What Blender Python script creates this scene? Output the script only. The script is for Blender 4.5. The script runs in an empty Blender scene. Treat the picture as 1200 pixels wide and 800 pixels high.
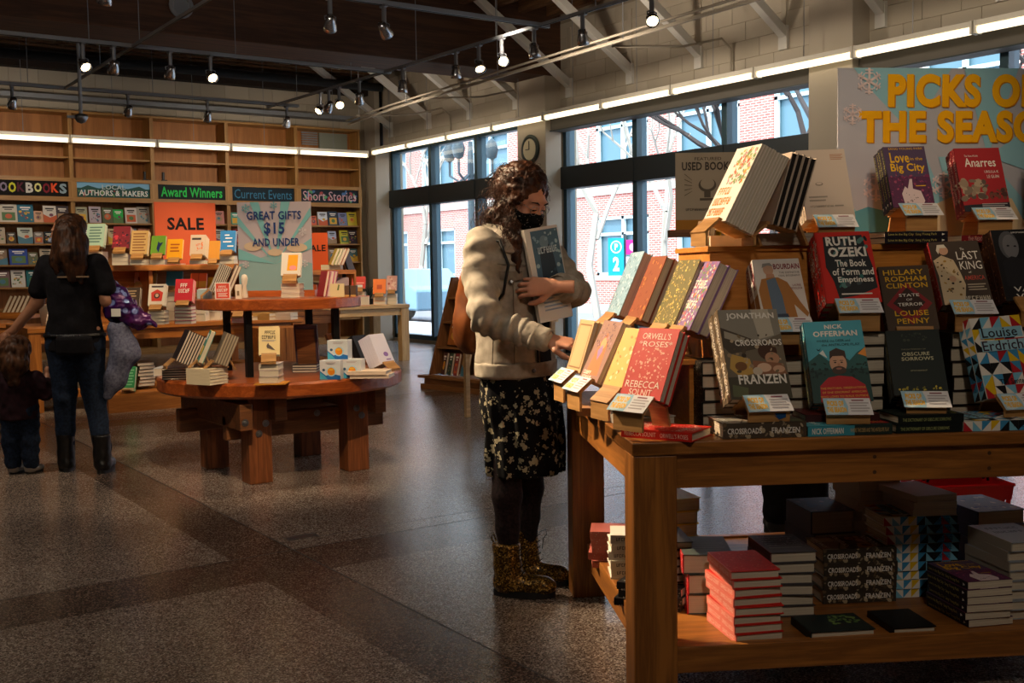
import bpy, math, random
import numpy as np
from mathutils import Vector, Matrix, Euler

S = bpy.context.scene
COL = S.collection
PI = math.pi
R = math.radians

# ------------------------------------------------------------------ camera, world, sun, exposure
# world axes: +Y runs along the window wall away from the camera, +X runs along the rear bookcases
F_PX, YAW, PITCH, ROLL, EYE = 1269.6, R(34.769), R(3.92), R(-0.849), 1.30
_fwd = Vector((math.sin(YAW) * math.cos(PITCH), math.cos(YAW) * math.cos(PITCH), -math.sin(PITCH)))
_r0 = Vector((math.cos(YAW), -math.sin(YAW), 0)); _u0 = _r0.cross(_fwd)
_r = _r0 * math.cos(ROLL) + _u0 * math.sin(ROLL); _u = -_r0 * math.sin(ROLL) + _u0 * math.cos(ROLL)
cam_data = bpy.data.cameras.new('camera'); cam = bpy.data.objects.new('camera', cam_data); COL.objects.link(cam)
cam_data.sensor_width = 36; cam_data.lens = F_PX / 1200 * 36; cam_data.clip_end = 300; cam_data.clip_start = .05
cam.matrix_world = Matrix(((_r.x, _u.x, -_fwd.x, 0), (_r.y, _u.y, -_fwd.y, 0), (_r.z, _u.z, -_fwd.z, EYE), (0, 0, 0, 1)))
S.camera = cam
S.view_settings.view_transform = 'Standard'; S.view_settings.look = 'None'; S.view_settings.gamma = 1
S.view_settings.use_curve_mapping = False; S.view_settings.exposure = 1.0

world = bpy.data.worlds.new('sky'); S.world = world; world.use_nodes = True
wn = world.node_tree; wn.nodes.clear()
wo = wn.nodes.new('ShaderNodeOutputWorld'); wb = wn.nodes.new('ShaderNodeBackground')
wt = wn.nodes.new('ShaderNodeTexCoord'); wz = wn.nodes.new('ShaderNodeTexNoise'); wz.inputs['Scale'].default_value = 2.2; wz.inputs['Detail'].default_value = 5
wr = wn.nodes.new('ShaderNodeValToRGB'); wr.color_ramp.elements[0].position = .38; wr.color_ramp.elements[1].position = .62
wr.color_ramp.elements[0].color = (.42, .68, 1, 1); wr.color_ramp.elements[1].color = (.95, .98, 1, 1)
wn.links.new(wt.outputs['Generated'], wz.inputs['Vector']); wn.links.new(wz.outputs['Fac'], wr.inputs['Fac'])
wn.links.new(wr.outputs['Color'], wb.inputs['Color']); wb.inputs['Strength'].default_value = 3.0
wn.links.new(wb.outputs['Background'], wo.inputs['Surface'])

def light(name, kind, loc, energy, color=(1, 1, 1), aim=None, **kw):
    d = bpy.data.lights.new(name, kind); d.energy = energy; d.color = color
    o = bpy.data.objects.new(name, d); COL.objects.link(o); o.location = loc
    for k, v in kw.items():
        setattr(d, k, v)
    if aim is not None:
        o.rotation_euler = (Vector(aim) - Vector(loc)).to_track_quat('-Z', 'Y').to_euler()
    return o
# afternoon sun from behind the shop: it lights the brick building across the street, not the room
light('sun', 'SUN', (0, 0, 30), 3.0, (1, .9, .78), aim=(24, 13, 0), angle=R(.6))
# portals: no light of their own, they only guide the sky light through the three windows
for y0, y1 in ((13.1, 17.8), (7.9, 12.4), (2.6, 7.1)):
    p = light('window_portal', 'AREA', (9.7, (y0 + y1) / 2, 1.75), 1, aim=(0, (y0 + y1) / 2, 1.75), shape='RECTANGLE', size=3.4, size_y=y1 - y0)
    p.rotation_euler = Euler((0, R(90), 0)); p.data.cycles.is_portal = True
WARM = (1, .74, .46)
# spots for the ceiling track lamps, plus added fill and accent spots without housings
SPOTS = [  # location, aim, watts, cone degrees, blend, size
    ((.55, 5.3, 3.62), (2.68, 2.88, 1.15), 680, 31, .6, .03),
    ((.9, 5.7, 3.62), (2.42, 3.6, 1.35), 230, 26, .6, .03),
    ((1.3, 3.0, 3.62), (2.75, 6.5, .75), 230, 30, .6, .03),
    ((4.2, 1.6, 3.6), (5.45, 5.5, 1.8), 60, 26, .8, .05),  # accent added to brighten the used books sign
    ((5.0, 7.4, 3.62), (6.2, 9.8, .7), 70, 34, .8, .05),  # accent added to brighten the A-shaped bookcase
    ((1.6, .1, 3.62), (3.3, 2.4, 1.7), 60, 20, .9, .05),  # accent added to brighten the picks sign
    ((.2, 2.6, 3.62), (3.1, 2.4, .9), 14, 40, .8, .08),
    ((.2, 3.9, 3.62), (3.0, 2.3, .6), 20, 60, 1, .1),  # fill spot added to lift the big table
    ((3.4, 5.6, 3.55), (2.8, 6.7, .7), 90, 52, .6, .03),
    ((3.45, 9.35, 3.5), (3.3, 11.1, 1.2), 105, 58, .6, .03),
    ((4.6, 9.0, 3.5), (4.2, 11.0, 1.0), 150, 50, .6, .03),
    ((2.2, 9.0, 3.5), (2.2, 11.2, 1.0), 90, 48, .6, .03),
    ((6.2, 12.0, 3.5), (6.4, 13.8, 1.0), 170, 50, .6, .03),
    ((3.2, 14.9, 3.3), (3.2, 17.6, 2.3), 62, 110, 1, .1),  # this and the next: wide spots added to wash the rear bookcases
    ((6.6, 14.9, 3.3), (6.8, 17.6, 2.3), 70, 110, 1, .1),
    ((6.5, 13.6, 3.6), (9.5, 14.9, 4.0), 60, 120, 1, .15),  # three wide spots added to wash the upper window wall
    ((6.5, 9.4, 3.6), (9.5, 9.4, 4.0), 90, 130, 1, .15),
    ((6.2, 5.2, 3.6), (9.5, 6.0, 4.0), 70, 130, 1, .15),
    ((.2, 7.0, 3.6), (1.0, 6.0, 0), 80, 120, 1, .15),  # from here on: wide fill spots added for floor, big table and ceiling
    ((.3, -.6, 3.6), (1.6, 3.8, .0), 62, 120, 1, .2),
    ((3.0, .2, 3.6), (3.4, 3.0, .6), 5, 120, 1, .2),
    ((.2, 5.2, 3.3), (4.6, 11.0, 4.6), 90, 130, 1, .2),
]
for loc, aim, e, cone, bl, ss in SPOTS:
    light('track_or_fill_spot', 'SPOT', loc, e, (1, .84, .66) if ss > .09 else WARM, aim=aim, spot_size=R(cone), spot_blend=bl, shadow_soft_size=ss)

# ------------------------------------------------------------------ helpers
def lin(h):
    h = h.lstrip('#'); c = [int(h[i:i + 2], 16) / 255 for i in (0, 2, 4)]
    return tuple(x / 12.92 if x <= .04045 else ((x + .055) / 1.055) ** 2.4 for x in c)
def C3(c):
    return lin(c) if isinstance(c, str) else c

def ray(px, py):
    return _fwd + _r * ((px - 600) / F_PX) - _u * ((py - 400) / F_PX)
def at_z(px, py, z):
    d = ray(px, py); return Vector((0, 0, EYE)) + d * ((z - EYE) / d.z)
def at_y(px, py, y):
    d = ray(px, py); return Vector((0, 0, EYE)) + d * (y / d.y)
def at_x(px, py, x):
    d = ray(px, py); return Vector((0, 0, EYE)) + d * (x / d.x)

class MB:
    def __init__(s):
        s.v = []; s.f = []; s.c = []; s.m = []
    def add(s, vs, fs, c='#ffffff', m=0, M=None):
        o = len(s.v)
        s.v += [tuple(M @ Vector(p)) for p in vs] if M is not None else [tuple(p) for p in vs]
        c = C3(c)
        for f in fs:
            s.f.append([i + o for i in f]); s.c.append(c); s.m.append(m)
        return s
    def box(s, x0, x1, y0, y1, z0, z1, c='#ffffff', m=0, M=None):
        return s.add([(x0, y0, z0), (x1, y0, z0), (x1, y1, z0), (x0, y1, z0), (x0, y0, z1), (x1, y0, z1), (x1, y1, z1), (x0, y1, z1)],
                     [(0, 3, 2, 1), (4, 5, 6, 7), (0, 1, 5, 4), (1, 2, 6, 5), (2, 3, 7, 6), (3, 0, 4, 7)], c, m, M)
    def prism(s, pts, y0, y1, c='#ffffff', m=0, M=None):      # polygon in x,z (counter-clockwise seen from -y) swept in y
        n = len(pts)
        vs = [(x, y0, z) for x, z in pts] + [(x, y1, z) for x, z in pts]
        fs = [tuple(range(n)), tuple(range(2 * n - 1, n - 1, -1))] + [((i + 1) % n, i, n + i, n + (i + 1) % n) for i in range(n)]
        return s.add(vs, fs, c, m, M)
    def tube(s, pts, r, n=8, c='#ffffff', m=0, M=None, cap=True):
        pts = [Vector(p) for p in pts]; rs = r if isinstance(r, (list, tuple)) else [r] * len(pts)
        vs = []; fs = []; t0 = (pts[1] - pts[0]).normalized()
        a = t0.orthogonal().normalized()
        for i, p in enumerate(pts):
            t = (pts[min(i + 1, len(pts) - 1)] - pts[max(i - 1, 0)])
            t = t.normalized() if t.length > 1e-9 else t0
            a = (a - t * a.dot(t)); a = a.normalized() if a.length > 1e-6 else t.orthogonal().normalized(); b = t.cross(a)
            for k in range(n):
                w = 2 * PI * k / n; vs.append(p + (a * math.cos(w) + b * math.sin(w)) * rs[i])
        for i in range(len(pts) - 1):
            for k in range(n):
                fs.append((i * n + k, i * n + (k + 1) % n, (i + 1) * n + (k + 1) % n, (i + 1) * n + k))
        if cap:
            fs.append(tuple(range(n - 1, -1, -1))); fs.append(tuple((len(pts) - 1) * n + k for k in range(n)))
        return s.add(vs, fs, c, m, M)
    def lathe(s, prof, n=16, c='#ffffff', m=0, M=None):
        vs = []; fs = []
        for r, z in prof:
            for k in range(n):
                w = 2 * PI * k / n; vs.append((r * math.cos(w), r * math.sin(w), z))
        for i in range(len(prof) - 1):
            for k in range(n):
                fs.append((i * n + k, i * n + (k + 1) % n, (i + 1) * n + (k + 1) % n, (i + 1) * n + k))
        fs.append(tuple(range(n - 1, -1, -1))); fs.append(tuple((len(prof) - 1) * n + k for k in range(n)))
        return s.add(vs, fs, c, m, M)
    def mesh(s, name, mats, smooth=False):
        me = bpy.data.meshes.new(name); me.from_pydata(s.v, [], s.f)
        for mt in (mats if isinstance(mats, (list, tuple)) else [mats]):
            me.materials.append(mt)
        if me.polygons:
            if any(s.m): me.polygons.foreach_set('material_index', s.m)
            ca = me.color_attributes.new('Col', 'FLOAT_COLOR', 'CORNER')
            cols = []
            for f, c in zip(s.f, s.c):
                cols += [c[0], c[1], c[2], 1.0] * len(f)
            ca.data.foreach_set('color', cols)
            if smooth: me.polygons.foreach_set('use_smooth', [True] * len(me.polygons))
        me.update(); return me
    def build(s, name, mats, parent=None, smooth=False, bevel=0, loc=None, rotz=None):
        o = bpy.data.objects.new(name, s.mesh(name, mats, smooth)); COL.objects.link(o)
        if parent is not None: o.parent = parent
        if loc is not None: o.location = loc
        if rotz is not None: o.rotation_euler = (0, 0, rotz)
        if bevel:
            b = o.modifiers.new('edge', 'BEVEL'); b.width = bevel; b.segments = 2; b.limit_method = 'ANGLE'
        return o

def tag(o, label=None, cat=None, group=None, kind=None):
    if label: o['label'] = label
    if cat: o['category'] = cat
    if group: o['group'] = group
    if kind: o['kind'] = kind
    return o
def thing(name, label, cat, loc=(0, 0, 0), rotz=0, group=None, M=None):
    o = bpy.data.objects.new(name, None); COL.objects.link(o); o.empty_display_size = .1
    if M is not None: o.matrix_world = M
    else: o.location = loc; o.rotation_euler = (0, 0, rotz)
    return tag(o, label, cat, group)
def dup(root, M=None, label=None, group=None):
    r = root.copy(); COL.objects.link(r)
    if M is not None: r.matrix_world = M
    if label: r['label'] = label
    if group: r['group'] = group
    for ch in list(root.children):
        c = ch.copy(); COL.objects.link(c); c.parent = r
        for g in list(ch.children):
            d = g.copy(); COL.objects.link(d); d.parent = c
    return r
def struct(o):
    o['kind'] = 'structure'; return o

# ------------------------------------------------------------------ materials
MATS = {}
def new_mat(name):
    m = bpy.data.materials.new(name); m.use_nodes = True; nt = m.node_tree
    b = nt.nodes['Principled BSDF']; MATS[name] = m
    return m, nt, b
def plain(name, c, rough=.6, metal=0, spec=.5, emit=0, bump=0, bscale=40):
    m, nt, b = new_mat(name); c = C3(c)
    b.inputs['Base Color'].default_value = (*c, 1); b.inputs['Roughness'].default_value = rough; b.inputs['Metallic'].default_value = metal
    b.inputs['Specular IOR Level'].default_value = spec
    if emit:
        b.inputs['Emission Color'].default_value = (*c, 1); b.inputs['Emission Strength'].default_value = emit
    if bump:
        add_bump(nt, b, bscale, bump)
    return m
def tex(nt, kind, scale, vec=None, **kw):
    n = nt.nodes.new(kind); n.inputs['Scale'].default_value = scale
    for k, v in kw.items(): n.inputs[k].default_value = v
    if vec is not None: nt.links.new(vec, n.inputs['Vector'])
    return n
def add_bump(nt, b, scale, strength, kind='ShaderNodeTexNoise', out='Fac', dist=.002, vec=None):
    if vec is None:
        vec = nt.nodes.new('ShaderNodeTexCoord').outputs['Object']
    n = tex(nt, kind, scale, vec); bm = nt.nodes.new('ShaderNodeBump'); bm.inputs['Strength'].default_value = strength; bm.inputs['Distance'].default_value = dist
    nt.links.new(n.outputs[out], bm.inputs['Height']); nt.links.new(bm.outputs['Normal'], b.inputs['Normal'])
def ramp(nt, fac, stops):
    r = nt.nodes.new('ShaderNodeValToRGB'); e = r.color_ramp.elements
    while len(e) < len(stops): e.new(.5)
    for i, (p, c) in enumerate(stops):
        e[i].position = p; e[i].color = (*C3(c), 1)
    nt.links.new(fac, r.inputs['Fac']); return r.outputs['Color']
def wood(name, c1, c2, axis='x', rough=.45, scale=1.0, knots=True):
    m, nt, b = new_mat(name)
    tc = nt.nodes.new('ShaderNodeTexCoord'); mp = nt.nodes.new('ShaderNodeMapping')
    sc = {'x': (.9, 14, 14), 'y': (14, .9, 14), 'z': (14, 14, .9)}[axis]
    mp.inputs['Scale'].default_value = [q * scale for q in sc]
    nt.links.new(tc.outputs['Object'], mp.inputs['Vector'])
    n1 = tex(nt, 'ShaderNodeTexNoise', 1.6, mp.outputs['Vector'], Detail=6, Distortion=.9)
    n2 = tex(nt, 'ShaderNodeTexNoise', 9, mp.outputs['Vector'], Detail=3)
    mx = nt.nodes.new('ShaderNodeMath'); mx.operation = 'MULTIPLY_ADD'; mx.inputs[1].default_value = .35
    nt.links.new(n2.outputs['Fac'], mx.inputs[0]); nt.links.new(n1.outputs['Fac'], mx.inputs[2])
    c = ramp(nt, mx.outputs[0], [(.45, c1), (.62, c2), (.82, c1)])
    nt.links.new(c, b.inputs['Base Color']); b.inputs['Roughness'].default_value = rough
    bm = nt.nodes.new('ShaderNodeBump'); bm.inputs['Strength'].default_value = .15; bm.inputs['Distance'].default_value = .001
    nt.links.new(mx.outputs[0], bm.inputs['Height']); nt.links.new(bm.outputs['Normal'], b.inputs['Normal'])
    return m
def colattr(name, rough=.5, spec=.4, bump=0):
    m, nt, b = new_mat(name)
    a = nt.nodes.new('ShaderNodeVertexColor'); a.layer_name = 'Col'
    nt.links.new(a.outputs['Color'], b.inputs['Base Color']); b.inputs['Roughness'].default_value = rough; b.inputs['Specular IOR Level'].default_value = spec
    if bump: add_bump(nt, b, 60, bump)
    return m
COLR = colattr('printed_colour', .5, .25)
MATTE = colattr('painted_matte', .75, .2)
def pages_mat():
    m, nt, b = new_mat('page_edges')
    tc = nt.nodes.new('ShaderNodeTexCoord'); mp = nt.nodes.new('ShaderNodeMapping'); mp.inputs['Scale'].default_value = (1, 420, 1)
    nt.links.new(tc.outputs['Object'], mp.inputs['Vector'])
    n = tex(nt, 'ShaderNodeTexNoise', 2.0, mp.outputs['Vector'], Detail=2)
    nt.links.new(ramp(nt, n.outputs['Fac'], [(.3, '#a89a84'), (.7, '#e0d5c2')]), b.inputs['Base Color']); b.inputs['Roughness'].default_value = .85
    return m
PAGES = pages_mat()
OAK_X = wood('oak_grain_x', '#a5692c', '#7d4c1e', 'x', .42); OAK_Y = wood('oak_grain_y', '#a5692c', '#7d4c1e', 'y', .42); OAK_Z = wood('oak_grain_z', '#a5692c', '#7d4c1e', 'z', .42)
CHERRY = wood('cherry_x', '#b45c28', '#8f431a', 'x', .3); CHERRY_Z = wood('timber_z', '#96562c', '#6f3d1c', 'z', .5); TIMBER = wood('timber_x', '#86542f', '#633c20', 'x', .5)
SHELF = wood('shelf_maple_z', '#a97c42', '#8f652f', 'z', .5, .6); SHELF_X = wood('shelf_maple_x', '#a97c42', '#8f652f', 'x', .5, .6)
PLY = wood('birch_ply', '#b98a52', '#9c6f3c', 'x', .5); PALE = wood('pale_oak', '#c9a878', '#b08e5e', 'x', .5)
PINE = wood('pine_ply', '#d08a3c', '#b87428', 'x', .5)
BEAM = wood('glulam', '#5b3a26', '#432a1b', 'x', .75, .5); JOIST = wood('roof_joist', '#7a5433', '#5e3f26', 'y', .8); DECK = wood('roof_deck', '#33241a', '#241912', 'y', .9)
METAL = plain('brushed_metal', '#8d9096', .35, .9); GREYP = plain('grey_painted_steel', '#8a8d92', .5, .3)
BLACKM = plain('black_metal', '#101113', .45, .4); FRAME = plain('window_frame_dark', '#2b3236', .5, .3); DARK = plain('dark_duct', '#120e0c', .9)  # DARK is an even matte near-black, used on the ceiling duct
CREAM = plain('cream_paint', '#b5aa98', .8); WHITEP = plain('white_paint', '#d9d6cf', .75)
LAMPGLOW = plain('lamp_lens', '#ffdca0', .4, emit=9); 
# ------------------------------------------------------------------ room shell
XW, YB, ZC = 9.5, 17.9, 4.75
BLOCK = plain('block_mortar', '#978b78', .9)
def terrazzo(name, dark):
    m, nt, b = new_mat(name)
    vec = nt.nodes.new('ShaderNodeTexCoord').outputs['Object']
    v = tex(nt, 'ShaderNodeTexVoronoi', 190, vec); n = tex(nt, 'ShaderNodeTexNoise', 1.1, vec, Detail=4); n2 = tex(nt, 'ShaderNodeTexNoise', 160, vec, Detail=2)
    s = nt.nodes.new('ShaderNodeSeparateColor'); nt.links.new(v.outputs['Color'], s.inputs[0])
    c = ramp(nt, s.outputs[0], [(.0, '#4a3b34'), (.4, '#75645a'), (.7, '#96867a'), (1, '#cfc2b6')] if not dark else [(.0, '#2c201a'), (.4, '#4f3d33'), (.72, '#705c50'), (1, '#a89688')])
    mx = nt.nodes.new('ShaderNodeMix'); mx.data_type = 'RGBA'; mx.blend_type = 'MULTIPLY'; mx.inputs[0].default_value = .6
    nt.links.new(c, mx.inputs[6]); nt.links.new(ramp(nt, n.outputs['Fac'], [(.3, '#a09a96'), (.7, '#ffffff')]), mx.inputs[7])
    nt.links.new(mx.outputs[2], b.inputs['Base Color'])
    r = nt.nodes.new('ShaderNodeMapRange'); r.inputs['To Min'].default_value = .17; r.inputs['To Max'].default_value = .3
    nt.links.new(n2.outputs['Fac'], r.inputs['Value']); nt.links.new(r.outputs[0], b.inputs['Roughness'])
    b.inputs['Specular IOR Level'].default_value = .5
    return m
TERR, TERRD = terrazzo('terrazzo_light', False), terrazzo('terrazzo_dark_band', True)
# floor: panels of terrazzo between darker bands, with thin open joints
X0, X1, Y0, Y1 = -3.5, 9.6, -3.0, 18.0
fl = MB()
xs = sorted([X0, X1] + [q + d for q in (-2.9, 1.99, 6.88) for d in (-.3, 0)]); ys = sorted([Y0, Y1] + [q + d for q in (-.5, 4.68, 9.86, 15.04) for d in (-.4, 0)])
xb = [(q - .3, q) for q in (-2.9, 1.99, 6.88)]; yb = [(q - .4, q) for q in (-.5, 4.68, 9.86, 15.04)]
inb = lambda a, b, L: any(p - 1e-6 <= a and b <= q + 1e-6 for p, q in L)
for i in range(len(xs) - 1):
    for j in range(len(ys) - 1):
        d = inb(xs[i], xs[i + 1], xb) or inb(ys[j], ys[j + 1], yb)
        fl.add([(xs[i], ys[j], 0), (xs[i + 1], ys[j], 0), (xs[i + 1], ys[j + 1], 0), (xs[i], ys[j + 1], 0)], [(0, 1, 2, 3)], m=1 if d else 0)
fl.box(X0, X1, Y0, Y1, -.3, -.02)
floor = struct(fl.build('floor', [TERR, TERRD]))
jt = MB()
for q in (1.99, 6.88): jt.box(q - .003, q + .003, Y0, Y1, -.01, .0006)
for q in (4.68, 9.86): jt.box(X0, X1, q - .0025, q + .0025, -.01, .0006)
for q in (4.84, 10.02): jt.box(1.99, X1, q - .002, q + .002, -.01, .0006)
jt.build('joint_strip', plain('joint_metal', '#2a2320', .6), floor)
MB().box(2.04, 2.2, 4.86, 4.92, 0, .002).build('floor_outlet_cover', METAL, floor)

def wall(name, x0, x1, y0, y1, z0, z1, m): return struct(MB().box(x0, x1, y0, y1, z0, z1).build(name, m))
wall('wall_left', -3.8, -3.5, -3.3, 18.2, 0, 5, CREAM)
wall('wall_front', -3.8, 9.8, -3.3, -3.0, 0, 5, CREAM)
wall('wall_rear', -3.8, 9.8, YB, YB + .3, 0, 5, BLOCK)
# window wall: openings (y0, y1), glass from z .07 to 3.45
OPEN = [(13.07, 17.55), (7.88, 12.42), (2.6, 7.28)]
ww = MB(); ww.box(XW, XW + .3, -3, YB, 3.45, 5)
edges = [-3.0] + [q for o in sorted(OPEN) for q in o] + [YB]
for i in range(0, len(edges), 2): ww.box(XW, XW + .3, edges[i], edges[i + 1], 0, 3.45)
ww.box(XW, XW + .3, -3, YB, -.02, .05)
struct(ww.build('wall_window_side', BLOCK))
# painted concrete blocks, laid in running bond on the wall above the windows and above the bookcases
BLK_M = []
for k_, c_ in enumerate(('#b8ad9a', '#b2a794', '#bdb29f')): BLK_M.append(plain('block_paint_%s' % 'abc'[k_], c_, .8, bump=.25, bscale=30))
wside = COL.objects['wall_window_side']; wrear = COL.objects['wall_rear']; rgb = random.Random(2)
bms = [MB().box(-.009, .0, .003, .417, .003, .207).mesh('block', m_) for m_ in BLK_M]; bmr = [MB().box(.003, .417, -.009, 0, .003, .207).mesh('block', m_) for m_ in BLK_M]
for r_ in range(6):
    for k_ in range(34):
        o = bpy.data.objects.new('block', rgb.choice(bms)); COL.objects.link(o); o.parent = wside; o.location = (XW, 3.4 + k_ * .42 + (.21 if r_ % 2 else 0), 3.45 + r_ * .21)
for r_ in range(3):
    for k_ in range(27):
        o = bpy.data.objects.new('block', rgb.choice(bmr)); COL.objects.link(o); o.parent = wrear; o.location = (-2.2 + k_ * .42 + (.21 if r_ % 2 else 0), YB, 3.79 + r_ * .21)
# pilasters carrying the beams
for i, (y0, y1) in enumerate(((12.38, 13.07), (7.16, 7.72), (17.5, 17.9))):
    p = struct(MB().box(9.22, XW, y0, y1, 0, 4.7).build('trim_%d' % (i + 1), CREAM, bevel=.008))
# header boxes with rolled blinds over windows 2 and 3
BLIND = plain('blind_box', '#55504a', .7)
for i, (y0, y1) in enumerate(((7.74, 12.37), (2.6, 7.15))):
    h = struct(MB().box(9.3, 9.52, y0, y1, 3.2, 3.5).build('trim_%d' % (i + 4), BLIND, bevel=.01))
    MB().box(9.29, 9.31, y0, y1, 3.2, 3.215).build('bottom_rail', FRAME, h)
GLASS = bpy.data.materials.new('window_glass'); GLASS.use_nodes = True
nt = GLASS.node_tree; nt.nodes.clear(); go = nt.nodes.new('ShaderNodeOutputMaterial'); gm = nt.nodes.new('ShaderNodeMixShader'); gt = nt.nodes.new('ShaderNodeBsdfTransparent'); gg = nt.nodes.new('ShaderNodeBsdfGlossy')
gt.inputs[0].default_value = (.9, .97, 1, 1); gg.inputs['Roughness'].default_value = .03; fr = nt.nodes.new('ShaderNodeLayerWeight'); fr.inputs[0].default_value = .12
nt.links.new(fr.outputs['Fresnel'], gm.inputs[0]); nt.links.new(gt.outputs[0], gm.inputs[1]); nt.links.new(gg.outputs[0], gm.inputs[2]); nt.links.new(gm.outputs[0], go.inputs[0])
FRB = plain('frame_blue_grey', '#3b5560', .45, .3)
for i, ((y0, y1), ms) in enumerate(zip(OPEN, (((16.14, 14.69)), (10.86, 9.25), (5.72, 4.2)))):
    w = thing('window_%d' % (i + 1), None, None, (XW, (y0 + y1) / 2, 0)); w['kind'] = 'structure'
    o = (y0 + y1) / 2
    f = MB()
    for a, b_ in ((y0, y0 + .07), (y1 - .07, y1)): f.box(.06, .22, a - o, b_ - o, .05, 3.45)
    f.box(.06, .22, y0 - o, y1 - o, .05, .13); f.box(.06, .22, y0 - o, y1 - o, 3.38, 3.45)
    f.build('frame', FRB, w, bevel=.005)
    MB().box(-.02, .2, y0 - o, y1 - o, 2.4, 2.71).build('transom', FRAME, w, bevel=.008)
    for q in ms:
        MB().box(.04, .22, q - o - .045, q - o + .045, .1, 3.4).build('mullion', FRB, w, bevel=.005)
        MB().box(-.03, .06, q - o - .05, q - o + .05, 2.4, 2.71).build('bracket', FRAME, w)
    st = [y0] + sorted(ms) + [y1]
    for a, b_ in zip(st, st[1:]):
        for z0, z1 in ((.13, 2.42), (2.69, 3.4)):
            MB().add([(.13, a - o + .02, z0), (.13, b_ - o - .02, z0), (.13, b_ - o - .02, z1), (.13, a - o + .02, z1)], [(0, 1, 2, 3)]).build('pane', GLASS, w)
# ceiling: deck, beam, joists
ce = struct(MB().box(-3.6, 9.7, -3.2, 18.1, ZC + .28, ZC + .4).build('ceiling', DECK))
jm = MB().box(-.045, .045, 0, 4.75, 0, .24).mesh('joist', JOIST); first = None
for k in range(27):
    o = bpy.data.objects.new('joist', jm); COL.objects.link(o); o.parent = ce; o.location = (-3.2 + k * .48, 13.12, ZC + .03)
jm2 = MB().box(-.045, .045, -3.1, 12.34, 0, .24).mesh('joist', JOIST)
for k in range(27):
    o = bpy.data.objects.new('joist', jm2); COL.objects.link(o); o.parent = ce; o.location = (-3.2 + k * .48, 0, ZC + .03)
bl = MB()
for k in range(16): bl.box(-3.5, 9.4, 13.3 + k * .3 - .02, 13.3 + k * .3 + .02, ZC - .0, ZC + .035)
bl.build('ceiling_batten', JOIST, ce)
bm_ = struct(MB().box(-3.5, 9.5, 12.36, 13.1, 3.98, 5.03).build('trim_6', BEAM, bevel=.01))
bm_['label'] = 'deep dark timber beam crossing under the ceiling'
struct(MB().box(-3.5, 9.5, 17.72, 17.9, 4.42, 4.68).build('trim_7', DECK))
struct(MB().box(-3.5, 9.0, 17.62, 17.9, 3.95, 4.02).build('trim_8', GREYP))
# hanging pipes and sprinkler line below the joists
def pipe(name, pts, r, m, label, cat):
    o = MB().tube(pts, r, 8).build(name, m, smooth=True); return tag(o, label, cat)
pipe('ceiling_pipe', [(-3, 14.4, 4.6), (8.6, 14.4, 4.6)], .035, GREYP, 'grey sprinkler pipe running under the dark joists behind the beam', 'pipe')
pipe('ceiling_duct', [(-3, 16.6, 4.38), (8.9, 16.6, 4.38)], .07, DARK, 'dark duct running above the rear bookcases under the joists', 'duct')
# white diagonal struts from window wall up to the ceiling
st_m = MB().prism([(0, -.06), (0, .06), (-2.1, 1.24 + .2), (-2.1, 1.24 + .08)], -.05, .05)
for i, y in enumerate((17.38, 16.02, 14.74, 13.45, 12.15, 10.86, 9.6, 8.28, 7.01, 5.7)):
    t = thing('roof_strut', 'white diagonal roof strut on the window wall, %s' % ('nearest the rear bookcases', 'second from the rear corner', 'third from the rear corner', 'just behind the big beam', 'just in front of the big beam', 'second in front of the big beam', 'third in front of the big beam', 'fourth in front of the big beam', 'above the picks sign', 'nearest the camera, beyond the top right corner')[i], 'strut', (9.5, y, 3.82), group='white struts under the roof')
    st_m.build('brace', WHITEP, t, bevel=.006)
    MB().box(-.05, 0, -.06, .06, -.16, .1).build('wall_plate', WHITEP, t)
    MB().box(-.03, 0, -.035, .035, .1, .8).build('wall_channel', CREAM, t)
# ------------------------------------------------------------------ lights: fluorescent strips, rails, track lamps
TUBE = plain('fluorescent_tube', (1, .85, .58), .5, emit=1.0)
FIX = plain('fixture_white', '#e8e2d2', .5)
def strip(p0, p1, label, group):
    p0 = Vector(p0); p1 = Vector(p1); d = p1 - p0; L = d.length; rz = math.atan2(d.y, d.x)
    t = thing('strip_light', label, 'light', p0, rz, group)
    MB().box(0.01, L - .01, -.05, .05, .05, .1).build('housing', FIX, t, bevel=.006)
    MB().tube([(.02, 0, .02), (L - .02, 0, .02)], .034, 10).build('diffuser', TUBE, t, smooth=True)
    for x in (0, L - .02): MB().box(x, x + .02, -.05, .05, -.015, .1).build('end_cap', FIX, t)
    MB().tube([(L / 2, 0, .1), (L / 2, 0, 1.72)], .004, 5).build('hanger_wire', GREYP, t)
ysx = [17.25, 16.0, 14.72, 13.43, 12.15, 10.9, 9.6, 8.29, 6.99, 5.7, 4.4]
wn_ = ('nearest the rear corner', 'second from the rear corner', 'third from the rear corner', 'just behind the column with the clock', 'beside the beam column', 'over the left pane of the middle window', 'over the middle pane of the middle window', 'over the right pane of the middle window', 'left of the picks sign top', 'at the top right edge of the picture')
for i in range(10):
    strip((9.05, ysx[i] - .01, 3.33), (9.05, ysx[i + 1] + .01, 3.33), 'white fluorescent strip light along the window wall, ' + wn_[i], 'strip lights along the windows')
xsb = [1.4, 2.66, 3.94, 5.23, 6.42, 7.6, 8.92]; wb_ = ('beyond the left picture edge', 'at the left picture edge', 'over the authors and makers sign', 'over the award winners sign', 'over the current events sign', 'nearest the window corner')
for i in range(6):
    strip((xsb[i] + .01, 17.2, 3.27), (xsb[i + 1] - .01, 17.2, 3.27), 'white fluorescent strip light before the rear bookcases, ' + wb_[i], 'strip lights before the bookcases')
ZR = 3.72
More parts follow.
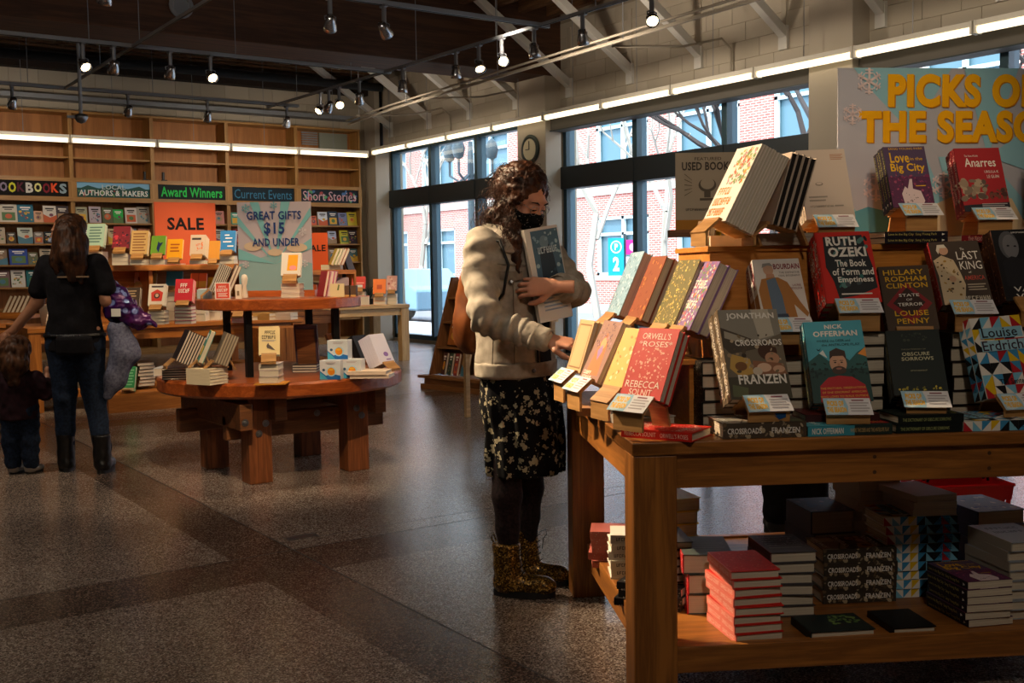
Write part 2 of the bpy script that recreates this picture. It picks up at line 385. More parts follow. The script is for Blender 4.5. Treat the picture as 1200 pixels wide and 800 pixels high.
def rail(p0, p1, label, r=.028):
    t = thing('track_rail', label, 'rail', p0, group='ceiling track rails'); p0 = Vector(p0); p1 = Vector(p1); d = p1 - p0
    M_ = Matrix.Rotation(math.atan2(d.y, d.x), 4, 'Z'); L = d.length
    MB().box(0, L, -r * .8, r * .8, 0, r * 1.5, M=M_).build('track', GREYP, t, bevel=.004)
    MB().box(.02, L - .02, -r * .3, r * .3, -.006, .0, M=M_).build('conductor_slot', BLACKM, t)
    for k in range(1, int(L / 1.6) + 1): MB().tube([M_ @ Vector((k * 1.6 - .6, 0, r)), M_ @ Vector((k * 1.6 - .6, 0, 1.32))], .005, 5).build('hanger_rod', GREYP, t)
rail((-2.8, 12.06, ZR), (6.6, 12.06, ZR), 'grey lighting rail crossing just under the big beam')
rail((-2.8, 15.2, ZR), (6.75, 15.2, ZR), 'grey lighting rail crossing in front of the rear bookcases')
rail((-2.8, 8.98, ZR), (6.75, 8.98, ZR), 'grey lighting rail nearest the camera crossing the top of the picture')
rail((3.45, 6.0, ZR), (3.45, 15.2, ZR), 'dark lighting rail running toward the rear bookcases at left', .02)
rail((6.38, 15.5, ZR), (6.72, 6.0, ZR), 'grey lighting rail running beside the window wall', .02)
rail((.2, 2.0, ZR), (.2, 8.98, ZR), 'lighting rail above the camera', .02)
t = thing('cable_tray', 'pale metal conduit tray running along the window wall under the struts', 'tray', (0, 0, 0))
for k, dz in ((0, 0), (.05, .03), (-.03, .06)): MB().tube([(8.05 + k, 16.2, 3.66 + dz), (7.92 + k, 14.5, 3.68 + dz), (7.62 + k, 7.0, 3.7 + dz), (7.5 + k, 3, 3.7 + dz)], .014, 6).build('conduit', CREAM, t, smooth=True)
for y in (15.5, 13.9, 11.4, 8.9, 6.6): MB().tube([(7.9 - (15.5 - y) * .035, y, 3.7), (7.9 - (15.5 - y) * .035, y, 5.0)], .005, 5).build('hanger_rod', GREYP, t)
# looping conduit drops on the window wall
for i, (y, n) in enumerate(((13.25, 'beside the beam column'), (9.05, 'beside the strut over the middle window'), (15.3, 'third strut from the rear corner'))):
    pipe('conduit_drop', [(7.9, y + .3, 3.72), (8.8, y + .1, 3.78), (9.3, y, 3.9), (9.44, y, 3.8), (9.45, y, 3.55)], .014, CREAM, 'thin cream conduit bending down the wall ' + n, 'conduit')
CHROME = plain('lamp_chrome', '#b9bdc4', .22, .95); LAMPGREY = plain('lamp_housing', '#77797f', .4, .5)
LENS_OFF = plain('lens_off', '#d8d2c8', .2)
def track_lamp(p, aim, lit, label):
    t = thing('track_lamp', label, 'lamp', p, group='track lamps on the ceiling rails')
    MB().box(-.02, .02, -.05, .05, -.02, .0).tube([(0, 0, -.02), (0, 0, -.17)], .022, 8).build('stem', LAMPGREY, t, smooth=False)
    d = (Vector(aim) - Vector(p)).normalized(); q = Vector((0, 0, 1)).rotation_difference(d).to_matrix().to_4x4()
    M_ = Matrix.Translation((0, 0, -.22)) @ q
    MB().lathe([(.012, -.075), (.035, -.07), (.045, -.02), (.058, .03), (.062, .075), (.054, .075), (.05, .05)], 16, M=M_).build('lamp_head', CHROME, t, smooth=True)
    MB().lathe([(.0, .049), (.049, .052), (.049, .058), (0, .062)], 14, M=M_).build('bulb_lens', LAMPGLOW if lit else LENS_OFF, t)
    MB().tube([(.05, 0, -.2), (.055, 0, -.17), (0, 0, -.15), (-.055, 0, -.17), (-.05, 0, -.2)], .006, 6).build('yoke', LAMPGREY, t)
def onrail(px, yy=None, xx=None):
    if yy is not None:
        d = ray(px, 60); return (d.x / d.y * yy, yy, ZR)
    d = ray(px, 60); k = d.y / d.x; x = (6.38 + 15.5 * .03579) / (1 + .03579 * k); return (x, k * x, ZR)
LP = [(dict(px=97, yy=12.06), 1, (3.6, 9.5, 1.5), 'warm lit track lamp on the beam rail, leftmost'),
      (dict(px=133, yy=12.06), 0, (3.2, 15, 1), 'dark chrome track lamp on the beam rail, second from left'),
      (dict(px=199, yy=12.06), 0, (4, 15, 1), 'chrome track lamp on the beam rail, left of the second lit one'),
      (dict(px=246, yy=12.06), 1, (4.6, 8.5, 1.2), 'warm lit track lamp on the beam rail, over the award winners sign'),
      (dict(px=12, yy=15.2), 0, (2.4, 17, 1), 'chrome track lamp over the bookcase, at the left picture edge'),
      (dict(px=148, yy=15.2), 0, (4, 17.5, 1), 'chrome track lamp over the authors sign bookcase'),
      (dict(px=241, yy=15.2), 0, (5.5, 17.5, 1), 'chrome track lamp over the award winners bookcase'),
      (dict(px=334, yy=15.2), 0, (6.8, 17.5, 1), 'chrome track lamp over the current events bookcase'),
      (dict(px=388, yy=8.98), 0, (5.5, 12, 1), 'large chrome track lamp on the nearest rail, left one'),
      (dict(px=451, yy=8.98), 0, (6.5, 10, 2.2), 'large chrome track lamp on the nearest rail, right one'),
      (dict(px=126, yy=8.98), 0, (2.2, 11, 1), 'chrome track lamp cut by the top picture edge'),
      (dict(px=374, xx=6.42), 1, (4.0, 13, 1.5), 'lit track lamp on the window side rail, farthest of its cluster'),
      (dict(px=384, xx=6.45), 0, (6, 16, 1), 'chrome track lamp between the two lit ones of the far cluster'),
      (dict(px=396, xx=6.48), 1, (5.2, 9, 1.2), 'lit track lamp on the window side rail, nearest of its cluster'),
      (dict(px=420, xx=6.5), 0, (7.6, 15, 1), 'chrome track lamp on the window side rail, right of the far cluster'),
      (dict(px=471, xx=6.55), 0, (6.6, 12, 1), 'chrome track lamp on the window side rail, over the first window'),
      (dict(px=534, xx=6.6), 0, (6.9, 11, 1), 'chrome track lamp left of the two lit lamps by the beam'),
      (dict(px=561, xx=6.62), 1, (6.0, 8, 1.2), 'lit track lamp by the beam end, left one of two'),
      (dict(px=588, xx=6.64), 1, (5.6, 6.6, 1.6), 'lit track lamp by the beam end, right one of two'),
      (dict(px=626, xx=6.66), 0, (7, 9, 1), 'stubby chrome track lamp right of the two lit by the beam'),
      (dict(px=683, xx=6.7), 0, (7.6, 9, 1), 'chrome track lamp over the left pane of the middle window'),
      (dict(px=764, xx=6.74), 1, (5.2, 5.2, 1.6), 'lit track lamp cut by the top edge over the middle window')]
for a, lit, aim, lab in LP: track_lamp(onrail(**a), aim, lit, lab)
# recessed round cover on the beam, security camera on a drop pole, wall clock
o = MB().lathe([(.14, 0), (.14, .02), (.1, .03), (.09, .01)], 20).build('round_vent', GREYP); o.matrix_world = Matrix.Translation(at_y(212, 7, 12.35)) @ Matrix.Rotation(R(90), 4, 'X'); tag(o, 'round grey vent ring on the face of the big beam', 'vent')
pc = at_y(95, 138, 13.6)
t = thing('security_camera', 'small grey security camera on a thin drop pole over the bookcases', 'camera', pc)
MB().tube([(0, 0, .03), (0, 0, 4.6 - pc.z)], .022, 8).build('pole', GREYP, t); MB().lathe([(.02, .05), (.08, .03), (.08, 0), (.05, -.05), (.0, -.07)], 14).build('dome', METAL, t, smooth=True)
MB().box(-.16, .02, -.02, .02, -.01, .02).build('arm', GREYP, t)
cl = thing('wall_clock', 'round wall clock with dark rim on the cream column', 'clock', (9.215, 12.72, 2.98))
Mx = Matrix.Rotation(R(-90), 4, 'Y')
MB().lathe([(.15, 0), (.205, 0), (.21, .03), (.17, .045), (.155, .03)], 28, M=Mx).build('rim', plain('clock_rim', '#20302a', .4), cl, smooth=True)
MB().lathe([(.0, .031), (.152, .031), (.152, .034), (0, .035)], 24, M=Mx).build('dial', plain('clock_dial', '#d8cfae', .5), cl)
MB().box(-.042, -.037, -.006, .006, 0, .12).box(-.042, -.037, 0, .09, -.005, .005).build('hand', BLACKM, cl)
# exit of the room corner: black speaker column on the rear wall
# ------------------------------------------------------------------ flat print: text and shapes
_TXT = {}
def text_poly(s, bold=0):
    k = (s, bold)
    if k not in _TXT:
        c = bpy.data.curves.new('t', 'FONT'); c.body = s; c.resolution_u = 6 if bold >= .05 else 2; c.offset = bold; c.space_character = 1 + bold * 2
        o = bpy.data.objects.new('t', c); me = bpy.data.meshes.new_from_object(o)
        v = [(p.co.x, p.co.y) for p in me.vertices]; f = [tuple(p.vertices) for p in me.polygons]
        bpy.data.objects.remove(o); bpy.data.curves.remove(c); bpy.data.meshes.remove(me)
        xs = [p[0] for p in v] or [0, 1]; ys = [p[1] for p in v] or [0, 1]; x0, x1, y0, y1 = min(xs), max(xs), min(ys), max(ys)
        _TXT[k] = ([((x - x0) / max(x1 - x0, 1e-6), (y - y0) / max(y1 - y0, 1e-6)) for x, y in v], f)
    return _TXT[k]
def art(mb, items, w, h, M=None, off=.0004, step=.00007, m=0):
    """items in unit coordinates on a w x h plane (x right, z up) that faces -y"""
    M = M or Matrix.Identity(4); y = -off
    def put(pts, fs, c):
        mb.add([(x * w, y, z * h) for x, z in pts], fs, c, m, M)
    for it in items:
        k = it[0]; y -= step
        if k == 'r': put([(it[1], it[2]), (it[3], it[2]), (it[3], it[4]), (it[1], it[4])], [(0, 1, 2, 3)], it[5])
        elif k == 'e':
            n = 18; put([(it[1] + it[3] * math.cos(2 * PI * i / n), it[2] + it[4] * math.sin(2 * PI * i / n)) for i in range(n)], [tuple(range(n))], it[5])
        elif k == 'p': put(it[1], [tuple(range(len(it[1])))], it[2])
        elif k == 't':
            v, f = text_poly(it[1], it[7] if len(it) > 7 else 0)
            put([(it[2] + a * (it[4] - it[2]), it[3] + b * (it[5] - it[3])) for a, b in v], f, it[6])
        elif k == 's':      # scatter of small petals/blobs: seed, n, x0, y0, x1, y1, size, colours
            rg = random.Random(it[1])
            for i in range(it[2]):
                cx = rg.uniform(it[3], it[5]); cy = rg.uniform(it[4], it[6]); r = it[7] * rg.uniform(.5, 1.2); a0 = rg.uniform(0, 6); q = rg.uniform(.35, 1)
                pts = []
                for j in range(7):
                    a = 2 * PI * j / 7; x = r * math.cos(a); z = r * q * math.sin(a)
                    pts.append((cx + x * math.cos(a0) - z * math.sin(a0), cy + (x * math.sin(a0) + z * math.cos(a0)) * w / h))
                y -= 2e-6; put(pts, [tuple(range(7))], rg.choice(it[8]))
        elif k == 'l':      # ruled lines of small print: x0, y0, x1, y1, n, colour
            for i in range(it[5]):
                zz = it[4] - (it[4] - it[2]) * (i + .5) / it[5]; q = (it[4] - it[2]) / it[5] * .22
                put([(it[1], zz - q), (it[3] - (.12 * (it[3] - it[1]) if i % 2 else 0), zz - q), (it[3] - (.12 * (it[3] - it[1]) if i % 2 else 0), zz + q), (it[1], zz + q)], [(0, 1, 2, 3)], it[6])
        elif k == 'w':      # illegible lettering: x0, y0, x1, y1, n letters, colour, seed
            rg = random.Random(it[7] if len(it) > 7 else 1); cw = (it[3] - it[1]) / it[5]; hh = it[4] - it[2]
            for i in range(it[5]):
                x = it[1] + i * cw; t = cw * .24; g = rg.randrange(4)
                R_ = lambda a, b, c, d: put([(a, b), (c, b), (c, d), (a, d)], [(0, 1, 2, 3)], it[6])
                R_(x, it[2], x + t, it[4])
                if g in (0, 2): R_(x + t, it[4] - hh * .2, x + cw * .75, it[4])
                if g in (1, 2, 3): R_(x + t, it[2], x + cw * .75, it[2] + hh * .2)
                if g in (0, 3): R_(x + t, it[2] + hh * .42, x + cw * .7, it[2] + hh * .6)
                if g in (1, 3): R_(x + cw * .55, it[2], x + cw * .75, it[4])
        elif k == 'f':      # snowflake: cx, cy, r, colour
            cx, cy, r, c = it[1:]
            for j in range(3):
                a = PI * j / 3 + PI / 6; dx, dz = math.cos(a), math.sin(a) * w / h; px, pz = -math.sin(a) * r * .09, math.cos(a) * r * .09 * w / h
                put([(cx - dx * r - px, cy - dz * r - pz), (cx + dx * r - px, cy + dz * r - pz), (cx + dx * r + px, cy + dz * r + pz), (cx - dx * r + px, cy - dz * r + pz)], [(0, 1, 2, 3)], c)
                for sg in (-1, 1):
                    for q in (.55, .78): put([(cx + sg * dx * r * q - px * 3.5, cy + sg * dz * r * q - pz * 3.5), (cx + sg * dx * r * (q + .1) - px * 3.5, cy + sg * dz * r * (q + .1) - pz * 3.5), (cx + sg * dx * r * (q + .1) + px * 3.5, cy + sg * dz * r * (q + .1) + pz * 3.5), (cx + sg * dx * r * q + px * 3.5, cy + sg * dz * r * q + pz * 3.5)], [(0, 1, 2, 3)], c)
    return mb
# ------------------------------------------------------------------ big front table (local frame: a along its front edge, b backwards, z up)
TA = Vector((2.002, 2.297, 0)); TH = R(-29.2)
TM = Matrix.Translation(TA) @ Matrix.Rotation(TH, 4, 'Z')
TU = Vector((math.cos(TH), math.sin(TH), 0)); TV = Vector((-math.sin(TH), math.cos(TH), 0)); TK = Vector((0, 0, 1))
def W(a, b, z): return TA + TU * a + TV * b + TK * z
def tz(px, py, z):
    q = at_z(px, py, z) - TA; return q.dot(TU), q.dot(TV)
ft = thing('display_table', 'big oak display table in the right foreground with books on it', 'table', TA, TH)
LT, DT = 2.35, 1.29
MB().box(0, LT, 0, DT, .762, .8).build('tabletop', OAK_X, ft, bevel=.004)
MB().box(0, .13, 0, DT, .763, .8006).build('breadboard_end', OAK_Y, ft, bevel=.004) 
for x in (.004, LT - .134):
    for y in (.006, DT - .136): MB().box(x, x + .127, y, y + .127, 0, .762).build('leg', OAK_Z, ft, bevel=.005)
MB().box(.131, LT - .134, .02, .045, .662, .762).build('apron', OAK_X, ft, bevel=.003); MB().box(.131, LT - .134, DT - .045, DT - .02, .662, .762).build('apron', OAK_X, ft, bevel=.003)
MB().box(.02, .045, .133, DT - .136, .662, .762).build('apron', OAK_Y, ft, bevel=.003); MB().box(LT - .045, LT - .02, .133, DT - .136, .662, .762).build('apron', OAK_Y, ft, bevel=.003)
MB().box(.131, LT - .134, .015, .05, .122, .2).build('shelf_rail', OAK_X, ft, bevel=.003); MB().box(.131, LT - .134, DT - .05, DT - .015, .122, .2).build('shelf_rail', OAK_X, ft, bevel=.003)
MB().box(.06, .095, .133, DT - .136, .122, .215).build('shelf_rail', OAK_Y, ft, bevel=.003)
MB().box(.096, LT - .1, .051, DT - .051, .165, .192).build('shelf', OAK_X, ft)
kn = MB()
for q in (.72, 1.07, 1.62):
    for z in (.69, .735): kn.tube([(q, .0195, z), (q, .022, z)], .006, 10)
kn.build('plug', plain('oak_plug', '#4a2c14', .6), ft)
# raised tiers on the table top
rz_ = thing('riser_box', 'long wooden riser box on the display table carrying the top row of books', 'riser', W(0, 0, .8), TH)
MB().box(.38, 2.3, .47, .49, 0, .54).build('front_panel', PINE, rz_); MB().box(.38, 2.3, .86, .88, 0, .54).build('back_panel', PINE, rz_)
MB().box(.36, .38, .47, .88, 0, .54).build('end_panel', PINE, rz_); MB().box(2.3, 2.32, .47, .88, 0, .54).build('end_panel', PINE, rz_)
MB().box(.35, 2.33, .46, .89, .54, .558).build('top_panel', PINE, rz_, bevel=.002)
ZT = .8 + .558
ls = thing('riser_box', 'low wooden riser on the left end of the table under the flowery books', 'riser', W(0, 0, .8), TH)
MB().box(.12, .27, .3, 1.02, .19, .205).build('top_panel', PINE, ls); MB().box(.13, .145, .32, 1.0, 0, .19).build('front_panel', PINE, ls); MB().box(.25, .265, .32, 1.0, 0, .19).build('back_panel', PINE, ls)

# ------------------------------------------------------------------ round two-tier table
RC = Vector((2.81, 6.72, 0))
rt = thing('round_table', 'low round cherry table with thick timber base and a small upper tier', 'table', RC)
MB().lathe([(.77, .545), (.787, .56), (.787, .625), (.775, .64), (0, .64)], 72).build('tabletop', CHERRY, rt, smooth=False)
for x, y in ((-.335, -.375), (-.36, .31), (.33, -.37), (.33, .365)):
    MB().box(x - .075, x + .075, y - .07, y + .07, 0, .545).build('leg', CHERRY_Z, rt, bevel=.006)
for y, z in ((-.285, .33), (.24, .33)): MB().box(-.62 if y > 0 else -.5, .55 if y > 0 else .58, y - .03, y + .04, z - .065, z + .085).build('crossbeam', TIMBER, rt, bevel=.006)
for x, z in ((-.46, .42), (.44, .45), (-.24, .46)): MB().box(x - .04, x + .04, -.55, .55, z - .07, z + .09).build('crossbeam', TIMBER, rt, bevel=.006)
bo = MB()
for x, y, z in ((-.30, -.447, .37), (-.345, -.447, .31), (.32, -.442, .41), (.355, -.442, .36), (.1, -.318, .385), (-.47, -.552, .4)):
    bm2 = Matrix.Translation((x, y, z)) @ Matrix.Rotation(R(90), 4, 'X')
    MB().lathe([(.022, 0), (.022, .004), (.012, .005), (.012, .012), (0, .014)], 12, M=bm2).build('bolt', METAL, rt)
for k in range(4):
    a = R(-52 + 90 * k) ; MB().box(-.02, .02, -.02, .02, .64, 1.06, M=Matrix.Translation((.4 * math.cos(a), .4 * math.sin(a), 0))).build('tier_post', BLACKM, rt)
MB().lathe([(.525, 1.058), (.53, 1.065), (.53, 1.12), (.522, 1.126), (0, 1.126)], 60).build('upper_tier', CHERRY, rt)

# ------------------------------------------------------------------ rear bookcases
BX = [.35, 1.57, 2.8, 4.02, 5.25, 6.475, 7.7, 8.92]
SHZ = [2.08, 1.76, 1.445, 1.11, .78, .44]
SIGNS = {2: ('cookbooks', 'dark hand-painted letters sign'), 3: ('authors and makers', ''), 4: ('award winners', ''), 5: ('current events', ''), 6: ('stories', '')}
def scroll(s, x0, x1, y0, y1, c, b=.03): return ('t', s, x0, y0, x1, y1, c, b)
SART = {
 2: [('r', 0, 0, 1, 1, '#15110f')] + [scroll(ch, .02 + i * .108, .115 + i * .108, .2 + (i % 2) * .06, .86, cc, .04) for i, (ch, cc) in enumerate(zip('COOKBOOKS', ('#b65a2a', '#8d7f96', '#c9c43a', '#5b2a38', '#c9c6c0', '#d8d48a', '#7c2531', '#e0562e', '#8fa3ad')))],
 3: [('r', 0, 0, 1, 1, '#2f4f4a'), ('r', 0, .62, 1, 1, '#7fb0cf'), ('p', [(0, .5), (.15, .8), (.3, .6), (.5, .85), (.68, .6), (.85, .8), (1, .5)], '#33544e'), ('s', 4, 60, .02, .1, .98, .45, .02, ['#2d5a3c', '#6e8f5a', '#8e3a3a', '#3a6d80']),
     scroll('LOCAL', .34, .66, .55, .86, '#b9c6c4', .02), scroll('AUTHORS & MAKERS', .03, .97, .12, .5, '#d7d9d2', .02)],
 4: [('r', 0, 0, 1, 1, '#232a2a'), scroll('Award Winners', .05, .96, .16, .86, '#33c257', .02)],
 5: [('r', 0, 0, 1, 1, '#1f2b33'), scroll('Current Events', .04, .96, .18, .84, '#3a7696', .0)],
 6: [('r', 0, 0, 1, 1, '#252b33'), ('s', 9, 26, .02, .1, .98, .9, .035, ['#a34a4a', '#5a9a68', '#d9d2c4', '#4c6f9c']), scroll('Short Stories', .04, .96, .16, .86, '#c9a0a4', .0)],
 1: [('r', 0, 0, 1, 1, '#1c1a18')], 0: [('r', 0, 0, 1, 1, '#1c1a18')]}
WHR = ['far beyond the left edge', 'just beyond the left picture edge', 'at the left with the cookbooks sign', 'with the authors and makers sign', 'with the green award winners sign', 'with the blue current events sign', 'nearest the window, with the stories sign']
BACKM = wood('shelf_back', '#a86c34', '#8f5a26', 'z', .6, .4)
for i in range(7):
    x0, x1 = BX[i], BX[i + 1]; w = x1 - x0
    b = thing('bookcase', 'tall maple bookcase ' + WHR[i], 'bookcase', (x0, 17.5, 0), group=None)
    for q in (0, w - .03): MB().box(q + .001, q + .029, 0, .38, 0, 3.76).build('side_panel', SHELF, b)
    MB().box(.03, w - .03, .36, .38, 0, 3.74).build('back_panel', BACKM, b)
    MB().box(0, w, -.01, .38, 3.74, 3.775).build('top_panel', SHELF_X, b); MB().box(.03, w - .03, 0, .36, 0, .1).build('plinth', SHELF_X, b)
    for z in SHZ + [3.08]: MB().box(.03, w - .03, .03, .36, z - .025, z).build('shelf', SHELF_X, b)
    MB().box(0, w, -.03, .02, 2.70, 2.76).build('sign_frame', SHELF_X, b); MB().box(0, w, -.03, .02, 2.40, 2.47).build('sign_frame', SHELF_X, b)
    MB().box(.03, w - .03, .02, .36, 2.74, 2.76).build('shelf', SHELF_X, b)
    for q in (0, w - .06): MB().box(q, q + .06, -.028, .015, 2.46, 2.71).build('sign_frame', SHELF, b)
    sg = MB().box(.06, w - .06, .0, .015, 2.47, 2.70, '#1c1a18'); art(sg, SART[i], w - .12, .23, Matrix.Translation((.06, 0, 2.47)), off=.002, step=.0005)
    sg.build('sign_board', MATTE, b)
for px, py in ((171, 207), (193, 208)):
    o = MB().box(-.04, .04, 0, .06, 0, .012).box(-.03, .0, .0, .05, .01, .13).build('shelf_clip', BLACKM); o.location = at_y(px, py, 17.45); o.location.z = 2.76
    tag(o, 'small black clip on the ledge over the %s' % ('authors sign' if px < 180 else 'award winners sign'), 'clip')
vt = thing('air_vent', 'louvred air vent at the top right of the rear bookcases', 'vent', (7.95, 17.84, 3.5))
for k in range(6): MB().box(0, .3, -.03, 0, k * .04, k * .04 + .022).build('slat', GREYP, vt)
o = MB().box(8.28, 8.82, 17.80, 17.85, 3.42, 3.72).build('wall_panel', plain('grey_panel', '#7c8074', .7)); tag(o, 'plain grey panel above the shelf beside the louvred vent', 'panel')
# black downpipe in the corner
pipe('corner_pipe', [(9.3, 17.4, 3.4), (9.3, 17.4, 4.6)], .03, BLACKM, 'black pipe in the rear corner above the strip lights', 'pipe')

# ------------------------------------------------------------------ display tables in the middle of the shop
def trestle(name, label, x, y, w, d, h, mats, leg=.11, shelf=True, plinth=0, lw=None):
    t = thing(name, label, 'table', (x, y, 0)); mx, mz, my = mats
    MB().box(0, w, 0, d, h - .05, h).build('tabletop', mx, t, bevel=.004)
    for q in (.01, w - .01 - leg):
        for r in (.01, d - .01 - leg): MB().box(q, q + leg, r, r + leg, 0, h - .05).build('leg', mz, t, bevel=.004)
    for r in (.03, d - .06): MB().box(leg + .01, w - leg - .01, r, r + .03, h - .15, h - .055).build('apron', mx, t)
    for q in (.03, w - .06): MB().box(q, q + .03, leg + .01, d - leg - .01, h - .15, h - .055).build('apron', mx, t)
    if shelf: MB().box(.02, w - .02, leg * .5, d - leg * .5, .12, .2).build('shelf', mx, t, bevel=.004)
    return t
HON = (wood('honey_x', '#b9742f', '#97591f', 'x', .45), wood('honey_z', '#b9742f', '#97591f', 'z', .45), OAK_Y)
trestle('display_table', 'long honey-coloured display table behind the woman in black', 2.03, 10.8, 2.75, 1.05, .8, HON)
pl = MB().box(0, 1.6, 0, .5, 0, .17).build('plinth_step', HON[0]); pl.location = (2.62, 10.35, 0); tag(pl, 'low honey-coloured step in front of the long display table', 'step')
rs2 = thing('riser_shelf', 'raised wooden shelf standing on the long display table', 'riser', (2.3, 11.05, .8))
MB().box(0, 2.0, 0, .5, .52, .575).build('top_panel', HON[0], rs2, bevel=.004)
for q in (0, .95, 1.96): MB().box(q, q + .04, .05, .48, 0, .52).build('side_panel', HON[1], rs2)
MB().box(.04, 1.96, .44, .46, 0, .52).build('back_panel', HON[0], rs2)
POK = (PALE, wood('pale_oak_z', '#c9a878', '#b08e5e', 'z', .5), PALE)
trestle('side_table', 'pale oak table by the first window with books on it', 5.75, 13.45, 1.83, 1.0, .8, POK, leg=.12, shelf=False)
trestle('display_table', 'honey-coloured table in the gap right of the round table tiers', 4.75, 12.2, 1.15, .9, .8, HON, shelf=True)
rs3 = thing('riser_shelf', 'small wooden tier near the small sale sign', 'riser', (6.2, 13.85, .8))
MB().box(0, .75, 0, .35, .44, .5).build('top_panel', HON[0], rs3); MB().box(0, .03, 0, .35, 0, .44).build('side_panel', HON[1], rs3); MB().box(.72, .75, 0, .35, 0, .44).build('side_panel', HON[1], rs3)
cb = thing('cabinet', 'plank-sided wooden cabinet seen under the round upper tier', 'cabinet', (4.0, 10.0, 0))
for k in range(4): MB().box(k * .12, k * .12 + .115, 0, .02, 0, .74).build('plank', HON[1], cb)
MB().box(0, .475, .02, .5, 0, .74).build('body', HON[0], cb)
# left rear table at picture edge
trestle('display_table', 'dark display table cut by the left picture edge', .9, 12.2, 1.35, .9, .8, HON)
# A-frame bookshelf beyond the woman
AM = Matrix.Translation((5.86, 10.2, 0)) @ Matrix.Rotation(R(-81), 4, 'Z')
af = thing('leaning_bookcase', 'A-shaped wooden bookcase standing behind the woman near the first window', 'bookcase', M=AM)
AW = wood('aframe_wood', '#8a5a34', '#6d4426', 'z', .5); AWX = wood('aframe_wood_x', '#a06f40', '#84562e', 'x', .5)
MB().box(0, 1.3, 0, .95, .0, .055).box(.03, 1.27, .03, .92, .055, .12).build('base', AWX, af, bevel=.003)
MB().box(-.02, 1.32, -.02, .1, .12, .15).build('base_ledge', AWX, af)
for x in (.05, 1.21):
    MB().add([(x, .08, .15), (x, .12 + .30, 1.2), (x, .5, 1.2), (x, .85, .15), (x + .035, .08, .15), (x + .035, .42, 1.2), (x + .035, .5, 1.2), (x + .035, .85, .15)],
             [(0, 1, 2, 3), (7, 6, 5, 4), (0, 4, 5, 1), (1, 5, 6, 2), (2, 6, 7, 3), (3, 7, 4, 0)]).build('side_panel', AW, af)
for z in (.45, .72, .98):
    y = .08 + (z - .15) * .32; MB().box(.085, 1.21, y, y + .2, z - .02, z).build('shelf', AWX, af)
MB().add([(.085, .3, .15), (1.21, .3, .15), (1.21, .56, 1.19), (.085, .56, 1.19), (.085, .32, .15), (1.21, .32, .15), (1.21, .58, 1.19), (.085, .58, 1.19)], [(0, 1, 2, 3), (7, 6, 5, 4), (0, 4, 5, 1), (1, 5, 6, 2), (2, 6, 7, 3), (3, 7, 4, 0)]).build('back_panel', AW, af)
# small rear table with bottles, right of the woman
st = thing('side_table', 'small grey table with bottles seen between the woman and the big table', 'table', (5.0, 7.5, 0))
MB().box(0, .7, 0, .5, .82, .86).build('tabletop', PALE, st); 
for q in (.02, .64):
    for r in (.02, .44): MB().box(q, q + .04, r, r + .04, 0, .82).build('leg', PALE, st)
def bottle(x, y, z, c, label, s=1.0):
    t = thing('bottle', label, 'bottle', (x, y, z)); m_ = plain('bottle_' + c.strip('#'), c, .15)
    MB().lathe([(.0, 0), (.035 * s, 0), (.037 * s, .01), (.037 * s, .12 * s), (.03 * s, .15 * s), (.013 * s, .18 * s), (.012 * s, .22 * s)], 16).build('bottle_body', m_, t, smooth=True)
    MB().lathe([(.014 * s, .22 * s), (.014 * s, .25 * s), (0, .252 * s)], 12).build('cap', BLACKM, t, smooth=True)
bottle(5.2, 7.6, .86, '#8a4a3c', 'reddish brown bottle on the small table right of the woman', 1.3)
bottle(5.42, 7.66, .86, '#3f5a4a', 'dark green bottle on the small table right of the woman', 1.1)
bottle(5.1, 7.8, .86, '#56706a', 'grey green bottle at the back of the small table', 1.0)
o = MB().prism([(0, 0), (.34, 0), (.26, .42), (.06, .42)], 0, .02, '#8a8f7c').build('picture_card', MATTE); o.location = (5.1, 7.93, .86); tag(o, 'grey green tapered card leaning behind the bottles', 'card')
# used books sign on a stand
us = thing('sign_stand', 'grey featured used books sign on a wooden ledge and post', 'sign', (5.25, 5.55, 0), YAW * -1)
um = MB().box(0, .44, .0, .012, 1.54, 2.07, '#b9afa0'); art(um, [('r', 0, 0, 1, .13, '#b98238'), ('t', 'FEATURED', .3, .9, .72, .94, '#5c5550', .01), ('t', 'USED BOOKS', .1, .77, .9, .88, '#4e4a48', .03), ('e', .5, .58, .14, .09, '#6a625a'), ('e', .5, .6, .11, .075, '#b9afa0'),
    ('r', .45, .42, .55, .52, '#6a625a'), ('r', .38, .38, .62, .41, '#6a625a'), ('w', .16, .25, .84, .28, 20, '#6a625a')] + [('p', [(.14 + .0 * k, .58 + .07 * k), (.26, .57 + .035 * k), (.26, .575 + .035 * k), (.14, .59 + .07 * k)], '#6a625a') for k in (-2, -1, 0, 1, 2)] + [('p', [(.86, .58 + .07 * k), (.86, .59 + .07 * k), (.74, .575 + .035 * k), (.74, .57 + .035 * k)], '#6a625a') for k in (-2, -1, 0, 1, 2)], .44, .53, Matrix.Translation((0, 0, 1.54)), .001, .0003)
um.build('sign_board', MATTE, us); MB().box(-.05, .49, -.04, .05, 1.49, 1.54).build('ledge', TIMBER, us); MB().box(.19, .25, .015, .055, .02, 1.49).build('post', BLACKM, us); MB().box(.05, .39, -.12, .2, 0, .02).build('foot', BLACKM, us)
